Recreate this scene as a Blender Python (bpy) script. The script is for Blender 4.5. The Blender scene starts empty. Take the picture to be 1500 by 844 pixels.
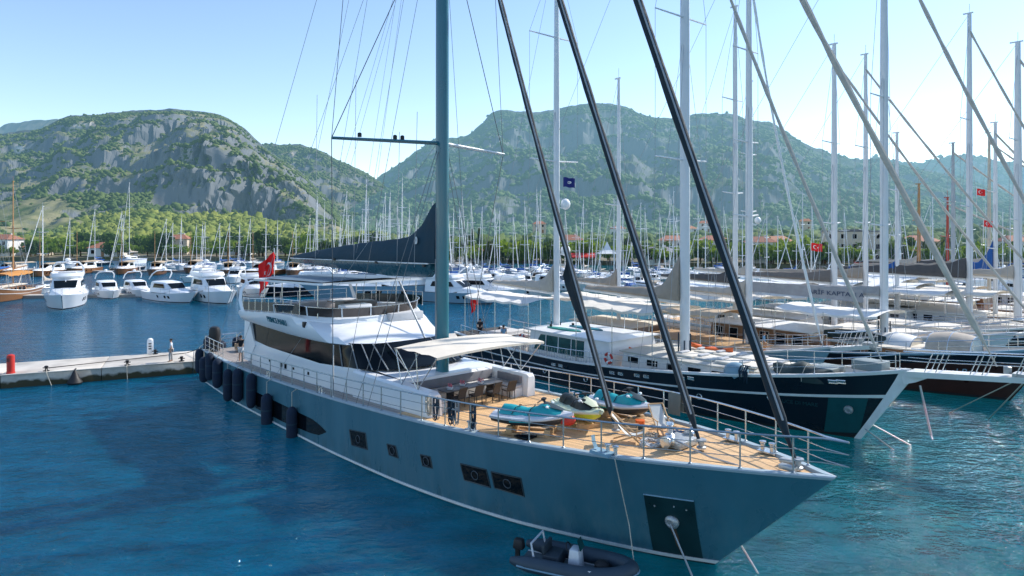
import bpy, bmesh, math, random
import numpy as np
from mathutils import Vector, Matrix, noise as mnoise
R=math.radians; PI=math.pi
random.seed(7)
scene=bpy.context.scene; COL=scene.collection

# ---------------------------------------------------------------- object helpers
def tag(o,label=None,cat=None,group=None,kind=None):
    if label: o['label']=label
    if cat: o['category']=cat
    if group: o['group']=group
    if kind: o['kind']=kind
    return o
def thing(name,label,cat,loc=(0,0,0),rz=0.0,group=None):
    o=bpy.data.objects.new(name,None); COL.objects.link(o)
    o.empty_display_size=0.3; o.location=loc; o.rotation_euler=(0,0,rz)
    return tag(o,label,cat,group)
def link(name,me,parent=None):
    o=bpy.data.objects.new(name,me); COL.objects.link(o)
    if parent is not None: o.parent=parent
    return o
def copy_tree(o,parent=None):
    kids=list(o.children)
    c=o.copy(); COL.objects.link(c)
    if parent is not None: c.parent=parent
    for k in kids: copy_tree(k,c)
    return c

class MB:
    """collects shapes and links them as one mesh object"""
    def __init__(s): s.v=[]; s.f=[]; s.m=[]; s.sm=[]
    def add(s,vs,fs,mi=0,smooth=True):
        b=len(s.v); s.v.extend([tuple(p) for p in vs])
        for f in fs: s.f.append([b+i for i in f]); s.m.append(mi); s.sm.append(smooth)
        return s
    def box(s,c,d,rz=0,mi=0,mat=None,taper=1.0):
        x,y,z=d[0]/2,d[1]/2,d[2]/2; k=taper
        vs=[(-x,-y,-z),(x,-y,-z),(x,y,-z),(-x,y,-z),(-x*k,-y*k,z),(x*k,-y*k,z),(x*k,y*k,z),(-x*k,y*k,z)]
        m=mat if mat is not None else Matrix.Rotation(rz,3,'Z')
        vs=[tuple(m@Vector(p)+Vector(c)) for p in vs]
        return s.add(vs,[(0,3,2,1),(4,5,6,7),(0,1,5,4),(1,2,6,5),(2,3,7,6),(3,0,4,7)],mi,False)
    def bar(s,p,q,w,h=None,mi=0):
        h=h or w; p=Vector(p); q=Vector(q); d=q-p; L=d.length
        if L<1e-6: return s
        mq=d.to_track_quat('X','Z').to_matrix()
        return s.box((p+q)/2,(L,w,h),mi=mi,mat=mq)
    def tube(s,pts,r,n=8,mi=0,caps=True,flat=1.0):
        P=[Vector(p) for p in pts]; k=len(P)
        rs=[r]*k if not isinstance(r,(list,tuple)) else r
        up=None; rings=[]
        for i in range(k):
            d=(P[min(i+1,k-1)]-P[max(i-1,0)])
            if d.length<1e-9: d=Vector((0,0,1))
            d.normalize()
            if up is None:
                a=Vector((0,0,1)) if abs(d.z)<0.9 else Vector((1,0,0))
                up=(a-d*a.dot(d)).normalized()
            else:
                up=(up-d*up.dot(d)); up=up.normalized() if up.length>1e-6 else Vector((0,0,1))
            b=d.cross(up)
            rings.append([P[i]+(up*math.cos(2*PI*j/n)+b*math.sin(2*PI*j/n)*flat)*rs[i] for j in range(n)])
        return s.loft(rings,closed=True,caps=caps,mi=mi)
    def loft(s,rings,closed=True,caps=False,mi=0,smooth=True):
        n=len(rings[0]); vs=[p for r in rings for p in r]; fs=[]
        for i in range(len(rings)-1):
            for j in range(n if closed else n-1):
                a=i*n+j; b=i*n+(j+1)%n
                fs.append((a,b,b+n,a+n))
        s.add(vs,fs,mi,smooth)
        if caps:
            s.add(rings[0],[tuple(reversed(range(n)))],mi,False); s.add(rings[-1],[tuple(range(n))],mi,False)
        return s
    def lathe(s,prof,c=(0,0,0),n=12,mi=0,mat=None):
        rings=[]
        for r,z in prof:
            ring=[Vector((r*math.cos(2*PI*j/n),r*math.sin(2*PI*j/n),z)) for j in range(n)]
            if mat is not None: ring=[mat@p for p in ring]
            rings.append([p+Vector(c) for p in ring])
        return s.loft(rings,True,True,mi)
    def ball(s,c,r,n=12,mi=0,mat=None):
        if not isinstance(r,(list,tuple)): r=(r,r,r)
        rings=[]
        m=n//2+1
        for i in range(m):
            a=-PI/2+PI*i/(m-1); rr=max(math.cos(a),0.02)
            ring=[Vector((r[0]*rr*math.cos(2*PI*j/n),r[1]*rr*math.sin(2*PI*j/n),r[2]*math.sin(a))) for j in range(n)]
            if mat is not None: ring=[mat@p for p in ring]
            rings.append([p+Vector(c) for p in ring])
        return s.loft(rings,True,True,mi)
    def prism(s,poly,d,mi=0,smooth=False):
        d=Vector(d); a=[Vector(p) for p in poly]; b=[p+d for p in a]; n=len(a)
        s.add(a+b,[tuple(reversed(range(n))),tuple(range(n,2*n))]+[(i,(i+1)%n,n+(i+1)%n,n+i) for i in range(n)],mi,smooth)
        return s
    def torus(s,c,R0,r,n=20,m=8,mat=None,mi=0,a0=0,a1=2*PI,ex=1.0,mis=None):
        pts=[]; full=abs(a1-a0-2*PI)<1e-6
        for i in range(n+(0 if full else 1)):
            a=a0+(a1-a0)*i/n; p=Vector((R0*math.cos(a),R0*ex*math.sin(a),0)); pts.append(p)
        rings=[]
        for i,p in enumerate(pts):
            d=p.normalized()
            ring=[p+d*(r*math.cos(2*PI*j/m))+Vector((0,0,r*math.sin(2*PI*j/m))) for j in range(m)]
            if mat is not None: ring=[mat@q for q in ring]
            rings.append([q+Vector(c) for q in ring])
        if full: rings.append(rings[0])
        if mis is None: return s.loft(rings,True,not full,mi)
        for i in range(len(rings)-1): s.loft([rings[i],rings[i+1]],True,False,mis[i%len(mis)])
        return s
    def build(s,name,mats,parent=None,ang=40,bevel=0.0,weld=True):
        me=bpy.data.meshes.new(name); me.from_pydata(s.v,[],s.f)
        if not isinstance(mats,(list,tuple)): mats=[mats]
        for m in mats: me.materials.append(m)
        me.polygons.foreach_set('material_index',s.m)
        me.polygons.foreach_set('use_smooth',s.sm); me.update()
        if weld or bevel>0:
            bm=bmesh.new(); bm.from_mesh(me)
            bmesh.ops.remove_doubles(bm,verts=bm.verts,dist=0.0004)
            bmesh.ops.recalc_face_normals(bm,faces=bm.faces)
            if bevel>0:
                ed=[e for e in bm.edges if len(e.link_faces)==2 and e.calc_face_angle(0)>R(35)]
                bmesh.ops.bevel(bm,geom=ed,offset=bevel,offset_type='OFFSET',segments=2,profile=0.5,affect='EDGES',clamp_overlap=True)
                for f in bm.faces: f.smooth=True
            bm.to_mesh(me); bm.free()
        try: me.set_sharp_from_angle(angle=R(ang))
        except Exception: pass
        return link(name,me,parent)

def text_part(name,txt,size,material,parent,loc,rot,depth=0.01,align='CENTER',shear=0.0,sx=1.0):
    cu=bpy.data.curves.new(name,'FONT'); cu.body=txt; cu.size=size; cu.extrude=depth; cu.align_x=align; cu.align_y='CENTER'; cu.shear=shear
    ob=bpy.data.objects.new(name,cu); COL.objects.link(ob)
    dg=bpy.context.evaluated_depsgraph_get(); me=bpy.data.meshes.new_from_object(ob.evaluated_get(dg))
    bpy.data.objects.remove(ob); bpy.data.curves.remove(cu)
    me.materials.clear(); me.materials.append(material)
    for p in me.polygons: p.material_index=0
    o=link(name,me,parent); o.location=loc; o.rotation_euler=rot; o.scale=(sx,1,1)
    return o

# ---------------------------------------------------------------- materials
def nd(nt,t,**k):
    n=nt.nodes.new(t)
    for a,b in k.items(): setattr(n,a,b)
    return n
MATS={}
def mat(name,col,rough=0.5,metal=0.0,var=0.12,scale=3.0,bump=0.0,bscale=30.0,coat=0.0,spec=0.5,trans=0.0,emit=None,alpha=1.0,stretch=(1,1,1)):
    if name in MATS: return MATS[name]
    m=bpy.data.materials.new(name); m.use_nodes=True; nt=m.node_tree; b=nt.nodes['Principled BSDF']
    b.inputs['Roughness'].default_value=rough; b.inputs['Metallic'].default_value=metal
    b.inputs['Specular IOR Level'].default_value=spec
    b.inputs['Coat Weight'].default_value=coat; b.inputs['Coat Roughness'].default_value=0.08
    b.inputs['Transmission Weight'].default_value=trans; b.inputs['Alpha'].default_value=alpha
    tc=nd(nt,'ShaderNodeTexCoord'); mp=nd(nt,'ShaderNodeMapping'); mp.inputs['Scale'].default_value=stretch
    nt.links.new(tc.outputs['Object'],mp.inputs[0])
    n1=nd(nt,'ShaderNodeTexNoise'); n1.inputs['Scale'].default_value=scale; n1.inputs['Detail'].default_value=6
    nt.links.new(mp.outputs[0],n1.inputs['Vector'])
    mr=nd(nt,'ShaderNodeMapRange'); mr.inputs[1].default_value=0.25; mr.inputs[2].default_value=0.75
    mr.inputs[3].default_value=1-var; mr.inputs[4].default_value=1+var
    nt.links.new(n1.outputs['Fac'],mr.inputs[0])
    mx=nd(nt,'ShaderNodeVectorMath',operation='MULTIPLY'); mx.inputs[0].default_value=col[:3]
    nt.links.new(mr.outputs[0],mx.inputs[1]); nt.links.new(mx.outputs[0],b.inputs['Base Color'])
    mr2=nd(nt,'ShaderNodeMapRange'); mr2.inputs[1].default_value=0.3; mr2.inputs[2].default_value=0.7
    mr2.inputs[3].default_value=max(rough-min(.08,var*.5),0.02); mr2.inputs[4].default_value=min(rough+min(.1,var*.6),1)
    nt.links.new(n1.outputs['Fac'],mr2.inputs[0]); nt.links.new(mr2.outputs[0],b.inputs['Roughness'])
    if bump>0:
        n2=nd(nt,'ShaderNodeTexNoise'); n2.inputs['Scale'].default_value=bscale; n2.inputs['Detail'].default_value=4
        nt.links.new(mp.outputs[0],n2.inputs['Vector'])
        bp=nd(nt,'ShaderNodeBump'); bp.inputs['Strength'].default_value=0.6; bp.inputs['Distance'].default_value=bump
        nt.links.new(n2.outputs['Fac'],bp.inputs['Height']); nt.links.new(bp.outputs[0],b.inputs['Normal'])
    MATS[name]=m
    return m
def planks(name,c1,c2,w=0.12,rough=0.6):
    """laid deck planks running fore and aft, dark caulking between"""
    if name in MATS: return MATS[name]
    m=mat(name,c1,rough); nt=m.node_tree; b=nt.nodes['Principled BSDF']
    tc=[n for n in nt.nodes if n.type=='TEX_COORD'][0]
    sx=nd(nt,'ShaderNodeSeparateXYZ'); nt.links.new(tc.outputs['Object'],sx.inputs[0])
    mu=nd(nt,'ShaderNodeMath',operation='DIVIDE'); mu.inputs[1].default_value=w; nt.links.new(sx.outputs[1],mu.inputs[0])
    fr=nd(nt,'ShaderNodeMath',operation='FRACT'); nt.links.new(mu.outputs[0],fr.inputs[0])
    lt=nd(nt,'ShaderNodeMath',operation='LESS_THAN'); lt.inputs[1].default_value=0.09; nt.links.new(fr.outputs[0],lt.inputs[0])
    fl=nd(nt,'ShaderNodeMath',operation='FLOOR'); nt.links.new(mu.outputs[0],fl.inputs[0])
    wn=nd(nt,'ShaderNodeTexWhiteNoise',noise_dimensions='1D'); nt.links.new(fl.outputs[0],wn.inputs['W'])
    n=nd(nt,'ShaderNodeTexNoise'); n.inputs['Scale'].default_value=0.7; n.inputs['Detail'].default_value=5; nt.links.new(tc.outputs['Object'],n.inputs['Vector'])
    ad=nd(nt,'ShaderNodeMath',operation='ADD'); nt.links.new(wn.outputs['Value'],ad.inputs[0]); nt.links.new(n.outputs['Fac'],ad.inputs[1])
    mr=nd(nt,'ShaderNodeMapRange'); mr.inputs[1].default_value=0.2; mr.inputs[2].default_value=1.6; mr.inputs[3].default_value=0.78; mr.inputs[4].default_value=1.2
    nt.links.new(ad.outputs[0],mr.inputs[0])
    v=nd(nt,'ShaderNodeVectorMath',operation='MULTIPLY'); v.inputs[0].default_value=c1[:3]; nt.links.new(mr.outputs[0],v.inputs[1])
    mx=nd(nt,'ShaderNodeMix',data_type='RGBA'); nt.links.new(lt.outputs[0],mx.inputs[0]); nt.links.new(v.outputs[0],mx.inputs[6]); mx.inputs[7].default_value=(*c2[:3],1)
    nt.links.new(mx.outputs[2],b.inputs['Base Color'])
    return m

def grime(m,col,z0,z1,amt,sc=1.2,st=(1,1,.25)):
    nt=m.node_tree; L=nt.links.new; b=nt.nodes['Principled BSDF']; src=b.inputs['Base Color'].links[0].from_socket
    tc=nd(nt,'ShaderNodeTexCoord'); sx=nd(nt,'ShaderNodeSeparateXYZ'); L(tc.outputs['Object'],sx.inputs[0])
    a=nd(nt,'ShaderNodeMapRange'); a.inputs[1].default_value=z1; a.inputs[2].default_value=z0; L(sx.outputs[2],a.inputs[0])
    mp=nd(nt,'ShaderNodeMapping'); mp.inputs['Scale'].default_value=st; L(tc.outputs['Object'],mp.inputs[0])
    n=nd(nt,'ShaderNodeTexNoise'); n.inputs['Scale'].default_value=sc; n.inputs['Detail'].default_value=8; n.inputs['Roughness'].default_value=.65; L(mp.outputs[0],n.inputs['Vector'])
    r=nd(nt,'ShaderNodeMapRange'); r.inputs[1].default_value=.45; r.inputs[2].default_value=.75; L(n.outputs['Fac'],r.inputs[0])
    k=nd(nt,'ShaderNodeMath',operation='MULTIPLY'); L(a.outputs[0],k.inputs[0]); L(r.outputs[0],k.inputs[1])
    k2=nd(nt,'ShaderNodeMath',operation='MULTIPLY'); L(k.outputs[0],k2.inputs[0]); k2.inputs[1].default_value=amt
    x=nd(nt,'ShaderNodeMix',data_type='RGBA'); L(k2.outputs[0],x.inputs[0]); L(src,x.inputs[6]); x.inputs[7].default_value=(*col,1); L(x.outputs[2],b.inputs['Base Color'])
WHITE=mat('white_gelcoat',(.86,.87,.88),.3,var=.015,scale=.6,coat=.15)
WHITE2=mat('white_paint_weathered',(.78,.78,.76),.5,var=.08,scale=2)
CREAM=mat('cream_canvas',(.76,.70,.60),.85,var=.10,scale=2.5,bump=.01,bscale=6)
TAUPE=mat('taupe_canvas',(.36,.30,.24),.9,var=.14,scale=1.6,bump=.03,bscale=3)
DKGREY=mat('charcoal_canvas',(.09,.085,.085),.9,var=.18,scale=1.6,bump=.03,bscale=3)
BEIGE=mat('beige_canvas',(.48,.42,.35),.9,var=.12,scale=1.6,bump=.03,bscale=3)
NAVYC=mat('navy_canvas',(.013,.045,.068),.8,var=.2,scale=1.2,bump=.05,bscale=2.2)
NAVYS=mat('dark_stay_cover',(.008,.020,.030),.75,var=.25,scale=2.5,bump=.04,bscale=4)
BLUEC=mat('blue_canvas',(.015,.09,.30),.8,var=.12,scale=1.5,bump=.03,bscale=3)
TEAL=mat('teal_hull_paint',(.046,.158,.212),.30,var=.14,scale=.8,coat=.35,stretch=(1,1,.22),bump=.012,bscale=.55)
grime(TEAL,(.16,.24,.26),.2,3.8,.45,2.2,(1,1,.12)); grime(TEAL,(.02,.05,.05),.0,.9,.8,1.5,(1,1,.4))
HGLASS=mat('hull_glass',(.003,.005,.007),.06,var=.1,spec=.35)
TEALM=mat('teal_mast_paint',(.012,.150,.195),.3,var=.06,scale=1.5,coat=.3)
NAVY=mat('navy_hull_paint',(.004,.009,.020),.3,var=.15,scale=.6,coat=.15)
LBLUE=mat('pale_blue_hull_paint',(.22,.36,.45),.35,var=.07,scale=.8)
MAROON=mat('maroon_hull_paint',(.045,.014,.011),.35,var=.2,scale=1.2)
GLASS=mat('dark_glass',(.005,.009,.013),.05,var=.3,scale=.5,spec=.10)
TGLASS=mat('teal_glass',(.006,.06,.06),.06,var=.5,scale=1.3,spec=.8)
STEEL=mat('polished_steel',(.62,.64,.66),.25,metal=.9,var=.06)
GALV=mat('galvanised_steel',(.42,.44,.45),.45,metal=.6,var=.15,scale=8)
WIRE=mat('rigging_wire',(.16,.17,.18),.4,metal=.5)
LWIRE=mat('pale_rigging_wire',(.36,.38,.40),.5,metal=.3)
BLACK=mat('black_rubber',(.012,.013,.015),.55,var=.2)
DARKP=mat('dark_plate',(.008,.035,.040),.35,var=.25,scale=1.5)
TEAK=planks('teak_deck',(.76,.48,.24),(.12,.08,.05))
TEAKA=planks('weathered_teak_deck',(.36,.31,.27),(.07,.06,.05))
WOOD=mat('varnished_wood',(.24,.11,.045),.35,var=.25,scale=3,stretch=(1,6,6),coat=.3)
PALEW=mat('pale_wood',(.55,.35,.18),.5,var=.15,scale=4)
MASTW=mat('white_mast_paint',(.74,.75,.76),.35,var=.05,scale=1)
MASTG=mat('grey_mast_paint',(.40,.43,.45),.4,var=.08,scale=1)
MASTO=mat('varnished_mast',(.42,.22,.09),.4,var=.2,scale=2)
RED=mat('red_paint',(.55,.03,.02),.5,var=.1)
ORANGE=mat('orange_plastic',(.75,.14,.025),.45,var=.1)
ROPE=mat('pale_rope',(.50,.46,.38),.9,var=.2,scale=20)
DROPE=mat('dark_blue_rope',(.012,.035,.06),.9,var=.3,scale=20)
FENDER=mat('navy_fender_cover',(.009,.022,.048),.85,var=.22,scale=3,bump=.006,bscale=40)
WICKER=mat('brown_wicker',(.055,.045,.040),.7,var=.25,scale=15)
CUSH=mat('pale_cushion',(.55,.55,.56),.9,var=.07,scale=3,bump=.01,bscale=8)
FLAGR=mat('red_flag_cloth',(.85,.012,.012),.8,var=.08)
FLAGW=mat('white_flag_cloth',(.8,.8,.8),.8,var=.04)
FLAGB=mat('navy_flag_cloth',(.01,.02,.16),.8,var=.08)
SKIN=mat('skin',(.42,.24,.16),.55,var=.06)
HAIR=mat('dark_hair',(.02,.014,.010),.6)
def pchip(pts):
    xs=[float(p[0]) for p in pts]; ys=[float(p[1]) for p in pts]; n=len(xs)
    h=[xs[i+1]-xs[i] for i in range(n-1)]; d=[(ys[i+1]-ys[i])/h[i] for i in range(n-1)]
    m=[0.0]*n; m[0]=d[0]; m[-1]=d[-1]
    for i in range(1,n-1):
        if d[i-1]*d[i]<=0: m[i]=0.0
        else:
            w1=2*h[i]+h[i-1]; w2=h[i]+2*h[i-1]; m[i]=(w1+w2)/(w1/d[i-1]+w2/d[i])
    def f(x):
        if x<=xs[0]: return ys[0]+m[0]*(x-xs[0])
        if x>=xs[-1]: return ys[-1]+m[-1]*(x-xs[-1])
        i=0
        while x>xs[i+1]: i+=1
        t=(x-xs[i])/h[i]; t2=t*t; t3=t2*t
        return (2*t3-3*t2+1)*ys[i]+(t3-2*t2+t)*h[i]*m[i]+(-2*t3+3*t2)*ys[i+1]+(t3-t2)*h[i]*m[i+1]
    return f

class Hull:
    """boat hull in local axes: x forward, y to port, z up, origin amidships on the waterline; s runs aft from the stem head"""
    def __init__(self,L,ov,sheer,wl,stern_ov=0.4,p=1.3):
        self.L=L; self.ov=ov; self.so=stern_ov; self.p=p
        self.hs=pchip([(a,b) for a,b,c in sheer]); self.zs=pchip([(a,c) for a,b,c in sheer])
        self.hw=pchip(wl); self.xo=L/2
    def stf(self,u,f):
        L=self.L; ss=u*L; sw=self.ov+u*(L-self.so-self.ov)
        z=self.zs(ss)*f; hs=max(self.hs(ss),0.03); hw=max(self.hw(sw),0.02)
        if f>=0: return sw+(ss-sw)*f, hw+(hs-hw)*f**self.p, z
        return sw+(ss-sw)*f, hw*(1+f*1.2), z
    def P(self,u,f,side=1,off=0.0):
        s,t,z=self.stf(u,f)
        return (self.xo-s, -side*(t+off), z)
    def solve(self,s,z):
        u=s/self.L
        for k in range(40):
            f=z/self.zs(u*self.L); s2=self.stf(u,f)[0]; u-=(s2-s)/self.L*0.8
        return u,z/self.zs(u*self.L)
    def side(self,s,z,side=1,off=0.0):
        u,f=self.solve(s,z); return self.P(u,f,side,off)
    def us(self,n=48,u0=0.0,u1=1.0):
        return [u0+(u1-u0)*(i/n)**1.5 for i in range(n+1)]
YACHT=dict(L=43.5,ov=3.9,stern_ov=0.3,p=1.25,
  sheer=[(0,.04,3.9),(2,1.05,3.8),(7,2.8,3.5),(11.5,3.5,3.2),(17.4,3.95,2.9),(25,4.2,2.6),(32.6,4.15,2.36),(38,3.95,2.25),(43.5,3.55,2.2)],
  wl=[(3.9,.03),(5.4,.85),(7.8,1.85),(11,2.9),(14,3.5),(18,3.95),(25,4.2),(34,4.15),(43.2,3.6)])
GULET=dict(L=35,ov=2.6,stern_ov=1.2,p=1.5,
  sheer=[(0,.06,4.0),(2,1.0,3.65),(5,2.0,3.2),(9.6,2.9,2.65),(16.5,3.3,2.05),(22,3.35,1.8),(29,3.2,1.85),(35,2.6,2.1)],
  wl=[(2.6,.03),(4.5,.7),(7,1.6),(11,2.6),(16,3.1),(24,3.2),(30,2.9),(33.8,2.0)])
TIP=(9.24,19.45); HD=(.667,-.745); NS=(-.745,-.667)
TIP2=(19.8,33.9); HD2=(.651,-.759); NS2=(-.759,-.651)
# ---------------------------------------------------------------- camera, sun, sky
cam=bpy.data.cameras.new('camera'); co=bpy.data.objects.new('camera',cam); COL.objects.link(co)
co.location=(0,0,11); co.rotation_euler=(R(90),0,0)
cam.sensor_width=36; cam.lens=24; cam.shift_y=-87/1500; cam.clip_start=.5; cam.clip_end=20000
scene.camera=co
SAZ=R(60); SEL=R(41)
sd=Vector((math.sin(SAZ)*math.cos(SEL),math.cos(SAZ)*math.cos(SEL),math.sin(SEL)))
sl=bpy.data.lights.new('sun','SUN'); sl.energy=5.0; sl.angle=R(.55); sl.color=(1,.95,.87)
so=bpy.data.objects.new('sun',sl); COL.objects.link(so); so.rotation_euler=sd.to_track_quat('Z','Y').to_euler(); so.location=(60,60,90)
w=bpy.data.worlds.new('World'); scene.world=w; w.use_nodes=True; nt=w.node_tree
sky=nd(nt,'ShaderNodeTexSky',sky_type='NISHITA'); sky.sun_disc=False; sky.sun_elevation=SEL; sky.sun_rotation=SAZ
sky.altitude=0; sky.air_density=1.0; sky.dust_density=.2; sky.ozone_density=2.2
bg=nt.nodes['Background']; bg.inputs[1].default_value=.225; nt.links.new(sky.outputs[0],bg.inputs[0])
vs=scene.view_settings; vs.view_transform='Standard'; vs.look='None'; vs.exposure=0; vs.gamma=1
scene.cycles.max_bounces=6; scene.cycles.transparent_max_bounces=6; scene.cycles.caustics_reflective=False; scene.cycles.caustics_refractive=False
scene.cycles.use_denoising=True; scene.cycles.sample_clamp_indirect=4

# ---------------------------------------------------------------- water
def make_water():
    m=bpy.data.materials.new('sea_water'); m.use_nodes=True; nt=m.node_tree; b=nt.nodes['Principled BSDF']; L=nt.links.new
    g=nd(nt,'ShaderNodeNewGeometry')
    def noise(sc,det,stretch=(1,1,1),rot=0,dist=0):
        mp=nd(nt,'ShaderNodeMapping'); mp.inputs['Scale'].default_value=stretch; mp.inputs['Rotation'].default_value=(0,0,rot)
        L(g.outputs['Position'],mp.inputs[0]); n=nd(nt,'ShaderNodeTexNoise'); n.inputs['Scale'].default_value=sc; n.inputs['Detail'].default_value=det
        n.inputs['Distortion'].default_value=dist; L(mp.outputs[0],n.inputs['Vector']); return n.outputs['Fac']
    # body colour: bluer towards the open basin on the left, greener in the shallows on the right
    sx=nd(nt,'ShaderNodeSeparateXYZ'); L(g.outputs['Position'],sx.inputs[0])
    mr=nd(nt,'ShaderNodeMapRange'); mr.interpolation_type='SMOOTHSTEP'; mr.inputs[1].default_value=-8; mr.inputs[2].default_value=16; L(sx.outputs[0],mr.inputs[0])
    big=noise(.09,4); ad=nd(nt,'ShaderNodeMath',operation='MULTIPLY_ADD'); L(big,ad.inputs[0]); ad.inputs[1].default_value=.5; L(mr.outputs[0],ad.inputs[2])
    sb=nd(nt,'ShaderNodeMath',operation='SUBTRACT',use_clamp=True); L(ad.outputs[0],sb.inputs[0]); sb.inputs[1].default_value=.25
    mx=nd(nt,'ShaderNodeMix',data_type='RGBA'); L(sb.outputs[0],mx.inputs[0]); mx.inputs[6].default_value=(.0,.084,.172,1); mx.inputs[7].default_value=(.0,.106,.138,1)
    patch=noise(.5,5,(1,1.6,1)); pr=nd(nt,'ShaderNodeMapRange'); pr.inputs[1].default_value=.3; pr.inputs[2].default_value=.7; pr.inputs[3].default_value=.72; pr.inputs[4].default_value=1.2; L(patch,pr.inputs[0])
    vm=nd(nt,'ShaderNodeVectorMath',operation='MULTIPLY'); L(mx.outputs[2],vm.inputs[0]); L(pr.outputs[0],vm.inputs[1]); 
    # constant glow plus subsurface blur imitate light scattered back from below, softening shadows
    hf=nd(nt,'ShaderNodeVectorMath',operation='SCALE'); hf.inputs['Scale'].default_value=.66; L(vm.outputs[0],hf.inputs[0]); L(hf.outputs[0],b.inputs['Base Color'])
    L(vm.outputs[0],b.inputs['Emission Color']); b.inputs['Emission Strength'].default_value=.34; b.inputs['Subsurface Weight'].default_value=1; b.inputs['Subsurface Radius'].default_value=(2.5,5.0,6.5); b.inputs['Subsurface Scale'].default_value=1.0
    b.inputs['Roughness'].default_value=.06; b.inputs['IOR'].default_value=1.33; b.inputs['Specular IOR Level'].default_value=.5
    h=None
    for sc,det,st,rot,amp in [(.30,3,(1,1.7,1),.25,.50),(.95,4,(1,1.9,1),-.2,.42),(2.4,5,(1,1.7,1),.5,.27),(6.0,4,(1,1.5,1),-.4,.10)]:
        n=noise(sc,det,st,rot,.4); k=nd(nt,'ShaderNodeMath',operation='MULTIPLY_ADD'); L(n,k.inputs[0]); k.inputs[1].default_value=amp
        if h is None: k.inputs[2].default_value=0
        else: L(h,k.inputs[2])
        h=k.outputs[0]
    # calmer and rougher streaks
    st=noise(.05,4,(1,2.2,1),.1); sr=nd(nt,'ShaderNodeMapRange'); sr.inputs[1].default_value=.35; sr.inputs[2].default_value=.65; sr.inputs[3].default_value=.62; sr.inputs[4].default_value=1.0; L(st,sr.inputs[0])
    bp=nd(nt,'ShaderNodeBump'); bp.inputs['Distance'].default_value=.92; L(sr.outputs[0],bp.inputs['Strength']); L(h,bp.inputs['Height']); L(bp.outputs[0],b.inputs['Normal'])
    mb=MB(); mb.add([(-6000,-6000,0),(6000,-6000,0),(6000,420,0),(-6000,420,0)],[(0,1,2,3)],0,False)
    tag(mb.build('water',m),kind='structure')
make_water()
# ---------------------------------------------------------------- hills, ground, far woods
HAZE=[]
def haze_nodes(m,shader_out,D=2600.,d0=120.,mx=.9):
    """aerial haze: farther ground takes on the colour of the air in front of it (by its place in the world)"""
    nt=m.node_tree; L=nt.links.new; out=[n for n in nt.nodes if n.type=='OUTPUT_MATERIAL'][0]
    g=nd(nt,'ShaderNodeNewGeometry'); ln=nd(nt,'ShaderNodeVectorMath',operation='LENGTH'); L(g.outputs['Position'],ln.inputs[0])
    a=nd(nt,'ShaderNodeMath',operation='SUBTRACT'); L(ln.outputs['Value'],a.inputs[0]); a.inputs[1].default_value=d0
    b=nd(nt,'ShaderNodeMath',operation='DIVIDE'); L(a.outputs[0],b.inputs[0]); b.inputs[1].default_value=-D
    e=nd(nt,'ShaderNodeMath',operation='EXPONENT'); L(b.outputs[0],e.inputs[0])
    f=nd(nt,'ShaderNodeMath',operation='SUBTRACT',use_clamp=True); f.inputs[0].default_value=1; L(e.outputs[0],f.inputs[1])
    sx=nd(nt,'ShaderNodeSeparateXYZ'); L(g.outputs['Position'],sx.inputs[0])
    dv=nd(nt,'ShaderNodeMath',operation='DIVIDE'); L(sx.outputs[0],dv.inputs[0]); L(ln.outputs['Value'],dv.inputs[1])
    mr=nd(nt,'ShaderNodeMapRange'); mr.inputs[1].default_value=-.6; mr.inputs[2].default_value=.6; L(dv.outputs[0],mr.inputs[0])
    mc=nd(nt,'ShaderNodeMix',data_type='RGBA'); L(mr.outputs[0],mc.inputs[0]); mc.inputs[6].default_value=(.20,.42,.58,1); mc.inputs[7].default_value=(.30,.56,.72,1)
    em=nd(nt,'ShaderNodeEmission'); L(mc.outputs[2],em.inputs[0]); em.inputs[1].default_value=1.0  # painted haze: air-coloured glow mixed in by distance, brighter toward the sun side
    ms=nd(nt,'ShaderNodeMixShader'); L(f.outputs[0],ms.inputs[0]); L(shader_out,ms.inputs[1]); L(em.outputs[0],ms.inputs[2]); L(ms.outputs[0],out.inputs[0])
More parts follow.
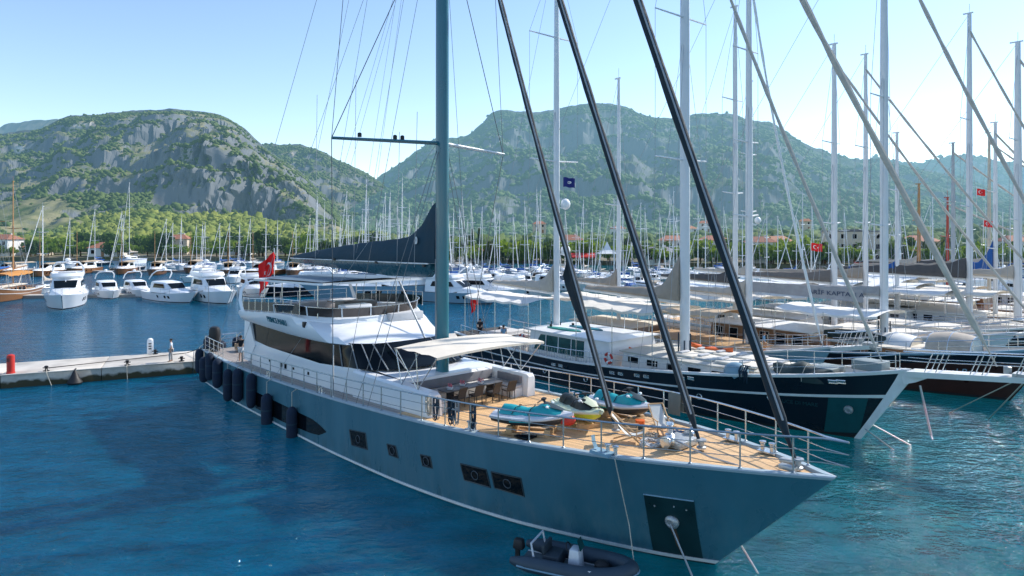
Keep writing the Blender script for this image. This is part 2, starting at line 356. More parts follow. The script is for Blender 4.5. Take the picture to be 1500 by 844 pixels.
def hill_mat(name,rock1,rock2,green,dry,D):
    m=bpy.data.materials.new(name); m.use_nodes=True; nt=m.node_tree; b=nt.nodes['Principled BSDF']; L=nt.links.new
    b.inputs['Roughness'].default_value=.95; b.inputs['Specular IOR Level'].default_value=.1
    g=nd(nt,'ShaderNodeNewGeometry')
    def noise(sc,det,rough=.55,st=(1,1,1)):
        mp=nd(nt,'ShaderNodeMapping'); mp.inputs['Scale'].default_value=st; L(g.outputs['Position'],mp.inputs[0])
        n=nd(nt,'ShaderNodeTexNoise'); n.inputs['Scale'].default_value=sc; n.inputs['Detail'].default_value=det; n.inputs['Roughness'].default_value=rough; L(mp.outputs[0],n.inputs['Vector']); return n.outputs['Fac']
    def ramp(fac,a,c):
        r=nd(nt,'ShaderNodeMapRange'); r.inputs[1].default_value=a; r.inputs[2].default_value=c; L(fac,r.inputs[0]); return r.outputs[0]
    def mix(f,a,c):
        x=nd(nt,'ShaderNodeMix',data_type='RGBA'); L(f,x.inputs[0])
        for s,v in ((6,a),(7,c)):
            if isinstance(v,tuple): x.inputs[s].default_value=(*v,1)
            else: L(v,x.inputs[s])
        return x.outputs[2]
    rock=mix(ramp(noise(.022,8,.65,(1,1,.45)),.35,.65),rock1,rock2)
    rock=mix(ramp(noise(.011,5),.50,.62),rock,(.72,.50,.34))
    def ridged(sc,det,st):
        mp=nd(nt,'ShaderNodeMapping'); mp.inputs['Scale'].default_value=st; L(g.outputs['Position'],mp.inputs[0])
        n=nd(nt,'ShaderNodeTexNoise'); n.noise_type='RIDGED_MULTIFRACTAL'; n.inputs['Scale'].default_value=sc; n.inputs['Detail'].default_value=det; n.inputs['Roughness'].default_value=.6; n.inputs['Distortion'].default_value=.6; L(mp.outputs[0],n.inputs['Vector']); return n.outputs['Fac']
    cr_=ridged(.028,9,(1,1,.35))
    rock=mix(ramp(cr_,.58,.30),rock,(.19,.20,.21))
    rock=mix(ramp(noise(.09,5,.6,(1,1,.3)),.56,.66),rock,(.16,.16,.16))
    veg=mix(ramp(noise(.03,8,.7),.38,.62),green,dry)
    sz=nd(nt,'ShaderNodeSeparateXYZ'); L(g.outputs['True Normal'],sz.inputs[0])
    k=nd(nt,'ShaderNodeMath',operation='MULTIPLY_ADD'); L(noise(.05,7,.7),k.inputs[0]); k.inputs[1].default_value=.5; L(sz.outputs[2],k.inputs[2])
    c=mix(ramp(k.outputs[0],.90,1.13),rock,veg); L(c,b.inputs['Base Color'])
    bp=nd(nt,'ShaderNodeBump'); bp.inputs['Distance'].default_value=15; bp.inputs['Strength'].default_value=.9; L(cr_,bp.inputs['Height']); L(bp.outputs[0],b.inputs['Normal'])
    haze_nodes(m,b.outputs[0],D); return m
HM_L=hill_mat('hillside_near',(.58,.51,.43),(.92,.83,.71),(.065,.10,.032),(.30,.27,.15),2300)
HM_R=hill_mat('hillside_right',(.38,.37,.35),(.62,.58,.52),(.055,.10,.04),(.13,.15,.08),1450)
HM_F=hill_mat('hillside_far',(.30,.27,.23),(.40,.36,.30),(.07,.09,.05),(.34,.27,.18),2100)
def leafmat(name,c1,c2,D=2600.,scale=.08,haze=True,bump=0,thin=False):
    m=bpy.data.materials.new(name); m.use_nodes=True; nt=m.node_tree; b=nt.nodes['Principled BSDF']; L=nt.links.new
    b.inputs['Roughness'].default_value=.8; b.inputs['Specular IOR Level'].default_value=.2
    g=nd(nt,'ShaderNodeNewGeometry'); n=nd(nt,'ShaderNodeTexNoise'); n.inputs['Scale'].default_value=scale; n.inputs['Detail'].default_value=6; n.inputs['Roughness'].default_value=.7
    L(g.outputs['Position'],n.inputs['Vector']); r=nd(nt,'ShaderNodeMapRange'); r.inputs[1].default_value=.32; r.inputs[2].default_value=.68; L(n.outputs['Fac'],r.inputs[0])
    x=nd(nt,'ShaderNodeMix',data_type='RGBA'); L(r.outputs[0],x.inputs[0]); x.inputs[6].default_value=(*c1,1); x.inputs[7].default_value=(*c2,1)
    L(x.outputs[2],b.inputs['Base Color'])
    # sunlight shines through the leaves
    tl=nd(nt,'ShaderNodeBsdfTranslucent'); sc_=nd(nt,'ShaderNodeVectorMath',operation='MULTIPLY'); sc_.inputs[1].default_value=(1.5,1.45,.8); L(x.outputs[2],sc_.inputs[0]); L(sc_.outputs[0],tl.inputs[0])
    mt=nd(nt,'ShaderNodeMixShader'); mt.inputs[0].default_value=.42 if thin else .0; L(b.outputs[0],mt.inputs[1]); L(tl.outputs[0],mt.inputs[2])
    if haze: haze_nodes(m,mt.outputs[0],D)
    return m
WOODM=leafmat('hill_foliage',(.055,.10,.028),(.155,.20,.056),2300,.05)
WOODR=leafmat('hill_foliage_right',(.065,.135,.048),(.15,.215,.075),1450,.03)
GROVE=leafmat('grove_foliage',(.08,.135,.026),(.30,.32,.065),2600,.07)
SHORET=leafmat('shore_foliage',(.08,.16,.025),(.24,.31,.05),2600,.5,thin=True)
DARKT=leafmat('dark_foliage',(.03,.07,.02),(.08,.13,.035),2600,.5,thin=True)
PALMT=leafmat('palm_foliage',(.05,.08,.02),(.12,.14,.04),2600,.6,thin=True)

def fb(x,y,z=0,o=5,H=.9): return mnoise.fractal(Vector((x,y,z)),H,2.1,o)
def hillside(name,prof,Dr,Df,zf,material,step=2.5,rows=70,seed=0,amp=1.0,cliff=None,shape=1.1,rough=.010,label=None):
    f=pchip(prof); p0=prof[0][0]; p1=prof[-1][0]; nc=int((p1-p0)/step)+1
    P=np.zeros((rows+5,nc,3))
    def rmap(x):
        if not cliff or x>=1: return x
        a,b=max(cliff[2]-.13,.02),cliff[2]+.13
        if x<.2: return x/.2*a
        if x<.62: return a+(x-.2)/.42*(b-a)
        return b+(x-.62)/.38*(1-b)
    for j in range(nc):
        px=p0+j*step; a=(px-750)/1000.0
        for i in range(rows+5):
            r=rmap(i/(rows-1)); Y=Df+(Dr-Df)*min(r,1.3); X=a*Y
            Hr=11+(335-f(px))/1000.0*Dr+fb(X*rough*2,Dr*.01,seed,5)*.010*Dr*.55
            if r<=1:
                n1=fb(X*.0045,Y*.0045,seed,6); n2=abs(fb(X*.009+5,Y*.006,seed+3,5))
                g=r**shape
                if cliff:
                    wgt=math.exp(-((px-cliff[0])/cliff[1])**4)*cliff[4]
                    rc=cliff[2]+n1*.07
                    t=min(max((r-rc+cliff[3])/(2*cliff[3]),0),1); st=t*t*(3-2*t)
                    gc=.16*r/rc if r<rc-cliff[3] else None
                    g2=st*.34+.10*min(r/max(rc,.05),1)+.56*max((r-rc)/(1-rc),0)
                    g=g*(1-wgt)+g2*wgt
                # ledges: short steep bands part way up
                led=.045*amp*math.sin((g*4.6+n1*1.6)*2*PI)*min(r*3,1)*min((1-r)*5,1)
                g=g+led
                z=zf+(Hr-zf)*g+(n1*.16-n2*.20+.03)*amp*(Hr-zf)*(4*r*(1-r))**.8
                if r>.7: z=min(z,Hr-(1-r)*.12*(Hr-zf)) if r<1 else Hr
            else: z=Hr-(r-1)*1.6*(Hr-zf)
            if r<1: z=min(z,11+(Hr-11)*Y/Dr*(1-.10*(1-r))-.004*Y)
            yy=Y
            if r<1:
                crag=(fb(X*.022,z*.016,seed+9,6)*14+abs(fb(X*.05,z*.02,seed+4,4))*10+(abs(fb(X*.11,z*.05,seed+8,5))*7 if cliff else 0))*min(1,r*5)*min(1,(1-r)*6)*(1.0 if not cliff else .5+1.2*wgt)
                yy=Y+max(crag,0)*amp
            P[i,j]=(X,yy,max(z,zf-6))
    n=nc; R_=rows+5
    idx=np.arange(R_*n).reshape(R_,n)
    fs=np.stack([idx[:-1,:-1],idx[:-1,1:],idx[1:,1:],idx[1:,:-1]],-1).reshape(-1,4)
    me=bpy.data.meshes.new(name); me.from_pydata(P.reshape(-1,3).tolist(),[],fs.tolist()); me.materials.append(material)
    me.polygons.foreach_set('use_smooth',[False]*len(fs)); me.update()
    o=link(name,me); tag(o,label,kind='structure')
    return P
def ico(sub):
    bm=bmesh.new(); bmesh.ops.create_icosphere(bm,subdivisions=sub,radius=1)
    v=np.array([q.co[:] for q in bm.verts]); f=np.array([[q.index for q in x.verts] for x in bm.faces]); bm.free(); return v,f
def wood(name,pts,rad,material,label,sub=2,seed=1,squash=.85,jit=.44):
    rng=np.random.default_rng(seed); v,f=ico(sub); N=len(pts); k=len(v)
    pts=np.array(pts); rad=np.array(rad)
    V=v[None]*(1+rng.normal(0,jit,(N,k,1)).clip(-.7,.8))
    sc=np.stack([rng.uniform(.8,1.25,N),rng.uniform(.8,1.25,N),rng.uniform(squash*.8,squash*1.3,N)],-1)
    V=V*sc[:,None]*rad[:,None,None]+pts[:,None]; V=V.reshape(-1,3)
    F=(f[None]+(np.arange(N)*k)[:,None,None]).reshape(-1,3)
    me=bpy.data.meshes.new(name); me.vertices.add(len(V)); me.vertices.foreach_set('co',V.ravel())
    me.loops.add(F.size); me.loops.foreach_set('vertex_index',F.ravel().astype(np.int32))
    me.polygons.add(len(F)); me.polygons.foreach_set('loop_start',np.arange(0,F.size,3,dtype=np.int32)); me.polygons.foreach_set('loop_total',np.full(len(F),3,dtype=np.int32))
    me.update(); me.validate(); me.materials.append(material)
    tag(link(name,me),label,'woodland',kind='stuff')
def scatter(P,n,seed,rmin,rmax,slope_max,thr,lo=0,hi=None,pxr=None,lim=1e9):
    rng=np.random.default_rng(seed); pts=[]; rad=[]; R_,nc,_=P.shape; R_-=5
    tries=0; dmax=np.percentile(np.abs(np.diff(P[:R_,:,1],axis=0)),90)
    while len(pts)<n and tries<n*22:
        tries+=1
        u=rng.uniform(lo,(hi or R_)-1.01); w_=rng.uniform(0,nc-1.01); i=int(u); j=int(w_)
        a,b,c=P[i,j],P[i+1,j],P[i,j+1]
        if rng.uniform()>min(1,abs(b[1]-a[1])/dmax+.02): continue
        d1=b-a; sl=math.hypot(d1[2],0)/max(math.hypot(d1[0],d1[1]),.1)
        d2=c-a; sl2=abs(d2[2])/max(math.hypot(d2[0],d2[1]),.1)
        if max(abs(sl),sl2*.7)>slope_max*rng.uniform(.6,1.2): continue
        p=a+d1*(u-i)+d2*(w_-j)
        if mnoise.fractal(Vector((p[0]*.012,p[1]*.012,seed)),.8,2,4)+rng.normal(0,.18)<thr: continue
        r=rng.uniform(rmin,rmax); pts.append((p[0],p[1],p[2]+r*.25)); rad.append(r)
    return pts,rad
LEFT=[(-640,332),(-420,300),(-300,260),(-200,235),(-120,215),(-40,203),(0,196),(60,186),(100,172),(150,168),(185,163),(235,159),(265,161),(300,164),(325,171),(345,182),(375,204),(400,222),(440,250),(480,292),(520,335),(560,352)]
BACK=[(300,240),(340,224),(372,214),(400,211),(440,212),(470,220),(490,230),(512,243),(545,258),(580,285),(640,340)]
FARL=[(-900,334),(-700,300),(-500,240),(-200,200),(-60,192),(0,186),(30,177),(68,176),(95,181),(160,200),(260,240)]
RIGHT=[(470,345),(490,318),(510,292),(545,265),(562,252),(600,228),(640,206),(690,195),(706,183),(720,168),(740,165),(800,160),(840,154),(865,151),(885,150),(910,156),(940,164),(965,173),(990,174),(1008,170),(1030,167),(1065,168),(1095,177),(1125,180),(1150,192),(1190,212),(1240,228),(1290,234),(1350,246),(1450,275),(1560,320)]
FARR=[(1060,262),(1120,248),(1180,240),(1230,234),(1280,231),(1320,238),(1345,241),(1365,234),(1400,229),(1440,230),(1480,241),(1520,240),(1600,248),(1750,235),(1900,262),(2050,300)]
PF=hillside('far_left_hills',FARL,1700,1300,4,HM_F,step=6,rows=24,seed=41,amp=.4)
PB=hillside('rear_left_hills',BACK,1000,640,6,HM_L,step=2.2,rows=60,seed=11,amp=.8)
PL=hillside('left_hills',LEFT,760,330,5,HM_L,step=2.2,rows=170,seed=3,amp=.9,cliff=(345,118,.31,.055,.92))
PR=hillside('right_hills',RIGHT,1150,470,6,HM_R,step=2.4,rows=110,seed=23,amp=.75,shape=1.25)
PQ=hillside('far_right_hills',FARR,1900,1200,8,HM_R,step=4,rows=50,seed=31,amp=.6)
p,r=scatter(PL,34000,5,.7,2.0,.80,-.06); wood('hill_wood',p,r,WOODM,'dense scrub and pine cover on the rocky left hill',1,5)
p,r=scatter(PB,10000,6,1.0,2.5,.9,-.12); wood('hill_wood',p,r,WOODM,'scrub and pine cover on the hill behind the rocky left hill',1,6)
p,r=scatter(PR,38000,7,1.1,2.9,.90,-.10); wood('hill_wood',p,r,WOODR,'scrub and pine cover over the big right mountain',1,7)
p,r=scatter(PQ,7000,9,4,7.5,1.2,-.15); wood('hill_wood',p,r,WOODR,'hazy tree cover on the pale hills at far right',1,9)
# low green rise with a pine grove in front of the left hill
LOW=[(-200,350),(-60,346),(40,346),(85,334),(120,323),(170,316),(200,311),(250,317),(300,318),(340,317),(400,325),(470,340),(560,350),(640,356)]
PG=hillside('grove_rise',LOW,430,300,3,HM_L,step=6,rows=26,seed=51,amp=.25,shape=.9)
p,r=scatter(PG,6500,12,1.1,2.8,2,-.40); wood('pine_grove',p,r,GROVE,'sunny green pine grove on the low rise behind the left shore houses',2,12)
RLOW=[(520,360),(640,358),(720,352),(800,352),(900,350),(1000,349),(1100,346),(1200,344),(1300,342),(1400,342),(1500,340),(1700,338)]
PH=hillside('right_rise',RLOW,470,260,3,HM_R,step=6,rows=24,seed=61,amp=.3,shape=.9)
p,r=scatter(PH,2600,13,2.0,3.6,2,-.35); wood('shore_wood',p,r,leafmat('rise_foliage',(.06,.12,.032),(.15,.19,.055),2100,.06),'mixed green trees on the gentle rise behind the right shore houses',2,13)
# coastal flat
def shoreY(x): return 232-max(min((x+40)/130.,1),0)*52
def ground():
    m=bpy.data.materials.new('coastal_ground'); m.use_nodes=True; nt=m.node_tree; b=nt.nodes['Principled BSDF']
    n=nd(nt,'ShaderNodeTexNoise'); n.inputs['Scale'].default_value=.06; n.inputs['Detail'].default_value=8; g=nd(nt,'ShaderNodeNewGeometry'); nt.links.new(g.outputs['Position'],n.inputs['Vector'])
    cr=nd(nt,'ShaderNodeValToRGB'); nt.links.new(n.outputs['Fac'],cr.inputs[0]); cr.color_ramp.elements[0].position=.35; cr.color_ramp.elements[0].color=(.07,.09,.03,1); cr.color_ramp.elements[1].position=.65; cr.color_ramp.elements[1].color=(.26,.22,.16,1)
    nt.links.new(cr.outputs[0],b.inputs['Base Color']); b.inputs['Roughness'].default_value=.95
    mb=MB(); rows=[]
    xs=[-2600,-800]+[x*20 for x in range(-15,16)]+[800,2600]
    for x in xs:
        y=shoreY(x); rows.append([(x,y,-.5),(x,y,1.2),(x,y+4,1.3),(x,y+60,2.2),(x,520,3.5),(x,5200,4)])
    mb.loft(rows,closed=False,smooth=False); tag(mb.build('ground',m),kind='structure')
ground()
# ---------------------------------------------------------------- shoreline trees
def crown_mesh(name,lobes,n,leaf,seed):
    rng=random.Random(seed); vs=[]; fs=[]
    for k in range(n):
        c,rr=rng.choice(lobes); d=Vector((rng.gauss(0,1),rng.gauss(0,1),rng.gauss(0,1))).normalized()
        p=Vector(c)+Vector((d.x*rr[0],d.y*rr[1],d.z*rr[2]))*rng.uniform(.55,1.08)
        a=Vector((rng.gauss(0,1),rng.gauss(0,1),rng.gauss(0,.7))).normalized(); b=a.orthogonal().normalized(); c2=a.cross(b)
        s=leaf*rng.uniform(.6,1.4); i=len(vs)
        for t in range(5):
            an=t*2*PI/5+rng.uniform(-.3,.3); q=s*rng.uniform(.6,1.1); vs.append(p+b*math.cos(an)*q+c2*math.sin(an)*q+a*rng.uniform(-.3,.3)*s)
        fs.append([i,i+1,i+2,i+3,i+4])
    mb=MB(); mb.add(vs,fs,0,False); return mb
BARK=mat('tree_bark',(.10,.075,.05),.9,var=.3)
def make_tree(kind,seed):
    rng=random.Random(seed)
    if kind=='cypress_tree': lobes=[((0,0,1.5+k*1.1),(.9-.11*k,.9-.11*k,1.0)) for k in range(7)]; n=520; leaf=.32; m=DARKT; th=1.5
    elif kind=='dark_tree': lobes=[((rng.uniform(-1.7,1.7),rng.uniform(-1.7,1.7),rng.uniform(2.4,4.6)),(rng.uniform(1.2,1.9),)*3) for k in range(7)]; n=620; leaf=.42; m=DARKT; th=3
    else: lobes=[((rng.uniform(-2.2,2.2),rng.uniform(-2.2,2.2),rng.uniform(2.0,4.2)),(rng.uniform(1.1,2.0),rng.uniform(1.1,2.0),rng.uniform(.9,1.5))) for k in range(8)]; n=620; leaf=.42; m=SHORET; th=3
    t=thing(kind,'','tree')
    crown_mesh('crown',lobes,n,leaf,seed).build('crown',m,t,weld=False)
    mb=MB(); mb.tube([(0,0,-.3),(.05,0,th*.5),(.1,.05,th)],[.28,.2,.1],7)
    for l,_ in lobes[:4]: mb.tube([(.05,0,th*.55),(l[0]*.6,l[1]*.6,l[2])],[.12,.04],5)
    mb.build('trunk',BARK,t); return t
def make_palm(seed):
    rng=random.Random(seed); t=thing('palm_tree','','tree'); mb=MB(); H=5.2
    mb.tube([(0,0,-.3),(.1,0,2),(.25,.05,4),(.3,.1,H)],[.26,.2,.17,.2],8); mb.build('trunk',BARK,t)
    c=MB()
    for k in range(26):
        a=rng.uniform(0,2*PI); e=rng.uniform(-.4,1.1); L=rng.uniform(1.8,2.6); pts=[]
        for q in range(6):
            s=q/5; r=L*s*math.cos(e)*(1-.15*s); z=L*s*math.sin(e)-1.3*s*s; pts.append(Vector((.3+r*math.cos(a),.1+r*math.sin(a),H+z)))
        sd_=Vector((-math.sin(a),math.cos(a),0))
        l=[p+sd_*(.34*math.sin(PI*(i+.4)/5.6))-Vector((0,0,.1)) for i,p in enumerate(pts)]; r_=[p-sd_*(.34*math.sin(PI*(i+.4)/5.6))-Vector((0,0,.1)) for i,p in enumerate(pts)]
        c.loft([pts,l],closed=False,smooth=False); c.loft([pts,r_],closed=False,smooth=False)
    c.build('crown',PALMT,t,weld=False); return t
TREES={'leafy_tree':[make_tree('leafy_tree',k) for k in (1,2,3)],'dark_tree':[make_tree('dark_tree',k) for k in (4,5)],'cypress_tree':[make_tree('cypress_tree',6)],'palm_tree':[make_palm(8)]}
TL={'leafy_tree':'rounded bright green tree among the houses along the far shore','dark_tree':'dark green spreading tree standing along the far shore','cypress_tree':'slim dark cypress tree rising above the far shore','palm_tree':'palm tree with drooping fronds beside the right shore'}
TG={'leafy_tree':'bright green shore trees','dark_tree':'dark green shore trees','cypress_tree':'cypresses along the shore','palm_tree':'palms along the shore'}
def put_tree(kind,px,Y,sc):
    o=TREES[kind][random.randrange(len(TREES[kind]))]
    o=o if not o.get('label') else copy_tree(o)
    o.location=((px-750)/1000*Y,Y,1.6+max(0,(Y-240)*.008)); o.rotation_euler=(0,0,random.uniform(0,6)); o.scale=(sc,sc,sc*random.uniform(.85,1.15))
    tag(o,TL[kind],'tree',TG[kind])
rt=random.Random(21)
for px in list(range(-60,470,19)): put_tree('leafy_tree' if rt.random()<.65 else 'dark_tree',px+rt.uniform(-9,9),rt.uniform(246,268),rt.uniform(.8,1.35))
for px in list(range(-40,480,15)): put_tree('leafy_tree' if rt.random()<.6 else 'dark_tree',px+rt.uniform(-11,11),rt.uniform(236,241),rt.uniform(.6,1.15))
for px in list(range(480,1560,14)): put_tree('leafy_tree' if rt.random()<.7 else 'dark_tree',px+rt.uniform(-9,9),rt.uniform(185,191),rt.uniform(.6,1.05))
for px in (505,528,545): put_tree('dark_tree',px*1.0-0,238,1.3)
for px in (385,235): put_tree('dark_tree',px,238,1.5)
for px in list(range(470,1600,17)): put_tree('leafy_tree' if rt.random()<.75 else 'dark_tree',px+rt.uniform(-9,9),rt.uniform(196,214),rt.uniform(.75,1.25))
for px in (687,692,702,1078): put_tree('cypress_tree',px,205,.95)
for px in (745,760,778,795,812,850,866,1130,1150,1165,1182,1195,1205): put_tree('leafy_tree',px,187,rt.uniform(.9,1.25))
for px in (718,1352,1368,1384,1206,1322): put_tree('palm_tree',px,186,rt.uniform(.9,1.2))
# ---------------------------------------------------------------- shoreline houses
ROOFR=mat('red_tile_roof',(.34,.15,.095),.8,var=.2,scale=1.2,bump=.05,bscale=5)
ROOFO=mat('orange_tile_roof',(.40,.20,.12),.8,var=.2,scale=1.2,bump=.05,bscale=5)
ROOFG=mat('grey_roof',(.18,.18,.19),.8,var=.2,scale=1.2)
WALLW=mat('whitewashed_wall',(.80,.78,.74),.9,var=.08,scale=.7)
WALLC=mat('cream_wall',(.66,.56,.44),.9,var=.1,scale=.7)
def house(px,Y,w_,d_,st,wall,roof,rz,label,kind='hip',z0=None):
    X=(px-750)/1000*Y; z=1.4+max(0,(Y-240)*.008) if z0 is None else z0
    t=thing('house',label,'house',(X,Y,z),rz,'houses along the far shore'); h=2.9*st
    mb=MB(); mb.box((0,0,h/2-.3),(w_,d_,h+.6)); mb.build('wall',wall,t)
    r=MB(); ov=.5; a,b=w_/2+ov,d_/2+ov; rh=min(w_,d_)*.28
    if kind=='flat': r.box((0,0,h+.17),(w_+.3,d_+.3,.34)); r.box((0,0,h+.45),(w_*.3,d_*.35,.5))
    else:
        g=a*.45 if kind=='hip' else a
        r.add([(-a,-b,h),(a,-b,h),(a,b,h),(-a,b,h),(-g,0,h+rh),(g,0,h+rh)],[(0,1,5,4),(2,3,4,5),(1,2,5),(3,0,4),(3,2,1,0)],0,False)
    ro=r.build('roof',roof,t)
    if kind!='flat':
        c=MB(); c.box((w_*.2,d_*.12,h+rh*.8),(.6,.6,1.4)); c.build('chimney',wall,ro)
    n=max(2,int(w_/3))
    for s in range(st):
        for i in range(n):
            x=-w_/2+(i+.5)*w_/n
            if s==0 and i==n//2:
                q=MB(); q.box((x,-d_/2-.02,1.0),(1.0,.12,2.1)); q.build('door',WOOD,t); continue
            q=MB(); q.box((x,-d_/2-.02,s*2.9+1.55),(1.15,.10,1.3)); wi=q.build('window',GLASS,t)
            f=MB()
            for sx in (-1,1): f.box((x+sx*.62,-d_/2-.05,s*2.9+1.55),(.1,.14,1.5))
            f.box((x,-d_/2-.05,s*2.9+.85),(1.4,.2,.1)); f.build('frame',WHITE2,wi)
    return t
HS=[(8,243,13,9,1,WALLW,ROOFR,'hip'),(55,246,12,8,2,WALLC,ROOFR,'hip'),(80,250,9,8,1,WALLW,ROOFO,'gable'),(112,240,16,9,1,WALLC,ROOFG,'flat'),(158,240,14,10,1,WALLW,ROOFR,'hip'),
 (185,262,12,9,2,WALLW,ROOFO,'hip'),(262,250,11,8,2,WALLC,ROOFR,'hip'),(287,254,12,9,2,WALLW,ROOFR,'gable'),(312,249,10,8,1,WALLC,ROOFO,'hip'),(352,250,13,9,2,WALLW,ROOFR,'hip'),
 (420,248,12,8,1,WALLC,ROOFR,'gable'),(455,250,15,8,2,WALLC,ROOFR,'hip'),(560,225,12,8,2,WALLW,ROOFR,'hip'),(600,228,10,8,1,WALLC,ROOFG,'flat'),(672,214,11,8,2,WALLW,ROOFG,'flat'),(712,192,10,8,1,WALLW,ROOFO,'gable'),
 (770,232,14,9,2,WALLC,ROOFO,'hip'),(835,228,12,9,2,WALLW,ROOFR,'hip'),(925,206,10,8,2,WALLW,ROOFG,'flat'),(965,194,14,8,1,WALLW,ROOFG,'hip'),(985,222,12,8,2,WALLC,ROOFR,'hip'),(1045,224,12,8,2,WALLW,ROOFR,'hip'),
 (1085,226,11,8,2,WALLW,ROOFG,'flat'),(1113,194,11,8,2,WALLW,ROOFR,'hip'),(1138,206,12,8,2,WALLC,ROOFO,'hip'),(1178,212,13,9,2,WALLC,ROOFG,'hip'),(1195,190,9,7,1,WALLW,ROOFO,'gable'),(1248,200,22,10,3,WALLC,ROOFG,'flat'),
 (1300,214,12,9,2,WALLW,ROOFR,'hip'),(1345,206,14,9,2,WALLC,ROOFR,'hip'),(1380,204,12,9,2,WALLW,ROOFR,'gable'),(1440,212,14,9,3,WALLW,ROOFG,'flat'),(1485,205,12,9,2,WALLW,ROOFR,'hip')]
ORD='first second third fourth fifth sixth seventh eighth ninth tenth eleventh twelfth thirteenth fourteenth fifteenth sixteenth seventeenth eighteenth nineteenth twentieth'.split()
cnt={}
HS=[h for i,h in enumerate(HS) if i in (0,1,4,6,9,12,15,17,19,20,21,23,24,26,27,29,32)]
for i,(px,Y,w_,d_,st,wa,ro,kd) in enumerate(HS):
    side='left' if px<640 else 'right'
    wn='white' if wa is WALLW else 'cream'; rn={ROOFR:'red tiled',ROOFO:'orange tiled',ROOFG:'grey'}[ro]
    key=(wn,rn,side); cnt[key]=cnt.get(key,0)+1
    house(px,Y,w_*.7,d_*.7,(st if px>640 else (1 if i%3 else 2)) if st<3 else 3,wa,ro,rt.uniform(-.35,.35),'%s %s house with %s roof, %s shore, %s such from the left'%(wn,['','single storey','two storey','three storey'][(st if px>640 else (1 if i%3 else 2)) if st<3 else 3],rn,side,ORD[cnt[key]-1]),kd)
# hillside villas
for i,(px,py,D) in enumerate([(790,331,440),(1010,338,430),(1032,330,450),(1180,327,455),(905,338,420)]):
    house(px,D,8,6,2,WALLW if i%3 else WALLC,ROOFO if i%2 else ROOFR,rt.uniform(-.5,.5),'pale villa with %s roof on the rise behind right shore, %s from the left'%('orange' if i%2 else 'red',ORD[sorted([790,1010,1032,1180,905]).index(px)]),'hip',z0=11+(335-py)/1000*D-4.5)
# white marquee peak and red awning of a shore restaurant
t=thing('marquee','white pointed marquee tent on the shore left of the centre masts','tent',((890-750)/1000*180,181,1.4),0)
mb=MB(); mb.add([(-2.6,-2.6,3),(2.6,-2.6,3),(2.6,2.6,3),(-2.6,2.6,3),(-1,-1,4),(1,-1,4),(1,1,4),(-1,1,4),(0,0,6.2)],[(0,1,5,4),(1,2,6,5),(2,3,7,6),(3,0,4,7),(4,5,8),(5,6,8),(6,7,8),(7,4,8)],0,False); mb.build('canopy',WHITE2,t,weld=False)
for sx in (-1,1):
    for sy in (-1,1): MB().tube([(sx*2.4,sy*2.4,0),(sx*2.4,sy*2.4,3)],.07,6).build('pole',WHITE2,t)
t=thing('restaurant_awning','long red awning of a shore restaurant below the trees','awning',((858-750)/1000*176,182,1.4),0)
mb=MB(); mb.add([(-3.2,-1.5,2.2),(3.2,-1.5,2.2),(3.2,1.5,3.1),(-3.2,1.5,3.1),(-3.2,-1.5,1.8),(3.2,-1.5,1.8)],[(0,1,2,3),(4,5,1,0)],0,False); mb.build('canopy',RED,t,weld=False)
for sx in (-3,0,3): MB().tube([(sx,-1.4,0),(sx,-1.4,2.2)],.05,6).build('pole',WHITE2,t)
# ---------------------------------------------------------------- sailing yachts and motor cruisers of the far marina
def small_hull(L,B,fb,rake=1.2,draft=.4):
    return Hull(L,rake,[(0,.05,fb*1.25),(L*.12,B*.26,fb*1.15),(L*.3,B*.43,fb*1.03),(L*.55,B*.5,fb*.95),(L*.8,B*.47,fb*.92),(L,B*.38,fb*.95)],
                [(rake,.03),(L*.25,B*.25),(L*.5,B*.42),(L*.75,B*.43),(L-.3,B*.34)],stern_ov=.3)
def hull_parts(t,h,m,n=22,stripe=None,deckm=None,bul=.06,zb=-.35):
    fsl=[zb,0,.15,.35,.55,.75,.9,1.0]; us=h.us(n); mb=MB()
    for side in (1,-1): mb.loft([[h.P(u,f,side) for f in fsl] for u in us],closed=False)
    mb.loft([[h.P(1,f,1) for f in fsl],[h.P(1,f,-1) for f in fsl]],closed=False,smooth=False)
    ho=mb.build('hull',m,t,ang=50)
    d=MB(); f1=1-bul
    rows=[]
    for u in us:
        a=h.P(u,f1,1,-.02); b=h.P(u,f1,-1,-.02); rows.append([tuple(Vector(a).lerp(Vector(b),k/4)) for k in range(5)])
    d.loft(rows,closed=False,smooth=False); d.build('deck',deckm or WHITE2,t)
    return ho
def strip_part(name,h,f0,f1,off,m,parent,n=30,u0=0,u1=1,sides=(1,-1)):
    mb=MB()
    for side in sides:
        mb.loft([[h.P(u,a,side,o) for a,o in ((f0,-.02),(f0,off),((f0+f1)/2,off*1.15),(f1,off),(f1,-.02))] for u in h.us(n,u0,u1)],closed=False)
    return mb.build(name,m,parent)
def cabin_loft(secs,m_i=0):
    """secs: list of (x, half width bottom, half width top, z0, z1)"""
    mb=MB(); rings=[]
    for x,wb,wt,z0,z1 in secs:
        rings.append([(x,-wb,z0),(x,-wt,z1-.08),(x,-wt*.9,z1),(x,0,z1+.05),(x,wt*.9,z1),(x,wt,z1-.08),(x,wb,z0)])
    mb.loft(rings,closed=False); mb.add(rings[0],[tuple(range(7))],0,False); mb.add(rings[-1],[tuple(reversed(range(7)))],0,False)
    return mb
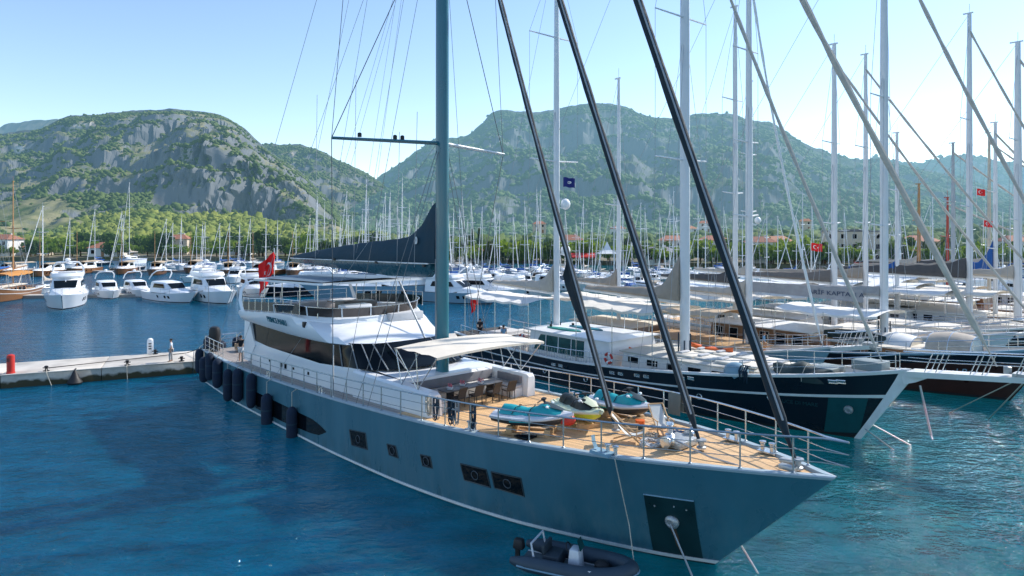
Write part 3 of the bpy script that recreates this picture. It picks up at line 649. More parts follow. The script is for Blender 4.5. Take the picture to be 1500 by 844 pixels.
def sail_cover(x0,x1,z,peak,mid,wd,seed=0,n=16,y=0,dz=0.0,curve=2.6):
    """furled sail under its cover, tall at the mast end (x0) and falling to the boom end (x1)"""
    rng=random.Random(seed); rings=[]; ph=rng.uniform(0,6)
    for i in range(n+1):
        s=i/n; x=x0+(x1-x0)*s; hgt=mid*(1-s*.72)+(peak-mid)*max(0,1-s*curve*1.6)**1.7+ .04*math.sin(i*1.9+ph)*mid
        ww=wd*(1-.45*s)*(1+.10*math.sin(i*2.3+ph)); zz=z+dz*s
        rings.append([(x,y-ww*.5,zz),(x,y-ww*.62,zz+hgt*.25),(x,y-ww*.40,zz+hgt*.62),(x,y-ww*.10,zz+hgt*.97),(x,y+ww*.10,zz+hgt),(x,y+ww*.40,zz+hgt*.62),(x,y+ww*.62,zz+hgt*.25),(x,y+ww*.5,zz)])
    mb=MB(); mb.loft(rings,True,True); return mb
def mast_part(t,x,z0,z1,r,m,spr=(),spl=1.2,n=10,sweep=.0,y=0,flat=.65,name='mast',rs=.06,sprm=None,head=True):
    mb=MB(); mb.tube([(x,y,z0),(x,y,z0+(z1-z0)*.6),(x,y,z1)],[r,r*.95,r*.62],n,flat=flat)
    if head: mb.box((x-.1,y,z1+.05),(r*3,.1,.12)); mb.tube([(x,y,z1),(x,y,z1+.9)],.02,4)
    ma=mb.build(name,m,t)
    for zz in spr:
        s=MB()
        for sy in (-1,1): s.tube([(x,y,zz),(x-sweep,y+sy*spl,zz+.12)],[rs,rs*.7],6)
        s.build('spreader',sprm or m,ma)
    return ma
def make_sailer(L,B,hullm,coverm,mh,label_name='sailing_yacht',detail=True,boomdir=-1):
    t=thing(label_name,'','sailing yacht'); h=small_hull(L,B,1.15)
    ho=hull_parts(t,h,hullm,14); strip_part('stripe',h,.86,.94,.02,BLUEC if hullm is WHITE else WHITE2,ho,12)
    x=h.xo
    cb=cabin_loft([(x-L*.30,B*.16,.1,1.1,1.25),(x-L*.36,B*.24,B*.2,1.1,1.6),(x-L*.62,B*.27,B*.24,1.05,1.65),(x-L*.64,B*.27,B*.22,1.0,1.3)]).build('cabin',WHITE,t)
    q=MB()
    for sy in (-1,1): q.add([(x-L*.38,sy*B*.235,1.28),(x-L*.60,sy*B*.262,1.28),(x-L*.60,sy*B*.25,1.5),(x-L*.38,sy*B*.222,1.48)],[(0,1,2,3)],0,False)
    q.build('window',GLASS,cb,weld=False)
    xm=x-L*.40
    mast_part(t,xm,1.3,mh,.11,MASTW,(mh*.45,mh*.7),B*.28,8)
    bo=MB().tube([(xm,0,2.5),(xm-L*.36,0,2.6)],.07,6).build('boom',MASTW,t)
    sail_cover(xm-.1,xm-L*.35,2.55,1.3,.42,.36,3).build('sail_cover',coverm,bo)
    st=MB()
    for p in ((x-.2,0,1.4),(x-L+.3,0,1.1)): st.tube([p,(xm,0,mh-.2)],.014,4)
    for sy in (-1,1): st.tube([(xm-.3,sy*B*.45,1.1),(xm,sy*B*.28,mh*.45),(xm,0,mh*.9)],.012,4)
    st.build('rigging',LWIRE,t)
    MB().tube([(x-.35,0,1.6),(xm+.25,0,mh-.8)],[.09,.05],6).build('furled_jib',WHITE2,t)
    d=MB(); xs=x-L*.64
    d.loft([[(xs+.5*math.sin(a*PI/2),y_,1.3+.0) if k==0 else (xs+.2-1.3*(k/4),y_,1.3+.9*math.sin(k/4*PI*.8)) for k in range(5)] for a,y_ in ((0,-B*.25),(0,0),(0,B*.25))],closed=False)
    d.build('sprayhood',coverm,t,weld=False)
    rl=MB()
    for sy in (-1,1):
        pts=[Vector(h.P(u,1,sy,-.08))+Vector((0,0,.6)) for u in h.us(10,.02,.98)]; rl.tube(pts,.018,4)
        for p in pts[::2]: rl.tube([p-Vector((0,0,.6)),p],.018,4)
    rl.build('guard_rail',STEEL,t)
    return t
def make_cruiser(L,B,hullm,fly=True,arch=True,hat=WHITE):
    t=thing('motor_cruiser','','motor boat'); fb=1.55*L/16; h=small_hull(L,B,fb,L*.13)
    ho=hull_parts(t,h,hullm,18); k=L/16
    strip_part('boot_stripe',h,.02,.10,.02,NAVY,ho,14)
    for s_ in (.32,.38,.52):
        for sd_ in (1,-1):
            q=MB(); z=fb*.55; a=[h.side(L*s_,z-.15*k,sd_,.02),h.side(L*(s_+.03),z-.15*k,sd_,.02),h.side(L*(s_+.034),z+.28*k,sd_,.02),h.side(L*(s_+.004),z+.28*k,sd_,.02)]
            q.add(a,[(0,1,2,3)],0,False); q.build('porthole',GLASS,ho,weld=False)
    x=h.xo; z=fb*.95
    cabin_loft([(x-L*.16,B*.12,.15,z+.1,z+.2*k),(x-L*.28,B*.30,B*.24,z,z+.55*k),(x-L*.42,B*.37,B*.33,z,z+.75*k)]).build('foredeck_trunk',WHITE,t)
    cb=cabin_loft([(x-L*.36,B*.34,B*.22,z+.4*k,z+.62*k),(x-L*.47,B*.38,B*.30,z,z+1.75*k),(x-L*.72,B*.40,B*.34,z,z+1.85*k),(x-L*.76,B*.40,B*.34,z,z+1.75*k)]).build('cabin',WHITE,t)
    q=MB()
    for sy in (-1,1):
        q.add([(x-L*.455,sy*(B*.358),z+.85*k),(x-L*.70,sy*(B*.385),z+.80*k),(x-L*.68,sy*B*.366,z+1.5*k),(x-L*.49,sy*B*.342,z+1.5*k)],[(0,1,2,3)],0,False)
    q.build('side_window',GLASS,cb,weld=False)
    q=MB(); q.add([(x-L*.375,-B*.235,z+.74*k),(x-L*.375,B*.235,z+.74*k),(x-L*.455,B*.265,z+1.55*k),(x-L*.455,-B*.265,z+1.55*k)],[(0,1,2,3)],0,False)
    q.v=[(a+.06,b,c+.06) for a,b,c in q.v]; q.build('windscreen',GLASS,cb,weld=False)
    if fly:
        f=MB(); zt=z+1.85*k
        rings=[]
        for i in range(13):
            a=PI*i/12; px_=x-L*.60+L*.15*math.sin(a)*1.0 if 0 else None
        out=[(x-L*.78,-B*.36),(x-L*.58,-B*.36),(x-L*.49,-B*.30),(x-L*.46,-B*.12),(x-L*.46,B*.12),(x-L*.49,B*.30),(x-L*.58,B*.36),(x-L*.78,B*.36)]
        f.loft([[(a,b,zt-.05) for a,b in out],[(a+.15*k,b*1.06,zt+.22*k) for a,b in out],[(a-.05,b,zt+.6*k) for a,b in out],[(a-.12,b*.93,zt+.58*k) for a,b in out],[(a-.12,b*.93,zt+.1*k) for a,b in out]],closed=True,caps=True)
        f.build('flybridge',WHITE,t)
        c=MB(); c.box((x-L*.66,0,zt+.42*k),(1.8*k,B*.4,.45*k)); c.build('seat',CUSH,t,bevel=.05)
    if arch:
        zt=z+1.85*k; a_=MB()
        for sy in (-1,1): a_.tube([(x-L*.80,sy*B*.36,zt+.3*k),(x-L*.74,sy*B*.34,zt+1.2*k),(x-L*.70,sy*B*.25,zt+1.75*k),(x-L*.69,0,zt+1.85*k)],.11*k,6)
        a_.build('radar_arch',WHITE,t); MB().ball((x-L*.69,0,zt+2.1*k),(.35*k,.35*k,.22*k),10).build('radar_dome',WHITE,t)
    rl=MB()
    for sy in (-1,1):
        pts=[Vector(h.P(u,1,sy,-.1))+Vector((0,0,.7*k)) for u in h.us(9,.01,.55)]; rl.tube(pts,.022,4)
        for p in pts[::2]: rl.tube([p-Vector((0,0,.7*k)),p],.02,4)
    rl.build('guard_rail',STEEL,t)
    return t
PROTO_S=[make_sailer(12,3.8,WHITE,BLUEC,16.5),make_sailer(13,4,WHITE,BEIGE,18),make_sailer(11,3.6,WHITE,DKGREY,15),make_sailer(14,4.2,NAVY,BLUEC,19.5)]
SLBL=['white sailing yacht with blue sail cover moored in the far marina','white sailing yacht with beige sail cover moored in the far marina','white sailing yacht with dark grey sail cover moored in the far marina','navy hulled sailing yacht with blue sail cover moored in the far marina']
SGRP=['blue-covered sailing yachts in the far marina','beige-covered sailing yachts in the far marina','grey-covered sailing yachts in the far marina','navy sailing yachts in the far marina']
def put(proto,label,group,px,Y,rz,sc=1.0,hz=1.0):
    o=proto if not proto.get('label') else copy_tree(proto)
    o.location=((px-750)/1000*Y,Y,0); o.rotation_euler=(0,0,rz); o.scale=(sc,sc,sc*hz); tag(o,label,None,group); return o
rb=random.Random(5)
def put_s(px,Y,rz,k=None,hz=1.0,sc=1.0):
    k=rb.choices([0,1,2,3],[4,4,2,1])[0] if k is None else k
    return put(PROTO_S[k],SLBL[k],SGRP[k],px,Y,rz,sc,hz)
# left shore row
for px,top in [(105,312),(142,318),(183,322),(298,328),(467*.0+248,338),(258,338),(267,310),(302,338),(326,330),(340,338),(352,330),(369,325),(390,338),(407,322),(437,335)]:
    Y=rb.uniform(178,205); put_s(px,Y,R(rb.uniform(-110,-70)),hz=max(.75,(11+(335-top)*Y/1000)/17))
for px,top in [(185,316),(193,268),(290,330)]:
    put_s(px,214,R(rb.uniform(-110,-70)),1,sc=.85,hz=1/.85*(11+(335-top)*.212)/18)
for px in range(455,700,13):
    Y=rb.uniform(170,196); put_s(px+rb.uniform(-5,5),Y,R(rb.uniform(-110,-70)),hz=rb.uniform(.8,1.12))
for px,top,Y in [(538,265,150),(572,300,152),(590,262,158),(553,322,150),(610,318,160)]: put_s(px,Y,R(-85),1,(11+(335-top)*Y/1000)/18)
for px in list(range(690,1000,15))+list(range(1000,1500,26))+list(range(470,690,17)):
    Y=rb.uniform(140,172); put_s(px+rb.uniform(-6,6),Y,R(rb.uniform(-125,-60)),hz=rb.uniform(.75,1.05))
for px in range(900,1500,48):
    Y=rb.uniform(112,130); put_s(px+rb.uniform(-8,8),Y,R(rb.uniform(115,140)),hz=rb.uniform(.8,1.0))
put_s(72,118,R(-100),1,(11+32*.118)/18.)
# motor cruisers of the left pontoon, each singled out
PC=[make_cruiser(18,5.2,WHITE),make_cruiser(15,4.6,WHITE,fly=False),make_cruiser(16,4.8,WHITE2,arch=False),make_cruiser(20,5.6,LBLUE),make_cruiser(17,5,NAVY)]
def excursion():
    t=make_cruiser(17,4.8,WOOD,fly=False,arch=False); t.name='excursion_boat'; a=MB()
    a.loft([[(x,y,3.6+.2*math.cos(y)) for y in (-2,-1,0,1,2)] for x in (-7.5,-4,-1,2)],closed=False); a.build('awning',mat('tan_awning',(.52,.40,.27),.85,var=.1),t,weld=False)
    for x in (-7.3,-2.5,1.8):
        for y in (-1.9,1.9): MB().tube([(x,y,1.4),(x,y,3.55)],.05,5).build('pole',MASTW,t)
    MB().tube([(3,0,1.4),(3,0,13)],[.13,.07],6).build('mast',MASTO,t); return t
PC.append(excursion())
def put_c(k,px,Y,rz,label,sc=1.0,group=None): return put(PC[k],label,group,px,Y,R(rz),sc)
put_c(0,97,98,-60,'large white flybridge motor yacht, bow on, at the end of the left pontoon',1.05)
put_c(1,158,110,-52,'white motor boat with open bridge just right of the large pontoon yacht',.82)
put_c(1,202,112,-48,'small white sports cruiser lying among the left pontoon boats',.8)
put_c(1,253,104,-38,'white sports cruiser with grey foredeck left of the wide bow-on cruiser',.95)
put_c(0,312,104,-50,'wide white cruiser with raked windscreen, right end of the left pontoon row',.98)
put_c(2,372,112,-60,'white motor boat half hidden behind the red flag of the teal yacht',.9)
put_c(0,345,140,-80,'white flybridge cruiser in the second row behind the left pontoon',.7)
put_c(2,290,142,-100,'cream motor boat in the second row behind the left pontoon',.7)
put_c(3,570,104,-150,'long pale blue motor yacht seen beyond the teal flybridge',1.35)
put_c(4,445,112,-170,'dark blue motor boat lying beyond the red flag',.95)
put_c(3,668,102,-30,'pale blue motor yacht with its bow just right of the teal mast',.85)
put_c(0,712,108,-28,'white motor yacht with three round portholes, left of the white pair',.85)
put_c(2,762,112,-28,'white motor yacht with one dark porthole, right of the white pair',.85)
put_c(1,815,122,-30,'white cruiser partly behind the left white gulet mast',.9)
for i,px in enumerate((700,735,770,805)): put_c((0,1,2,1)[i],px,130+i%2*6,-80,'white motor boat stern on in the row behind the white pair',.65,'motor boats in the row behind the white pair')
for i in range(13):
    put_c((1,2,1,0)[i%4],868+i*22+rb.uniform(-6,6),rb.uniform(126,140),rb.uniform(-110,-70),'small white motor boat packed along the mid distance pontoon',.55,'small motor boats along the mid distance pontoon')
for i in range(14):
    put_c((0,2,1,2)[i%4],1100+i*30+rb.uniform(-8,8),rb.uniform(108,135),rb.uniform(60,120),'white cruiser wedged between the moored gulets and the right shore',.75,'cruisers between the gulets and the right shore')
for i in range(9):
    put_c(5,20+i*52+rb.uniform(-8,8),rb.uniform(158,172),rb.uniform(-120,-60),'wooden excursion boat with tan awning in the far rows off the left shore',.8,'wooden excursion boats off the left shore')
# floating pontoons
def pontoon(x0,y0,x1,y1,w_,label,name='floating_pontoon'):
    a=Vector((x0,y0,0)); b=Vector((x1,y1,0)); L=(b-a).length
    t=thing(name,label,'pontoon',tuple((a+b)/2),math.atan2(y1-y0,x1-x0))
    MB().box((0,0,.1),(L,w_*.9,.5)).build('float',mat('pontoon_concrete',(.36,.36,.35),.9,var=.15),t)
    MB().box((0,0,.43),(L,w_,.16)).build('walkway',mat('pontoon_deck',(.48,.45,.40),.85,var=.12),t)
    n=int(L/12)
    for i in range(n+1): MB().lathe([(.16,.5),(.16,1.3),(.2,1.3),(.05,1.5)],(-L/2+.5+i*(L-1)/max(n,1),w_*.35,0),8).build('service_post',WHITE2,t)
pontoon(-95,106,-45.5,112,2.4,'long low floating pontoon below the left row of motor boats')
pontoon(16,118,46,122,2.4,'floating pontoon lined with small motor boats in the middle distance')
pontoon(-120,170,-30,176,2.4,'distant floating pontoon off the left shore')
pontoon(-10,150,110,150,2.4,'distant floating pontoon off the right shore')
# ---------------------------------------------------------------- people
def skin_mesh(verts,edges,radii,root=0,sub=2,smooth=True):
    me=bpy.data.meshes.new('tmp'); me.from_pydata(verts,edges,[]); ob=bpy.data.objects.new('tmp',me); COL.objects.link(ob)
    md=ob.modifiers.new('s','SKIN'); md.use_smooth_shade=True
    for i,r in enumerate(radii):
        sv=me.skin_vertices[0].data[i]; sv.radius=r if isinstance(r,tuple) else (r,r); sv.use_root=(i==root)
    ms=ob.modifiers.new('u','SUBSURF'); ms.levels=sub; ms.render_levels=sub
    dg=bpy.context.evaluated_depsgraph_get(); out=bpy.data.meshes.new_from_object(ob.evaluated_get(dg))
    bpy.data.objects.remove(ob); bpy.data.meshes.remove(me)
    for p in out.polygons: p.use_smooth=True
    return out
def person(label,loc,rz,shirt,shorts,pose='stand',H=1.75,longleg=False,group=None):
    """faces local +x"""
    t=thing('person',label,'person',loc,rz,group); k=H/1.75
    J={'pel':(0,0,.95),'spine':(-.01,0,1.12),'chest':(0,0,1.32),'neck':(.0,0,1.48),'head0':(.015,0,1.55),'head1':(.02,0,1.63),'head2':(.01,0,1.70)}
    sgn={'l':1,'r':-1}
    for q,s in sgn.items():
        J['sh'+q]=(0,s*.17,1.41); J['hip'+q]=(0,s*.09,.90)
        if pose=='sit':
            J['kn'+q]=(.42,s*.12,.90-.0); J['an'+q]=(.46,s*.12,.48); J['toe'+q]=(.62,s*.14,.44); J['hl'+q]=(.44,s*.12,.44)
            J['el'+q]=(.05,s*.25,1.14); J['wr'+q]=(.27,s*.17,1.02)
        else:
            st=.05*s if pose=='stand' else .16*s
            J['kn'+q]=(.03+st,s*.10,.50); J['an'+q]=(st*1.2,s*.11,.09); J['toe'+q]=(.17+st*1.2,s*.13,.03); J['hl'+q]=(-.03+st*1.2,s*.11,.045)
            if pose=='bend': J['el'+q]=(.10,s*.25,1.18); J['wr'+q]=(.30,s*.13,1.12)
            else: J['el'+q]=(-.04-st*.4,s*.25,1.13); J['wr'+q]=(.05-st,s*.27,.88)
        a=Vector(J['wr'+q]); e=Vector(J['el'+q]); J['pa'+q]=tuple(a+(a-e).normalized()*.09)
    dz=-.44-.46+.0 if pose=='sit' else 0
    rad={'pel':(.15,.11),'spine':(.135,.10),'chest':(.155,.11),'neck':.055,'head0':.07,'head1':.092,'head2':.075}
    for q in 'lr':
        rad.update({'sh'+q:.065,'el'+q:.042,'wr'+q:.030,'pa'+q:.034,'hip'+q:.095,'kn'+q:.058,'an'+q:.040,'toe'+q:.034,'hl'+q:.035})
    names=list(J); ix={n:i for i,n in enumerate(names)}
    E=[('pel','spine'),('spine','chest'),('chest','neck'),('neck','head0'),('head0','head1'),('head1','head2')]
    for q in 'lr': E+=[('chest','sh'+q),('sh'+q,'el'+q),('el'+q,'wr'+q),('wr'+q,'pa'+q),('pel','hip'+q),('hip'+q,'kn'+q),('kn'+q,'an'+q),('an'+q,'toe'+q),('an'+q,'hl'+q)]
    off=-.46 if pose=='sit' else 0
    V=[(Vector(J[n])+Vector((0,0,off)))*k for n in names]
    me=skin_mesh([tuple(p) for p in V],[(ix[a],ix[b]) for a,b in E],[tuple(x*k for x in (rad[n] if isinstance(rad[n],tuple) else (rad[n],rad[n]))) for n in names],0)
    # fingers, nose and ears grow out of the same mesh
    mb=MB()
    for q,s in sgn.items():
        a=Vector(J['wr'+q]); p=Vector(J['pa'+q]); d=(p-a).normalized(); side=d.cross(Vector((0,1,0))).normalized()
        for j,(o_,l) in enumerate(((-.026,.065),(-.009,.078),(.009,.075),(.025,.058))):
            b=p+side*o_; c=b+d*l*.55+Vector((0,-s*.006,0)); e=c+d*l*.45+Vector((0,-s*.02,0)); mb.tube([(v+Vector((0,0,off)))*k for v in (b,c,e)],[.011*k,.010*k,.007*k],5)
        b=a.lerp(p,.5)+side*-.03; mb.tube([(v+Vector((0,0,off)))*k for v in (b,b+d*.03-side*.03,b+d*.065-side*.036)],[.012*k,.011*k,.008*k],5)
    mb.tube([(Vector(v)+Vector((0,0,off)))*k for v in ((.095,0,1.645),(.125,0,1.61),(.10,0,1.598))],[.010,.017,.010],6)
    for s in (-1,1): mb.ball((Vector((.01,s*.098,1.62))+Vector((0,0,off)))*k,(.022,.012,.034),6)
    bm=bmesh.new(); bm.from_mesh(me); n0=len(bm.verts); vv=[bm.verts.new(p) for p in mb.v]; 
    for f in mb.f:
        try: bm.faces.new([vv[i] for i in f]).smooth=True
        except Exception: pass
    bm.to_mesh(me); bm.free(); me.materials.clear(); me.materials.append(SKIN); me.name='body'; link('body',me,t)
    def cloth(nm,ns,es,grow,m):
        pos=[]; rr=[]
        for x in ns:
            key,p=x if isinstance(x,tuple) else (x,J[x])
            pos.append(tuple((Vector(p)+Vector((0,0,off)))*k)); r0=rad[key]; r0=r0 if isinstance(r0,tuple) else (r0,r0)
            rr.append(tuple((q+grow)*k for q in r0))
        c=skin_mesh(pos,es,rr,0); c.materials.clear(); c.materials.append(m); c.name=nm; link(nm,c,t)
    def L_(a,b,f): return tuple(Vector(J[a]).lerp(Vector(J[b]),f))
    ns=['pel','spine','chest',('neck',L_('chest','neck',.75)),'shl',('shl',L_('shl','ell',.75)),'shr',('shr',L_('shr','elr',.75))]
    cloth('shirt',ns,[(0,1),(1,2),(2,3),(2,4),(4,5),(2,6),(6,7)],.014,shirt)
    ns=['pel','hipl',('knl',L_('hipl','knl',1 if longleg else .85)),'hipr',('knr',L_('hipr','knr',1 if longleg else .85))]; es=[(0,1),(1,2),(0,3),(3,4)]
    if longleg: ns+=[('knl',L_('knl','anl',.9)),('knr',L_('knr','anr',.9))]; es+=[(2,5),(4,6)]
    cloth('trousers' if longleg else 'shorts',ns,es,.022,shorts)
    hb=MB(); hb.ball((Vector((-.012,0,1.668))+Vector((0,0,off)))*k,(.108*k,.103*k,.085*k),12); hb.build('hair',HAIR,t)
    return t
SH_BLACK=mat('black_shirt',(.012,.014,.02),.85); SH_WHITE=mat('white_shirt',(.7,.72,.75),.85); SH_BLUE=mat('pale_blue_shirt',(.22,.42,.62),.85); SH_NAVY=mat('navy_shorts',(.02,.025,.05),.85); SH_GREY=mat('grey_trousers',(.38,.38,.38),.85)
# ---------------------------------------------------------------- concrete pier
PD=Vector((.911,.413,0)).normalized(); PN=Vector((-PD.y,PD.x,0)); P0=Vector((-35.1,46.8,0)); PTOP=.95
def pier():
    m=bpy.data.materials.new('pier_concrete'); m.use_nodes=True; nt=m.node_tree; b=nt.nodes['Principled BSDF']; L=nt.links.new
    tc=nd(nt,'ShaderNodeTexCoord'); n=nd(nt,'ShaderNodeTexNoise'); n.inputs['Scale'].default_value=.8; n.inputs['Detail'].default_value=9; n.inputs['Roughness'].default_value=.7; L(tc.outputs['Object'],n.inputs['Vector'])
    c=nd(nt,'ShaderNodeValToRGB'); L(n.outputs['Fac'],c.inputs[0]); c.color_ramp.elements[0].position=.3; c.color_ramp.elements[0].color=(.42,.38,.32,1); c.color_ramp.elements[1].position=.7; c.color_ramp.elements[1].color=(.66,.62,.55,1)
    sx=nd(nt,'ShaderNodeSeparateXYZ'); L(tc.outputs['Object'],sx.inputs[0])
    n2=nd(nt,'ShaderNodeTexNoise'); n2.inputs['Scale'].default_value=1.6; n2.inputs['Detail'].default_value=6; L(tc.outputs['Object'],n2.inputs['Vector'])
    k=nd(nt,'ShaderNodeMath',operation='MULTIPLY_ADD'); L(n2.outputs['Fac'],k.inputs[0]); k.inputs[1].default_value=-.7; L(sx.outputs[2],k.inputs[2])
    r=nd(nt,'ShaderNodeMapRange'); r.inputs[1].default_value=-.02; r.inputs[2].default_value=.16; L(k.outputs[0],r.inputs[0])
    x=nd(nt,'ShaderNodeMix',data_type='RGBA'); L(r.outputs[0],x.inputs[0]); x.inputs[6].default_value=(.055,.05,.025,1); L(c.outputs[0],x.inputs[7]); L(x.outputs[2],b.inputs['Base Color'])
    b.inputs['Roughness'].default_value=.9; bp=nd(nt,'ShaderNodeBump'); bp.inputs['Distance'].default_value=.03; L(n.outputs['Fac'],bp.inputs['Height']); L(bp.outputs[0],b.inputs['Normal'])
    t=thing('concrete_pier','long pale concrete pier running from the left edge behind the moored sterns','pier',tuple(P0),math.atan2(PD.y,PD.x))
    mb=MB()
    L0,L1=-60,150
    n_=int((L1-L0)/6); 
    for i in range(n_):
        a=L0+i*6; mb.box((a+2.99,2.45,.05),(5.97,4.7,1.66))
    mb.build('quay_wall',m,t,bevel=.05)
    d=MB()
    for i in range(n_):
        a=L0+i*6; d.box((a+2.99,2.45,.915),(5.96,4.9,.07))
    d.build('walkway',mat('pier_walkway',(.58,.53,.46),.9,var=.34,scale=.5,bump=.01,bscale=8),t,bevel=.015)
pier()
def onpier(k,n,z=PTOP): return tuple(P0+PD*k+PN*n+Vector((0,0,z)))
t=thing('service_pedestal','red rounded service pedestal at the left end of the pier','pedestal',onpier(.5,.5),0)
MB().lathe([(.27,0),(.27,.08),(.24,.1),(.24,1.15),(.22,1.25),(.12,1.31),(.01,1.32)],(0,0,0),20).build('column',RED,t)
mb=MB(); mb.box((.0,-.235,.95),(.22,.03,.26)); mb.build('socket_cover',mat('dark_red_plastic',(.2,.02,.02),.5),t)
t=thing('service_pedestal','white service pedestal with dark sockets near the far edge of the pier','pedestal',(-29.1,54.9,PTOP),math.atan2(PD.y,PD.x))
mb=MB(); mb.box((0,0,.55),(.44,.36,1.1)); mb.build('column',WHITE,t,bevel=.04)
MB().lathe([(.2,0),(.2,.05),(.12,.13),(.01,.15)],(0,0,1.1),12).build('lamp_cap',WHITE2,t)
for zz in (.42,.62,.82):
    q=MB(); q.box((0,-.19,zz),(.2,.03,.09)); q.build('socket',BLACK,t)
def bollard(k,n,label):
    t=thing('mooring_bollard',label,'bollard',onpier(k,n),0,'bollards along the pier edge')
    mb=MB(); mb.lathe([(.2,0),(.2,.04),(.09,.06),(.08,.24),(.13,.30),(.13,.34),(.05,.38)],(0,0,0),12); mb.tube([(-.24,0,.22),(.24,0,.22)],.035,6); mb.build('post',BLACK,t); return t
bollard(2.6,.35,'dark mooring bollard with white rope, nearest the red pedestal'); bollard(7.6,.35,'dark mooring bollard with ropes halfway along the visible pier'); bollard(11.2,.35,'dark mooring bollard at the feet of the man on the pier'); bollard(9.2,4.5,'small bollard on the far pier edge beside the white pedestal')
t=thing('pier_fender','black cone shaped fender hanging on the pier wall','fender',onpier(4.4,-.28,0),math.atan2(PD.y,PD.x))
MB().lathe([(.02,1.0),(.1,.92),(.30,.45),(.5,.12),(.46,.02),(.3,-.05)],(0,0,0),14).build('cone',BLACK,t); MB().tube([(0,0,.98),(0,.3,1.0),(0,.5,.98)],.05,6).build('strap',BLACK,t)
def rope(name,label,pts,r,m,sag=0.0,cat='rope',n=16,group=None):
    P=[Vector(p) for p in pts]; c=P[0].copy(); mb=MB(); out=[]
    for i in range(len(P)-1):
        for j in range(n+(1 if i==len(P)-2 else 0)):
            s=j/n; q=P[i].lerp(P[i+1],s)-Vector((0,0,sag*4*s*(1-s))); out.append(q-c)
    mb.tube(out,r,6); o=mb.build(name,m); o.location=c; return tag(o,label,cat,group)
rope('mooring_line','dark mooring line lying along the pier towards the teal yacht',[onpier(2.6,.35,1.15),onpier(8,2.6,1.02),onpier(11.5,3.4,1.05),(-22.6,52.6,2.2)],.03,mat('dark_rope',(.04,.035,.03),.9),0)
rope('rope','white rope hanging over the pier wall below the left bollard',[onpier(2.6,.35,1.15),onpier(2.7,-.12,.85),onpier(3.0,-.2,.0)],.025,ROPE,0)
rope('rope','white rope hanging over the pier wall below the middle bollard',[onpier(7.6,.35,1.1),onpier(7.6,-.1,.9),onpier(7.65,-.12,-.1)],.025,ROPE,0)
person('man in white shirt and grey trousers standing on the pier',(-25.75,51.55,PTOP),R(200),SH_WHITE,SH_GREY,longleg=True)
# ---------------------------------------------------------------- the teal sailing yacht
YH=Hull(**YACHT)
YC=(TIP[0]-YH.xo*HD[0],TIP[1]-YH.xo*HD[1],0); YRZ=math.atan2(HD[1],HD[0])
def yl(s,t,z): return Vector((YH.xo-s,-t,z))
YM=Matrix.Translation(YC)@Matrix.Rotation(YRZ,4,'Z')
def yw(s,t,z): return YM@yl(s,t,z)
def dz(s): return YH.zs(s)
Y=thing('sailing_yacht','large teal hulled sailing yacht with white superstructure and teak foredeck in front','sailing yacht',YC,YRZ)
def side_patch(h,name,quad,m,parent,side=1,off=.02,n=8,frame=None,fw=.05):
    """quad in (s,z): top-left, top-right, bottom-right, bottom-left, left being aft"""
    (a,b,c,d)=quad; rows=[]
    for i in range(n+1):
        u=i/n; top=(a[0]+(b[0]-a[0])*u,a[1]+(b[1]-a[1])*u); bot=(d[0]+(c[0]-d[0])*u,d[1]+(c[1]-d[1])*u)
        rows.append([h.side(top[0]+(bot[0]-top[0])*v,top[1]+(bot[1]-top[1])*v,side,off) for v in (0,.33,.67,1)])
    mb=MB(); mb.loft(rows,closed=False); o=mb.build(name,m,parent,weld=False)
    if frame is not None:
        ring=[r[0] for r in rows]+[rows[-1][1],rows[-1][2]]+[r[3] for r in reversed(rows)]+[rows[0][2],rows[0][1]]
        f=MB(); f.tube(ring+[ring[0]],fw,6); f.build('frame',frame,o)
    return o
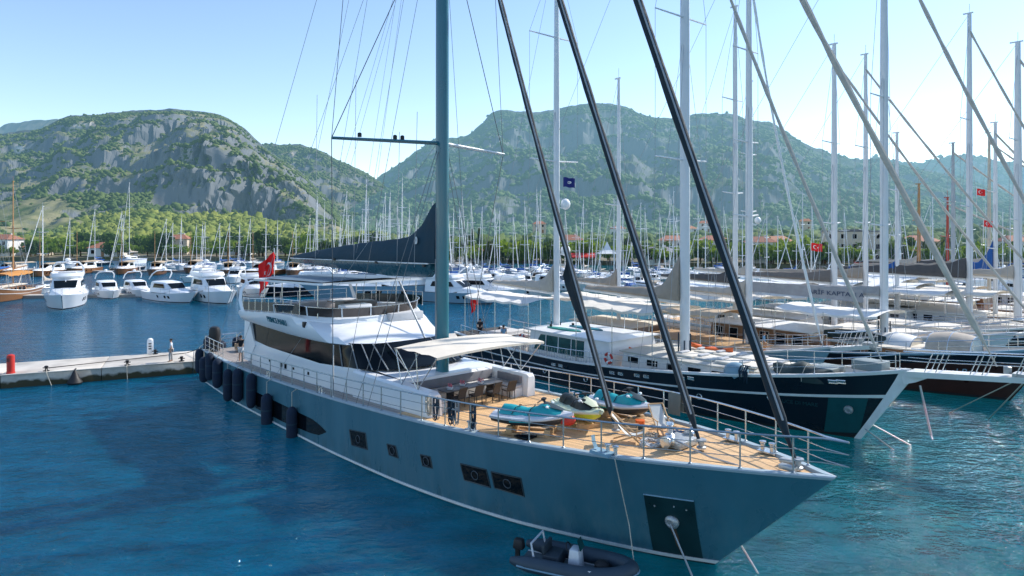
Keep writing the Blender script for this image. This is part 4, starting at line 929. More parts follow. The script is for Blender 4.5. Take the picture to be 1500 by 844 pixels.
def yacht_hull():
    h=YH; fsl=[-.35,-.15,0,.08,.2,.35,.5,.65,.8,.92,1.0]; us=h.us(90)
    mb=MB()
    for s_ in (1,-1): mb.loft([[h.P(u,f,s_) for f in fsl] for u in us],closed=False)
    mb.loft([[h.P(1,f,1) for f in fsl],[h.P(1,f,-1) for f in fsl]],closed=False,smooth=False)
    ho=mb.build('hull',TEAL,Y,ang=60)
    rows=[]
    for u in us:
        a=Vector(h.P(u,.985,1,-.03)); b=Vector(h.P(u,.985,-1,-.03)); rows.append([tuple(a.lerp(b,k/8)) for k in range(9)])
    # bleached working deck aft and alongside, golden teak on the foredeck
    i0=next(i for i,u in enumerate(us) if u*h.L>17.2)
    MB().loft(rows[:i0+1],closed=False,smooth=False).build('foredeck',TEAK,Y)
    MB().loft(rows[i0:],closed=False,smooth=False).build('side_deck',TEAKA,Y)
    mb=MB()
    for s_ in (1,-1):
        mb.loft([[h.P(u,.978,s_,.0),h.P(u,.978,s_,.04),h.P(u,1.0,s_,.04),tuple(Vector(h.P(u,1.0,s_,.0))+Vector((0,0,.035))),tuple(Vector(h.P(u,1.0,s_,-min(.22,h.hs(u*h.L)*.9)))+Vector((0,0,.035))),h.P(u,.985,s_,-min(.23,h.hs(u*h.L)*.9))] for u in us],closed=False)
    mb.build('cap_rail',mat('pale_cap_rail',(.36,.44,.48),.4,var=.08),Y)
    strip_part('boot_stripe',h,.02,.052,.05,WHITE2,ho,60)
    strip_part('antifouling_band',h,-.10,.02,.012,BLACK,ho,60)
    # hull windows on the near side and their mates on the far side
    W=[((20.74,1.53),(19.36,1.66),(19.19,.95),(20.53,.86)),((17.65,1.55),(17.0,1.60),(16.82,1.13),(17.48,1.12)),((15.3,1.63),(14.68,1.68),(14.58,1.23),(15.18,1.19)),((12.9,1.81),(11.54,1.89),(11.43,1.22),(12.75,1.19)),((11.3,1.87),(9.92,1.94),(9.90,1.24),(11.22,1.26))]
    for s_ in (1,-1):
        for q in W:
            wo=side_patch(h,'hull_window',q,HGLASS,ho,s_,.012,6,mat('window_frame_grey',(.05,.07,.08),.4,metal=.4),.028)
            cs=sum(p[0] for p in q)/4; cz=sum(p[1] for p in q)/4
            c=Vector(h.side(cs,cz,s_,.03)); e=Vector(h.side(cs-.2,cz,s_,.03)); up=Vector(h.side(cs,cz+.2,s_,.03))
            x=(e-c).normalized(); z_=x.cross((up-c).normalized()).normalized(); y=z_.cross(x); M3=Matrix((x,y,z_)).transposed()
            ri=MB(); ri.torus(c,.17,.018,18,6,mat=M3); ri.build('port_ring',mat('port_ring_metal',(.085,.10,.115),.45,metal=.2),wo)
        top=[(33.0,1.18),(31.8,1.32),(28,1.31),(24.4,1.27),(23.6,1.14),(22.95,.96)]; bot=[(32.8,1.0),(32,.36),(28,.38),(24.6,.52),(23.7,.62),(22.95,.93)]
        mb=MB(); rows=[]
        for (a,b) in zip(top,bot): rows.append([h.side(a[0]+(b[0]-a[0])*k/3,a[1]+(b[1]-a[1])*k/3,s_,.015) for k in range(4)])
        mb.loft(rows,closed=False); wo=mb.build('hull_window',HGLASS,ho,weld=False); wo['label']='long hexagonal dark window low in the hull'
        pl=side_patch(h,'anchor_plate',((5.35,2.36),(3.85,2.42),(4.18,-.05),(5.62,-.05)),DARKP,ho,s_,.02,10)
        f=MB(); f.tube([h.side(5.35+(3.85-5.35)*k/8,2.37+.06*k/8,s_,.03) for k in range(9)],.025,6); f.build('edge_strip',LBLUE,pl)
        c=Vector(h.side(4.70,1.5,s_,.03)); n_=Vector((.15,-s_,-.25)).normalized(); q=n_.to_track_quat('Z','Y').to_matrix()
        MB().lathe([(.24,-.05),(.24,.03),(.20,.09),(.13,.12),(.10,.08)],c,16,mat=q).build('hawse_pipe',GALV,pl)
        ru=MB(); ru.loft([[h.side(4.72+w_*(1-k*.12)+.02*math.sin(k*2.1),1.30-.17*k,s_,.026) for w_ in (-.10,0,.10)] for k in range(7)],closed=False); ru.build('rust_streak',mat('rust_stain',(.075,.045,.025),.7,var=.5,scale=6),pl,weld=False)
        for k,(a,b) in enumerate([(5.1,2.0),(4.5,2.1),(4.15,2.05)]): MB().ball(h.side(a,b,s_,.03),.035,6).build('rivet',GALV,pl)
    return ho
HULLO=yacht_hull()
def rail(root,base,H,mids,post_every,m,rt=.028,rp=.024,rm=.014,name='guard_rail',skip0=0,post_mat=None):
    """base: polyline of local points on the deck edge"""
    P=[Vector(p) for p in base]; L=[0]
    for i in range(1,len(P)): L.append(L[-1]+(P[i]-P[i-1]).length)
    mb=MB(); mb.tube([p+Vector((0,0,H)) for p in P],rt,8)
    for hh in mids: mb.tube([p+Vector((0,0,hh)) for p in P],rm,6)
    o=mb.build(name,m,root)
    n=max(1,round(L[-1]/post_every)); pm=MB(); pm.tube([(0,0,0),(0,0,H)],rp,7); pm.lathe([(rp*2.2,0),(rp*2.2,.02),(rp,.05)],(0,0,0),8); first=None
    for k in range(skip0,n+1):
        d=L[-1]*k/n; i=max(j for j in range(len(L)) if L[j]<=d+1e-6); i=min(i,len(P)-2)
        p=P[i].lerp(P[i+1],(d-L[i])/max(L[i+1]-L[i],1e-6))
        if first is None: first=pm.build('stanchion',post_mat or m,o); s=first
        else: s=first.copy(); COL.objects.link(s); s.parent=o
        s.location=p
    return o
def edge(s0,s1,side,n=40,ins=.10,h=YH):
    out=[]
    for i in range(n+1):
        s=s0+(s1-s0)*i/n; t=max(h.hs(s)-ins,0.0); out.append(Vector((h.xo-s,-side*t,h.zs(s)+.035)))
    return out
RAILS=mat('dark_steel_rail',(.30,.36,.40),.3,metal=.8)
rail(Y,[yl(-.35,0,3.93)]+edge(.35,34.5,1,50),1.05,(.36,.70),1.45,RAILS,.034,.027,skip0=1)
rail(Y,[yl(-.35,0,3.93)]+edge(.35,34.5,-1,50),1.05,(.36,.70),1.45,STEEL,.034,.027,skip0=1)
rail(Y,edge(38.5,43.2,1,6)+[yl(43.3,2.2,2.23),yl(43.3,1.2,2.23)],1.0,(.36,.68),1.2,STEEL)
rail(Y,edge(38.5,43.2,-1,6)+[yl(43.3,-2.2,2.23),yl(43.3,-1.2,2.23)],1.0,(.36,.68),1.2,STEEL)
# ---- deckhouse
def mir(pts): return pts+[(s,-t) for s,t in reversed(pts)]
def wall(outline_b,zb,outline_t,zt,closed=True,rows=3,bulge=0.0):
    n=len(outline_b); rings=[]
    for k in range(rows+1):
        f=k/rows; ring=[]
        for (a,b) in zip(outline_b,outline_t):
            z0=zb(a[0]) if callable(zb) else zb; z1=zt(a[0]) if callable(zt) else zt
            s=a[0]+(b[0]-a[0])*f; t_=a[1]+(b[1]-a[1])*f; g=bulge*math.sin(PI*f); ln=math.hypot(a[0]-29,a[1]*3)+1e-6
            ring.append(yl(s+g*(a[0]-29)/ln,t_+g*a[1]*3/ln,z0+(z1-z0)*f))
        rings.append(ring)
    return rings
def superstructure():
    # lower trunk: white, from the deck to the window sill, open front joins the raised sun deck
    ob=[(36.2,2.75),(35.6,3.02),(33,3.06),(30,3.08),(26,3.08),(23.5,3.06),(21.9,2.98)]
    sill=lambda s:3.74+max(0,(26-s))*.075+max(0,s-33)*.05
    mb=MB(); base=mir(ob); mb.loft(wall(base,lambda s:dz(s)-.1,[(s,t*.985) for s,t in base],sill),closed=True); dh=mb.build('deckhouse',WHITE,Y,ang=35)
    # long dark window band and wrap-round windscreen
    gb=[(36.0,2.6),(35.3,2.96),(33,3.0),(30,3.02),(26,3.02),(23.5,3.0),(22.0,2.95),(21.0,2.72),(20.3,2.25),(19.95,1.5),(19.8,.6)]
    gt=[(36.4,2.5),(36.0,2.86),(33.1,2.93),(30.1,2.95),(26.2,2.95),(24.0,2.92),(23.0,2.78),(22.6,2.42),(22.2,2.0),(22.0,1.3),(21.95,.5)]
    b2,t2=mir(gb),mir(gt)
    sg=lambda s:(3.74+max(0,(26-s))*.075+max(0,s-33)*.05)-.01
    MB().loft(wall(b2,lambda s:sg(s),t2,5.16,rows=3),closed=True).build('window_band',GLASS,dh,ang=30)
    mu=MB()
    for i in (5,6,7,8,9):
        for sg_ in (1,-1):
            a=gb[i]; b=gt[i]; mu.bar(yl(a[0]-.02,sg_*(a[1]+.03),sg(a[0])),yl(b[0]-.02,sg_*(b[1]+.03),5.16),.045,.05)
    mu.build('mullion',mat('grey_mullion',(.25,.27,.28),.4),dh)
    # slanted white aft wing of the deckhouse
    for sg_ in (1,-1):
        q=MB(); q.prism([yl(35.0,sg_*3.05,3.55),yl(36.1,sg_*3.0,2.4),yl(37.1,sg_*3.0,2.4),yl(36.7,sg_*3.05,5.3),yl(36.1,sg_*3.05,5.3)],(0,sg_*.14,0)); q.build('aft_wing',WHITE,dh)
    for i,(s,z,w_,hh) in enumerate([(32.6,2.95,.16,.16),(30.9,2.95,.26,.30),(30.3,2.95,.26,.30),(29.2,2.98,.14,.14),(27.3,3.0,.16,.16)]):
        for sg_ in (1,-1):
            q=MB(); c=yl(s,sg_*3.085,z); q.box(c,(w_,.04,hh)); q.build('porthole',GLASS,dh,bevel=.01)
    # raised white sun deck ahead of the windscreen with the U shaped seating well
    oc=[(22.2,3.06),(19,3.12),(17.2,3.15),(15.75,3.1),(15.6,2.95)]
    mb=MB()
    for sg_ in (1,-1):
        rings=[]
        for s in (22.2,20.5,19,17.5,16.2,15.75,15.55):
            e=3.14 if s>15.6 else 3.0; zt=3.98-.10*(s<15.6); z0=dz(s)-.1
            rings.append([yl(s,sg_*e,z0),yl(s,sg_*e,zt-.12),yl(s,sg_*(e-.10),zt),yl(s,sg_*2.62,zt),yl(s,sg_*2.56,zt-.08),yl(s,sg_*2.50,z0)])
        mb.loft(rings,closed=False); mb.add(rings[-1],[tuple(range(6))],0,False)
    rings=[[yl(s,t,z) for s,z in ((18.15,dz(18)-.1),(18.2,3.90),(18.32,3.99),(19.2,4.01),(20.6,4.05),(21.2,4.06))] for t in (-2.6,-1.3,0,1.3,2.6)]
    mb.loft(rings,closed=False); mb.build('sun_deck',WHITE,Y,ang=35)
    st=MB(); z=dz(17)
    st.box(yl(17.85,0,z+.2),(.6,5.0,.44))
    for sg_ in (1,-1): st.box(yl(16.75,sg_*2.2,z+.2),(1.7,.6,.44))
    so=st.build('seating',WHITE,Y,bevel=.02)
    cu=MB(); cu.box(yl(17.82,0,z+.49),(.56,4.9,.13)); cu.build('cushion',CUSH,so,bevel=.04)
    for sg_ in (1,-1):
        cu=MB(); cu.box(yl(16.72,sg_*2.2,z+.49),(1.66,.56,.13)); cu.build('cushion',CUSH,so,bevel=.04)
    bk=mat('grey_back_cushion',(.20,.20,.22),.9)
    cu=MB(); cu.box(yl(18.08,0,z+.78),(.12,4.8,.42)); cu.build('back_cushion',bk,so,bevel=.04)
    for sg_ in (1,-1):
        cu=MB(); cu.box(yl(16.8,sg_*2.45,z+.78),(1.7,.12,.38)); cu.build('back_cushion',bk,so,bevel=.04)
    # ---- flybridge
    fb_=[(35.6,0),(35.55,2.6),(35.4,3.75),(34.6,4.0),(32,3.75),(29,3.58),(26,3.5),(24.4,3.35),(23.2,2.95),(22.45,2.3),(22.1,1.4),(22.0,.5)]
    ft_=[(35.8,0),(35.75,2.7),(35.55,3.85),(34.7,4.1),(32,4.1),(29.4,4.1),(27.4,4.05),(26.3,3.6),(25.6,2.9),(25.25,2.1),(25.05,1.3),(25.0,.5)]
    zb=lambda s:5.08+max(0,(s-30))*.06; zt=lambda s:6.34-max(0,s-27)*.065-max(0,27-s)*.10
    b=mir(fb_[0:1]+fb_[1:]); tt=mir(ft_)
    w_=wall(b,zb,tt,zt,rows=5,bulge=.10)
    mb=MB(); mb.loft(w_,closed=True)
    lip=[[p+Vector((0,0,.03)) for p in w_[-1]]]
    ins=[yl(s+(29-s)*.045,t*.955,zt(s)+.03) for s,t in tt]; low=[yl(s+(29-s)*.045,t*.95,5.72) for s,t in tt]
    mb.loft([w_[-1],lip[0],ins,low],closed=True)
    so_=[[yl(s,t,zb(s)) for s,t in b],[yl(29+(s-29)*.97,t*.97,zb(s)-.07) for s,t in b],[yl(29+(s-29)*.6,t*.4,5.03) for s,t in b]]
    mb.loft(so_,closed=True,caps=False)
    fl=mb.build('flybridge',WHITE,Y,ang=32)
    d=MB(); a=[yl(29+(s-29)*.952,t*.948,5.74) for s,t in tt]; d.add(a,[tuple(range(len(a)))],0,False); d.build('flybridge_deck',TEAKA,fl)
    # forward coaming top that slopes to the windscreen (white, sunlit)
    nm=text_part('lettering','PRINCE MARU',.50,mat('teal_lettering',(.01,.13,.17),.4),fl,yl(29.3,4.03,5.76),(R(110),0,0),.012,sx=.84)
    q=MB(); q.box(yl(26.35,3.74,5.85),(.26,.16,.30)); q.build('vent',BLACK,fl,bevel=.02)
    # dark wind screen round the front, dark glass panels and rails aft
    pth=[(s,t) for s,t in tt if s<29.6]
    ws=MB(); ws.loft([[yl(s+(29-s)*.03,t*.97,zt(s)+.03) for s,t in pth],[yl(s+(29-s)*-.015+.02,t*1.0,zt(s)+.52) for s,t in pth]],closed=False); wso=ws.build('wind_screen',mat('smoked_screen',(.045,.035,.032),.12,var=.2,spec=.7),fl,weld=False)
    tr=MB(); tr.tube([yl(s+(29-s)*-.015+.02,t*1.0,zt(s)+.53) for s,t in pth],.025,6); tr.build('top_trim',STEEL,wso)
    for i in range(0,len(pth),2):
        s,t=pth[i]; sp=MB(); sp.bar(yl(s+(29-s)*.0,t*1.0,zt(s)+.02),yl(s-.03,t*1.02,zt(s)+.54),.05,.05); sp.build('support',WHITE,wso)
    for sg_ in (1,-1):
        base=[yl(s,sg_*t_,zt(s)+.03) for s,t_ in ((34.6,3.95),(32,3.98),(29,3.98),(26.5,3.95))]
        ro=rail(fl,base,.80,(.06,),1.0,STEEL,.026,.022)
        g=MB(); g.loft([[p+Vector((0,0,.07)) for p in base],[p+Vector((0,0,.60)) for p in base]],closed=False); g.build('glass_panel',mat('smoked_glass',(.004,.03,.045),.08,spec=.25),ro,weld=False)
    base=[yl(35.4,t,5.85) for t in (-3.6,0,3.6)]; rail(fl,base,.95,(.32,.64),1.2,STEEL,.026,.022)
    # hard top on slim posts with swept white arches aft
    ht=MB(); H8=lambda s:8.02-max(0,s-27)*.03
    out=[(35,3.0),(34.6,3.3),(26.0,3.3),(25.5,3.1)]; o2=mir(out)
    def cr(t): return .10*(1-(t/3.3)**2)
    ht.loft([[yl(s,t,H8(s)-.07+cr(t)) for s,t in o2],[yl(s,t,H8(s)+.05+cr(t)) for s,t in o2]],closed=True,caps=False)
    rows=[[yl(s,t,H8(s)+.05+cr(t)) for t in (-3.3,-2,-.7,.7,2,3.3)] for s in (35,32,29,25.6)]; 
    hto=ht.build('hardtop',WHITE,fl)
    cv=MB(); cv.loft([[yl(s,t,H8(s)+.062+cr(t)) for t in (-3.02,-2,-.7,.7,2,3.02)] for s in (34.75,32,29,25.75)],closed=False); cv.build('roof_panel',mat('blue_grey_panel',(.12,.17,.22),.5,var=.1),hto,weld=False)
    uv=MB(); uv.loft([[yl(s,t,H8(s)-.06+cr(t)) for t in (-3.25,-2,-.7,.7,2,3.25)] for s in (35,32,29,25.6)],closed=False); uv.build('ceiling_panel',WHITE2,hto,weld=False)
    for sg_ in (1,-1):
        for s in (33.2,30.6,28.2,26.0): MB().tube([yl(s,sg_*3.15,5.74),yl(s,sg_*3.15,H8(s)-.04)],.03,8).build('post',STEEL,hto)
        a=MB(); path=[(34.6,3.95,5.75),(35.1,3.95,6.5),(35.3,3.8,7.1),(35.25,3.55,7.55),(34.8,3.25,7.74)]
        a.loft([[yl(s-w2,sg_*t_,z),yl(s,sg_*(t_+.10),z),yl(s+w2,sg_*t_,z),yl(s,sg_*(t_-.10),z)] for (s,t_,z),w2 in zip(path,(.34,.26,.22,.22,.3))],closed=True,caps=True); a.build('arch_pillar',WHITE,hto)
    MB().tube([yl(25.7,-1.75,H8(26)-.02),yl(21.95,-1.0,5.15)],.055,8).build('diagonal_strut',GALV,hto)
    # things built in up there: helm, bar, sofa
    q=MB(); q.box(yl(28.6,-.6,6.2),(1.2,2.2,.92)); q.build('bar_counter',mat('grey_counter',(.12,.11,.10),.4),fl,bevel=.03)
    q=MB(); q.box(yl(26.2,.8,6.25),(.9,1.7,1.0)); q.build('helm_console',WHITE,fl,bevel=.08)
    q=MB(); q.box(yl(32.3,2.2,6.0),(3.4,1.0,.5)); q.box(yl(33.7,-.5,6.0),(1.0,5.5,.5)); q.build('sofa',CUSH,fl,bevel=.06)
    q=MB(); q.box(yl(31.4,-1.0,6.35),(1.6,1.0,.06)); q.tube([yl(31.4,-1,5.74),yl(31.4,-1,6.35)],.08,8); q.build('table',WOOD,fl)
    q=MB(); q.box(yl(25.4,-1.7,6.0),(1.4,2.2,.45)); q.build('sun_pad',CUSH,fl,bevel=.05)
superstructure()
# ---- bimini over the seating
def bimini():
    z=lambda t:5.58+.14*(1-(abs(t)/3.15)**2.0)
    ts=[-3.15+6.3*i/12 for i in range(13)]
    mb=MB()
    rows=[[yl(s+.12*math.sin(PI*(t+3.15)/6.3)*(1 if s<16 else 0)*-1,t,z(t)+.05*math.sin((s-15.05)*PI/1.1)**2) for t in ts] for s in (15.05,15.6,16.15,16.7,17.25,17.8,18.35)]
    mb.loft(rows,closed=False)
    hem=[[p-Vector((0,0,.10)) for p in rows[0]],rows[0]]; mb.loft(hem,closed=False); mb.loft([[p-Vector((0,0,.10)) for p in rows[-1]],rows[-1]],closed=False)
    bo=mb.build('bimini',mat('bimini_canvas',(.78,.70,.58),.85,var=.06,scale=1.2,bump=.015,bscale=4),Y,weld=False)
    for sg_ in (1,-1):
        for a,b in (((16.6,3.05,3.98),(15.12,3.08,5.56)),((16.6,3.05,3.98),(18.3,3.08,5.56)),((17.9,3.05,3.98),(16.5,3.08,5.56)),((17.9,3.05,3.98),(18.35,3.08,5.56)),((16.6,3.05,3.98),(16.7,3.08,5.56))):
            MB().tube([yl(a[0],sg_*a[1],a[2]),yl(b[0],sg_*b[1],b[2])],.024,7).build('frame_tube',STEEL,bo)
    for s in (15.1,16.7,18.3): MB().tube([yl(s,t,z(t)-.03) for t in ts],.024,7).build('frame_bow',STEEL,bo)
bimini()
# ---- rig
def rig():
    xm=YH.xo-19.0
    mb=MB(); n=20; rings=[]
    for z,k in ((3.9,1.0),(20,1.0),(34,.9),(44,.62)):
        rings.append([Vector((xm+.40*k*math.cos(2*PI*j/n),.275*k*math.sin(2*PI*j/n),z)) for j in range(n)])
    mb.loft(rings,True,True); ma=mb.build('mast',TEALM,Y)
    tr=MB(); tr.box((xm-.42,0,22),(.08,.12,36)); tr.build('sail_track',mat('dark_track',(.01,.03,.04),.4),ma)
    for sy in (1,-1):
        q=MB(); q.tube([(xm-.3,sy*.20,4.2),(xm-.3,sy*.20,9.5)],.02,5); q.tube([(xm-.12,sy*.29,4.2),(xm-.12,sy*.29,12)],.016,5); q.build('halyard',LWIRE,ma)
        for zz in (5.0,5.25): q=MB(); q.lathe([(.09,0),(.09,.03),(.06,.05),(.055,.14),(.08,.17),(.08,.20)],(xm-.1,sy*.33,zz),12,mat=Matrix.Rotation(R(90*sy),3,'X')); q.build('winch',STEEL,ma)
        s=MB(); s.tube([(xm-.1,sy*.2,15.2),(xm-1.4,sy*5.2,15.15)],[.10,.07],8,flat=1.8); s.build('spreader',TEALM if sy<0 else MASTW,ma)
        s=MB(); s.tube([(xm-.1,sy*.2,27.5),(xm-1.2,sy*4.2,27.5)],[.09,.06],8,flat=1.6); s.build('spreader',TEALM,ma)
    for f in (.35,.42,.75): 
        q=MB(); q.lathe([(.10,0),(.10,.16),(.05,.2)],(xm-.1-1.3*f,-.2-5*f,15.27),8); q.build('spreader_lamp',BLACK,ma)
    # boom with the sail under its dark cover
    z0=8.45; zb=9.25; xe=YH.xo-35.9
    b=MB(); rings=[]
    for s,k,lo in ((0,.7,.45),(.03,1,.1),(.25,1,0),(.6,.9,.15),(1,.55,.50)):
        x=xm-.6+(xe-xm+.6)*s
        rings.append([Vector((x,.42*k*a,z)) for a,z in ((-1,zb-.25*s),(-.95,zb-.25*s-.25),(-.45,z0+lo*(1.0)),(.45,z0+lo),(.95,zb-.25*s-.25),(1,zb-.25*s))])
    b.loft(rings,True,True); bo=b.build('boom',mat('teal_boom_paint',(.010,.075,.105),.28,coat=.4,var=.1),Y,ang=30)
    e=MB(); e.tube([(xm-.55,-.47,zb+.01),(xe,-.30,zb-.24)],.035,6); e.tube([(xm-.55,.47,zb+.01),(xe,.30,zb-.24)],.035,6); e.build('boom_edge',WHITE2,bo)
    nS=40; rings=[]; prof=pchip([(0,3.05),(.02,2.95),(.05,2.45),(.09,1.85),(.13,1.50),(.17,1.30),(.25,1.2),(.4,1.06),(.6,.82),(.8,.52),(1,.18)]); wd=pchip([(0,.16),(.05,.2),(.15,.30),(.3,.38),(.7,.36),(1,.22)])
    for i in range(nS+1):
        s=i/nS; s=s**1.4; x=xm-.42+(xe-xm+.45)*s; hh=prof(s)+.018*math.sin(i*1.7)*min(1,i/4); w_=wd(s)*(1+.07*math.sin(i*2.1)); zz=zb-.25*s+.03
        rings.append([Vector((x,w_*a*(1+.05*math.sin(i*1.3+a*3)),zz+hh*c)) for a,c in ((-1,0),(-1.12,.22),(-.9,.45),(-.62,.7),(-.34,.92),(0,1),(.34,.92),(.62,.7),(.9,.45),(1.12,.22),(1,0))])
    sc=MB(); sc.loft(rings,True,True).build('sail_cover',NAVYC,bo)
    q=MB(); c=Vector((xm-1.85,-.30,zb+1.15)); q.lathe([(.13,0),(.13,.02),(.07,.02),(.07,0)],c,14,mat=Matrix.Rotation(R(90),3,'X')@Matrix.Scale(1.5,3,(0,1,0))); q.build('emblem',WHITE2,bo)
    q=MB()
    for s in (.07,.17,.45,.75):
        x=xm-.6+(xe-xm+.6)*s; q.tube([(x+.3,-.5,zb+prof(s)+1.5+ (8 if s>.3 else 4)),(x,-.48,zb-.2)],.014,5)
    q.build('lazy_jack',LWIRE,bo)
    for s in (.02,.3,.6,.97):
        q=MB(); x=xm-.6+(xe-xm+.6)*s; q.box((x,-.46,zb-.1),(.22,.08,.12)); q.build('fitting',BLACK,bo)
    # furled headsails on their stays
    for k,((s,z0_),top,r) in enumerate((((8.05,dz(8)+.05),32.9,.12),((4.40,dz(4.4)+.05),41.0,.14),((1.12,dz(1.1)+.05),51.0,.165))):
        a=yl(s,0,z0_); b_=Vector((xm+.3,0,top)); rngk=random.Random(k); pts=[]; rs=[]; N=70
        for i in range(N+1):
            f=i/N; p=a.lerp(b_,f); p.x-=.35*math.sin(PI*f)*.6; pts.append(p)
            rs.append(.06 if f<.015 else r*(1.0+.05*math.sin(i*1.1+k)+.06*rngk.uniform(-1,1))*(1 if f<.5 else 1.1-.5*(f-.3)))
        o=MB(); o.tube(pts,rs,9); o=o.build('furled_sail',NAVYS,Y)
        q=MB(); q.tube([p+Vector((r*.75,-r*.75,0)) for p in pts[2:]],.035,5); q.build('luff_stripe',LWIRE,o)
        if k==0:
            fl_=MB(); a2=pts[9]; rows=[]
            for i in range(7):
                p=pts[9+i]; w_=.46*math.sin(PI*min(1,(i+.2)/4.0)*.5)*(1 if i<5 else (6.2-i)/1.4); rows.append([p+Vector((-r*.4-w_*j/4,.05*math.sin(i*1.3+j),-.25*j/4)) for j in range(5)])
            fl_.loft(rows,closed=False); fl_.build('clew_flap',NAVYS,o,weld=False)
        q=MB(); q.lathe([(.16,0),(.16,.05),(.09,.08),(.09,.22),(.17,.25),(.17,.30)],a-Vector((0,0,.02)),12); q.build('furling_drum',GALV,o)
    # standing rigging
    W=MB
    def wire(a,b,r=.011,m=WIRE,nm='shroud'): W().tube([a,b],r,5).build(nm,m,Y)
    for sg_ in (1,-1):
        cp=[yl(s,sg_*(YH.hs(s)-.12),dz(s)) for s in (19.4,20.4,21.6,22.5)]
        tip1=Vector((xm-1.4,-sg_*5.2,15.15)); tip2=Vector((xm-1.2,-sg_*4.2,27.5))
        wire(yl(22.5,sg_*(YH.hs(22.5)-.12),dz(22.5)),tip1,.02); wire(tip1,tip2,.016); wire(tip2,Vector((xm,0,42)),.014)
        wire(tip1,Vector((xm,0,27.4)),.022); wire(cp[1],Vector((xm-.1,-sg_*.2,15.0)),.016); wire(cp[0],Vector((xm+.1,-sg_*.2,15)),.014); wire(cp[2],Vector((xm-.2,-sg_*.2,27.3)),.012)
        wire(yl(36,sg_*3.9,dz(36)),Vector((xm-.3,0,33)),.012,LWIRE,'backstay'); wire(yl(41,sg_*3.5,dz(41)),Vector((xm-.3,0,43.5)),.014,LWIRE,'backstay')
        wire(yl(30,sg_*3.9,dz(30)),Vector((xm-.3,-sg_*.2,15.1)),.010,LWIRE,'runner')
        wire(Vector((xe+4,-sg_*.3,9.3)),Vector((xm-.3,0,30)),.009,LWIRE,'runner'); wire(Vector((xe+9,-sg_*.35,9.5)),Vector((xm-.3,0,36)),.009,LWIRE,'runner')
    wire(Vector((xe+.2,0,9.2)),Vector((xm-.3,0,43.8)),.012,LWIRE,'topping_lift')
    q=MB(); q.tube([yl(22.5,YH.hs(22.5)-.12,dz(22.5)),yl(22.5,YH.hs(22.5)-.12,dz(22.5)+2.6)],.035,7); q.build('shroud_roller',WHITE2,Y)
rig()
# ---- deck fittings
def fittings():
    # anchor windlass and its gear near the second stay
    s=5.3; z=dz(s)
    wl=MB(); wl.box(yl(s,.0,z+.12),(.9,1.1,.22)); w0=wl.build('windlass',GALV,Y,bevel=.03)
    for sg_ in (1,-1):
        q=MB(); q.lathe([(.20,0),(.20,.06),(.12,.10),(.12,.22),(.20,.27),(.20,.33),(.04,.35)],yl(s-.05,sg_*.52,z+.24),14,mat=Matrix.Rotation(R(90*sg_),3,'X')); q.build('gypsy',STEEL,w0)
    q=MB(); q.lathe([(.17,0),(.17,.05),(.10,.1),(.10,.34),(.15,.4),(.13,.46),(.02,.47)],yl(s+.35,.0,z+.22),14); q.build('capstan',STEEL,w0)
    q=MB(); q.tube([yl(s-.2,.52,z+.3),yl(3.6,.75,z+.15),yl(2.6,.62,z+.08),yl(1.6,.3,z+.1)],.035,6); q.build('chain',GALV,w0)
    for (s,t) in ((6.2,2.45),(12.5,3.3),(2.6,-1.0),(4.2,-1.6),(13.2,-3.3),(24,3.95),(30.5,4.0)):
        q=MB(); zz=dz(s)
        for d in (-.16,.16): q.lathe([(.09,0),(.07,.02),(.07,.26),(.11,.3),(.11,.34),(.03,.36)],yl(s+d,t,zz),12)
        q.box(yl(s,t,zz+.02),(.62,.24,.05)); q.build('mooring_bitts',STEEL,Y)
    q=MB(); # fairlead with raised roller arm on the near bow edge
    q.loft([[yl(6.6+.1*k,2.55+w_,dz(6.6)+zz) for w_ in (-.09,.09)] for k,zz in ((-2,.05),(0,.10),(2,.16),(3,.36),(3.4,.55))],closed=False,smooth=True); q.box(yl(6.5,2.55,dz(6.5)+.06),(.8,.42,.1)); q.build('fairlead_arm',LBLUE,Y)
    for (s,t) in ((1.3,.25),(1.55,-.3)):
        q=MB(); q.box(yl(s,t,dz(s)+.08),(.5,.25,.14)); q.build('bow_roller',GALV,Y,bevel=.03)
    for k,(s,t) in enumerate(((10.2,2.6),(12.7,-1.0))):
        q=MB(); q.box(yl(s,t,dz(s)+.03),(.62,.62,.06)); q.build('deck_hatch',GLASS,Y,bevel=.015)
    # stern platform and gangway
    q=MB(); q.box(yl(44.3,0,.55),(1.7,6.0,.22)); q.build('swim_platform',TEAKA,Y,bevel=.03)
    q=MB(); q.bar(yl(43,-1.0,2.3),yl(46.6,-1.0,1.25),.8,.08); g=q.build('gangway',TEAKA,Y)
    for sg_ in (.4,-.4):
        r_=MB(); r_.tube([yl(43,-1+sg_,3.2),yl(46.4,-1+sg_,2.2)],.02,6)
        for k in (0,.5,1): p=yl(43+3.4*k,-1+sg_,2.35-1.05*k); r_.tube([p,p+Vector((0,0,.88))],.018,6)
        r_.build('guard_rail',STEEL,g)
    q=MB(); q.box(yl(41.2,.2,2.5),(1.2,3.4,.45)); q.build('stern_bench',PALEW,Y,bevel=.03)
    MB().tube([yl(43.1,3.2,2.2),yl(43.1,3.3,7.2)],.02,5).build('whip_antenna',WIRE,Y)
fittings()
# ---------------------------------------------------------------- things on the teal yacht
def on_deck(s,t,dzv=0.0): p=yw(s,t,dz(s)+dzv-.06); return tuple(p)
FWD=YRZ  # a thing turned to this angle faces the bow
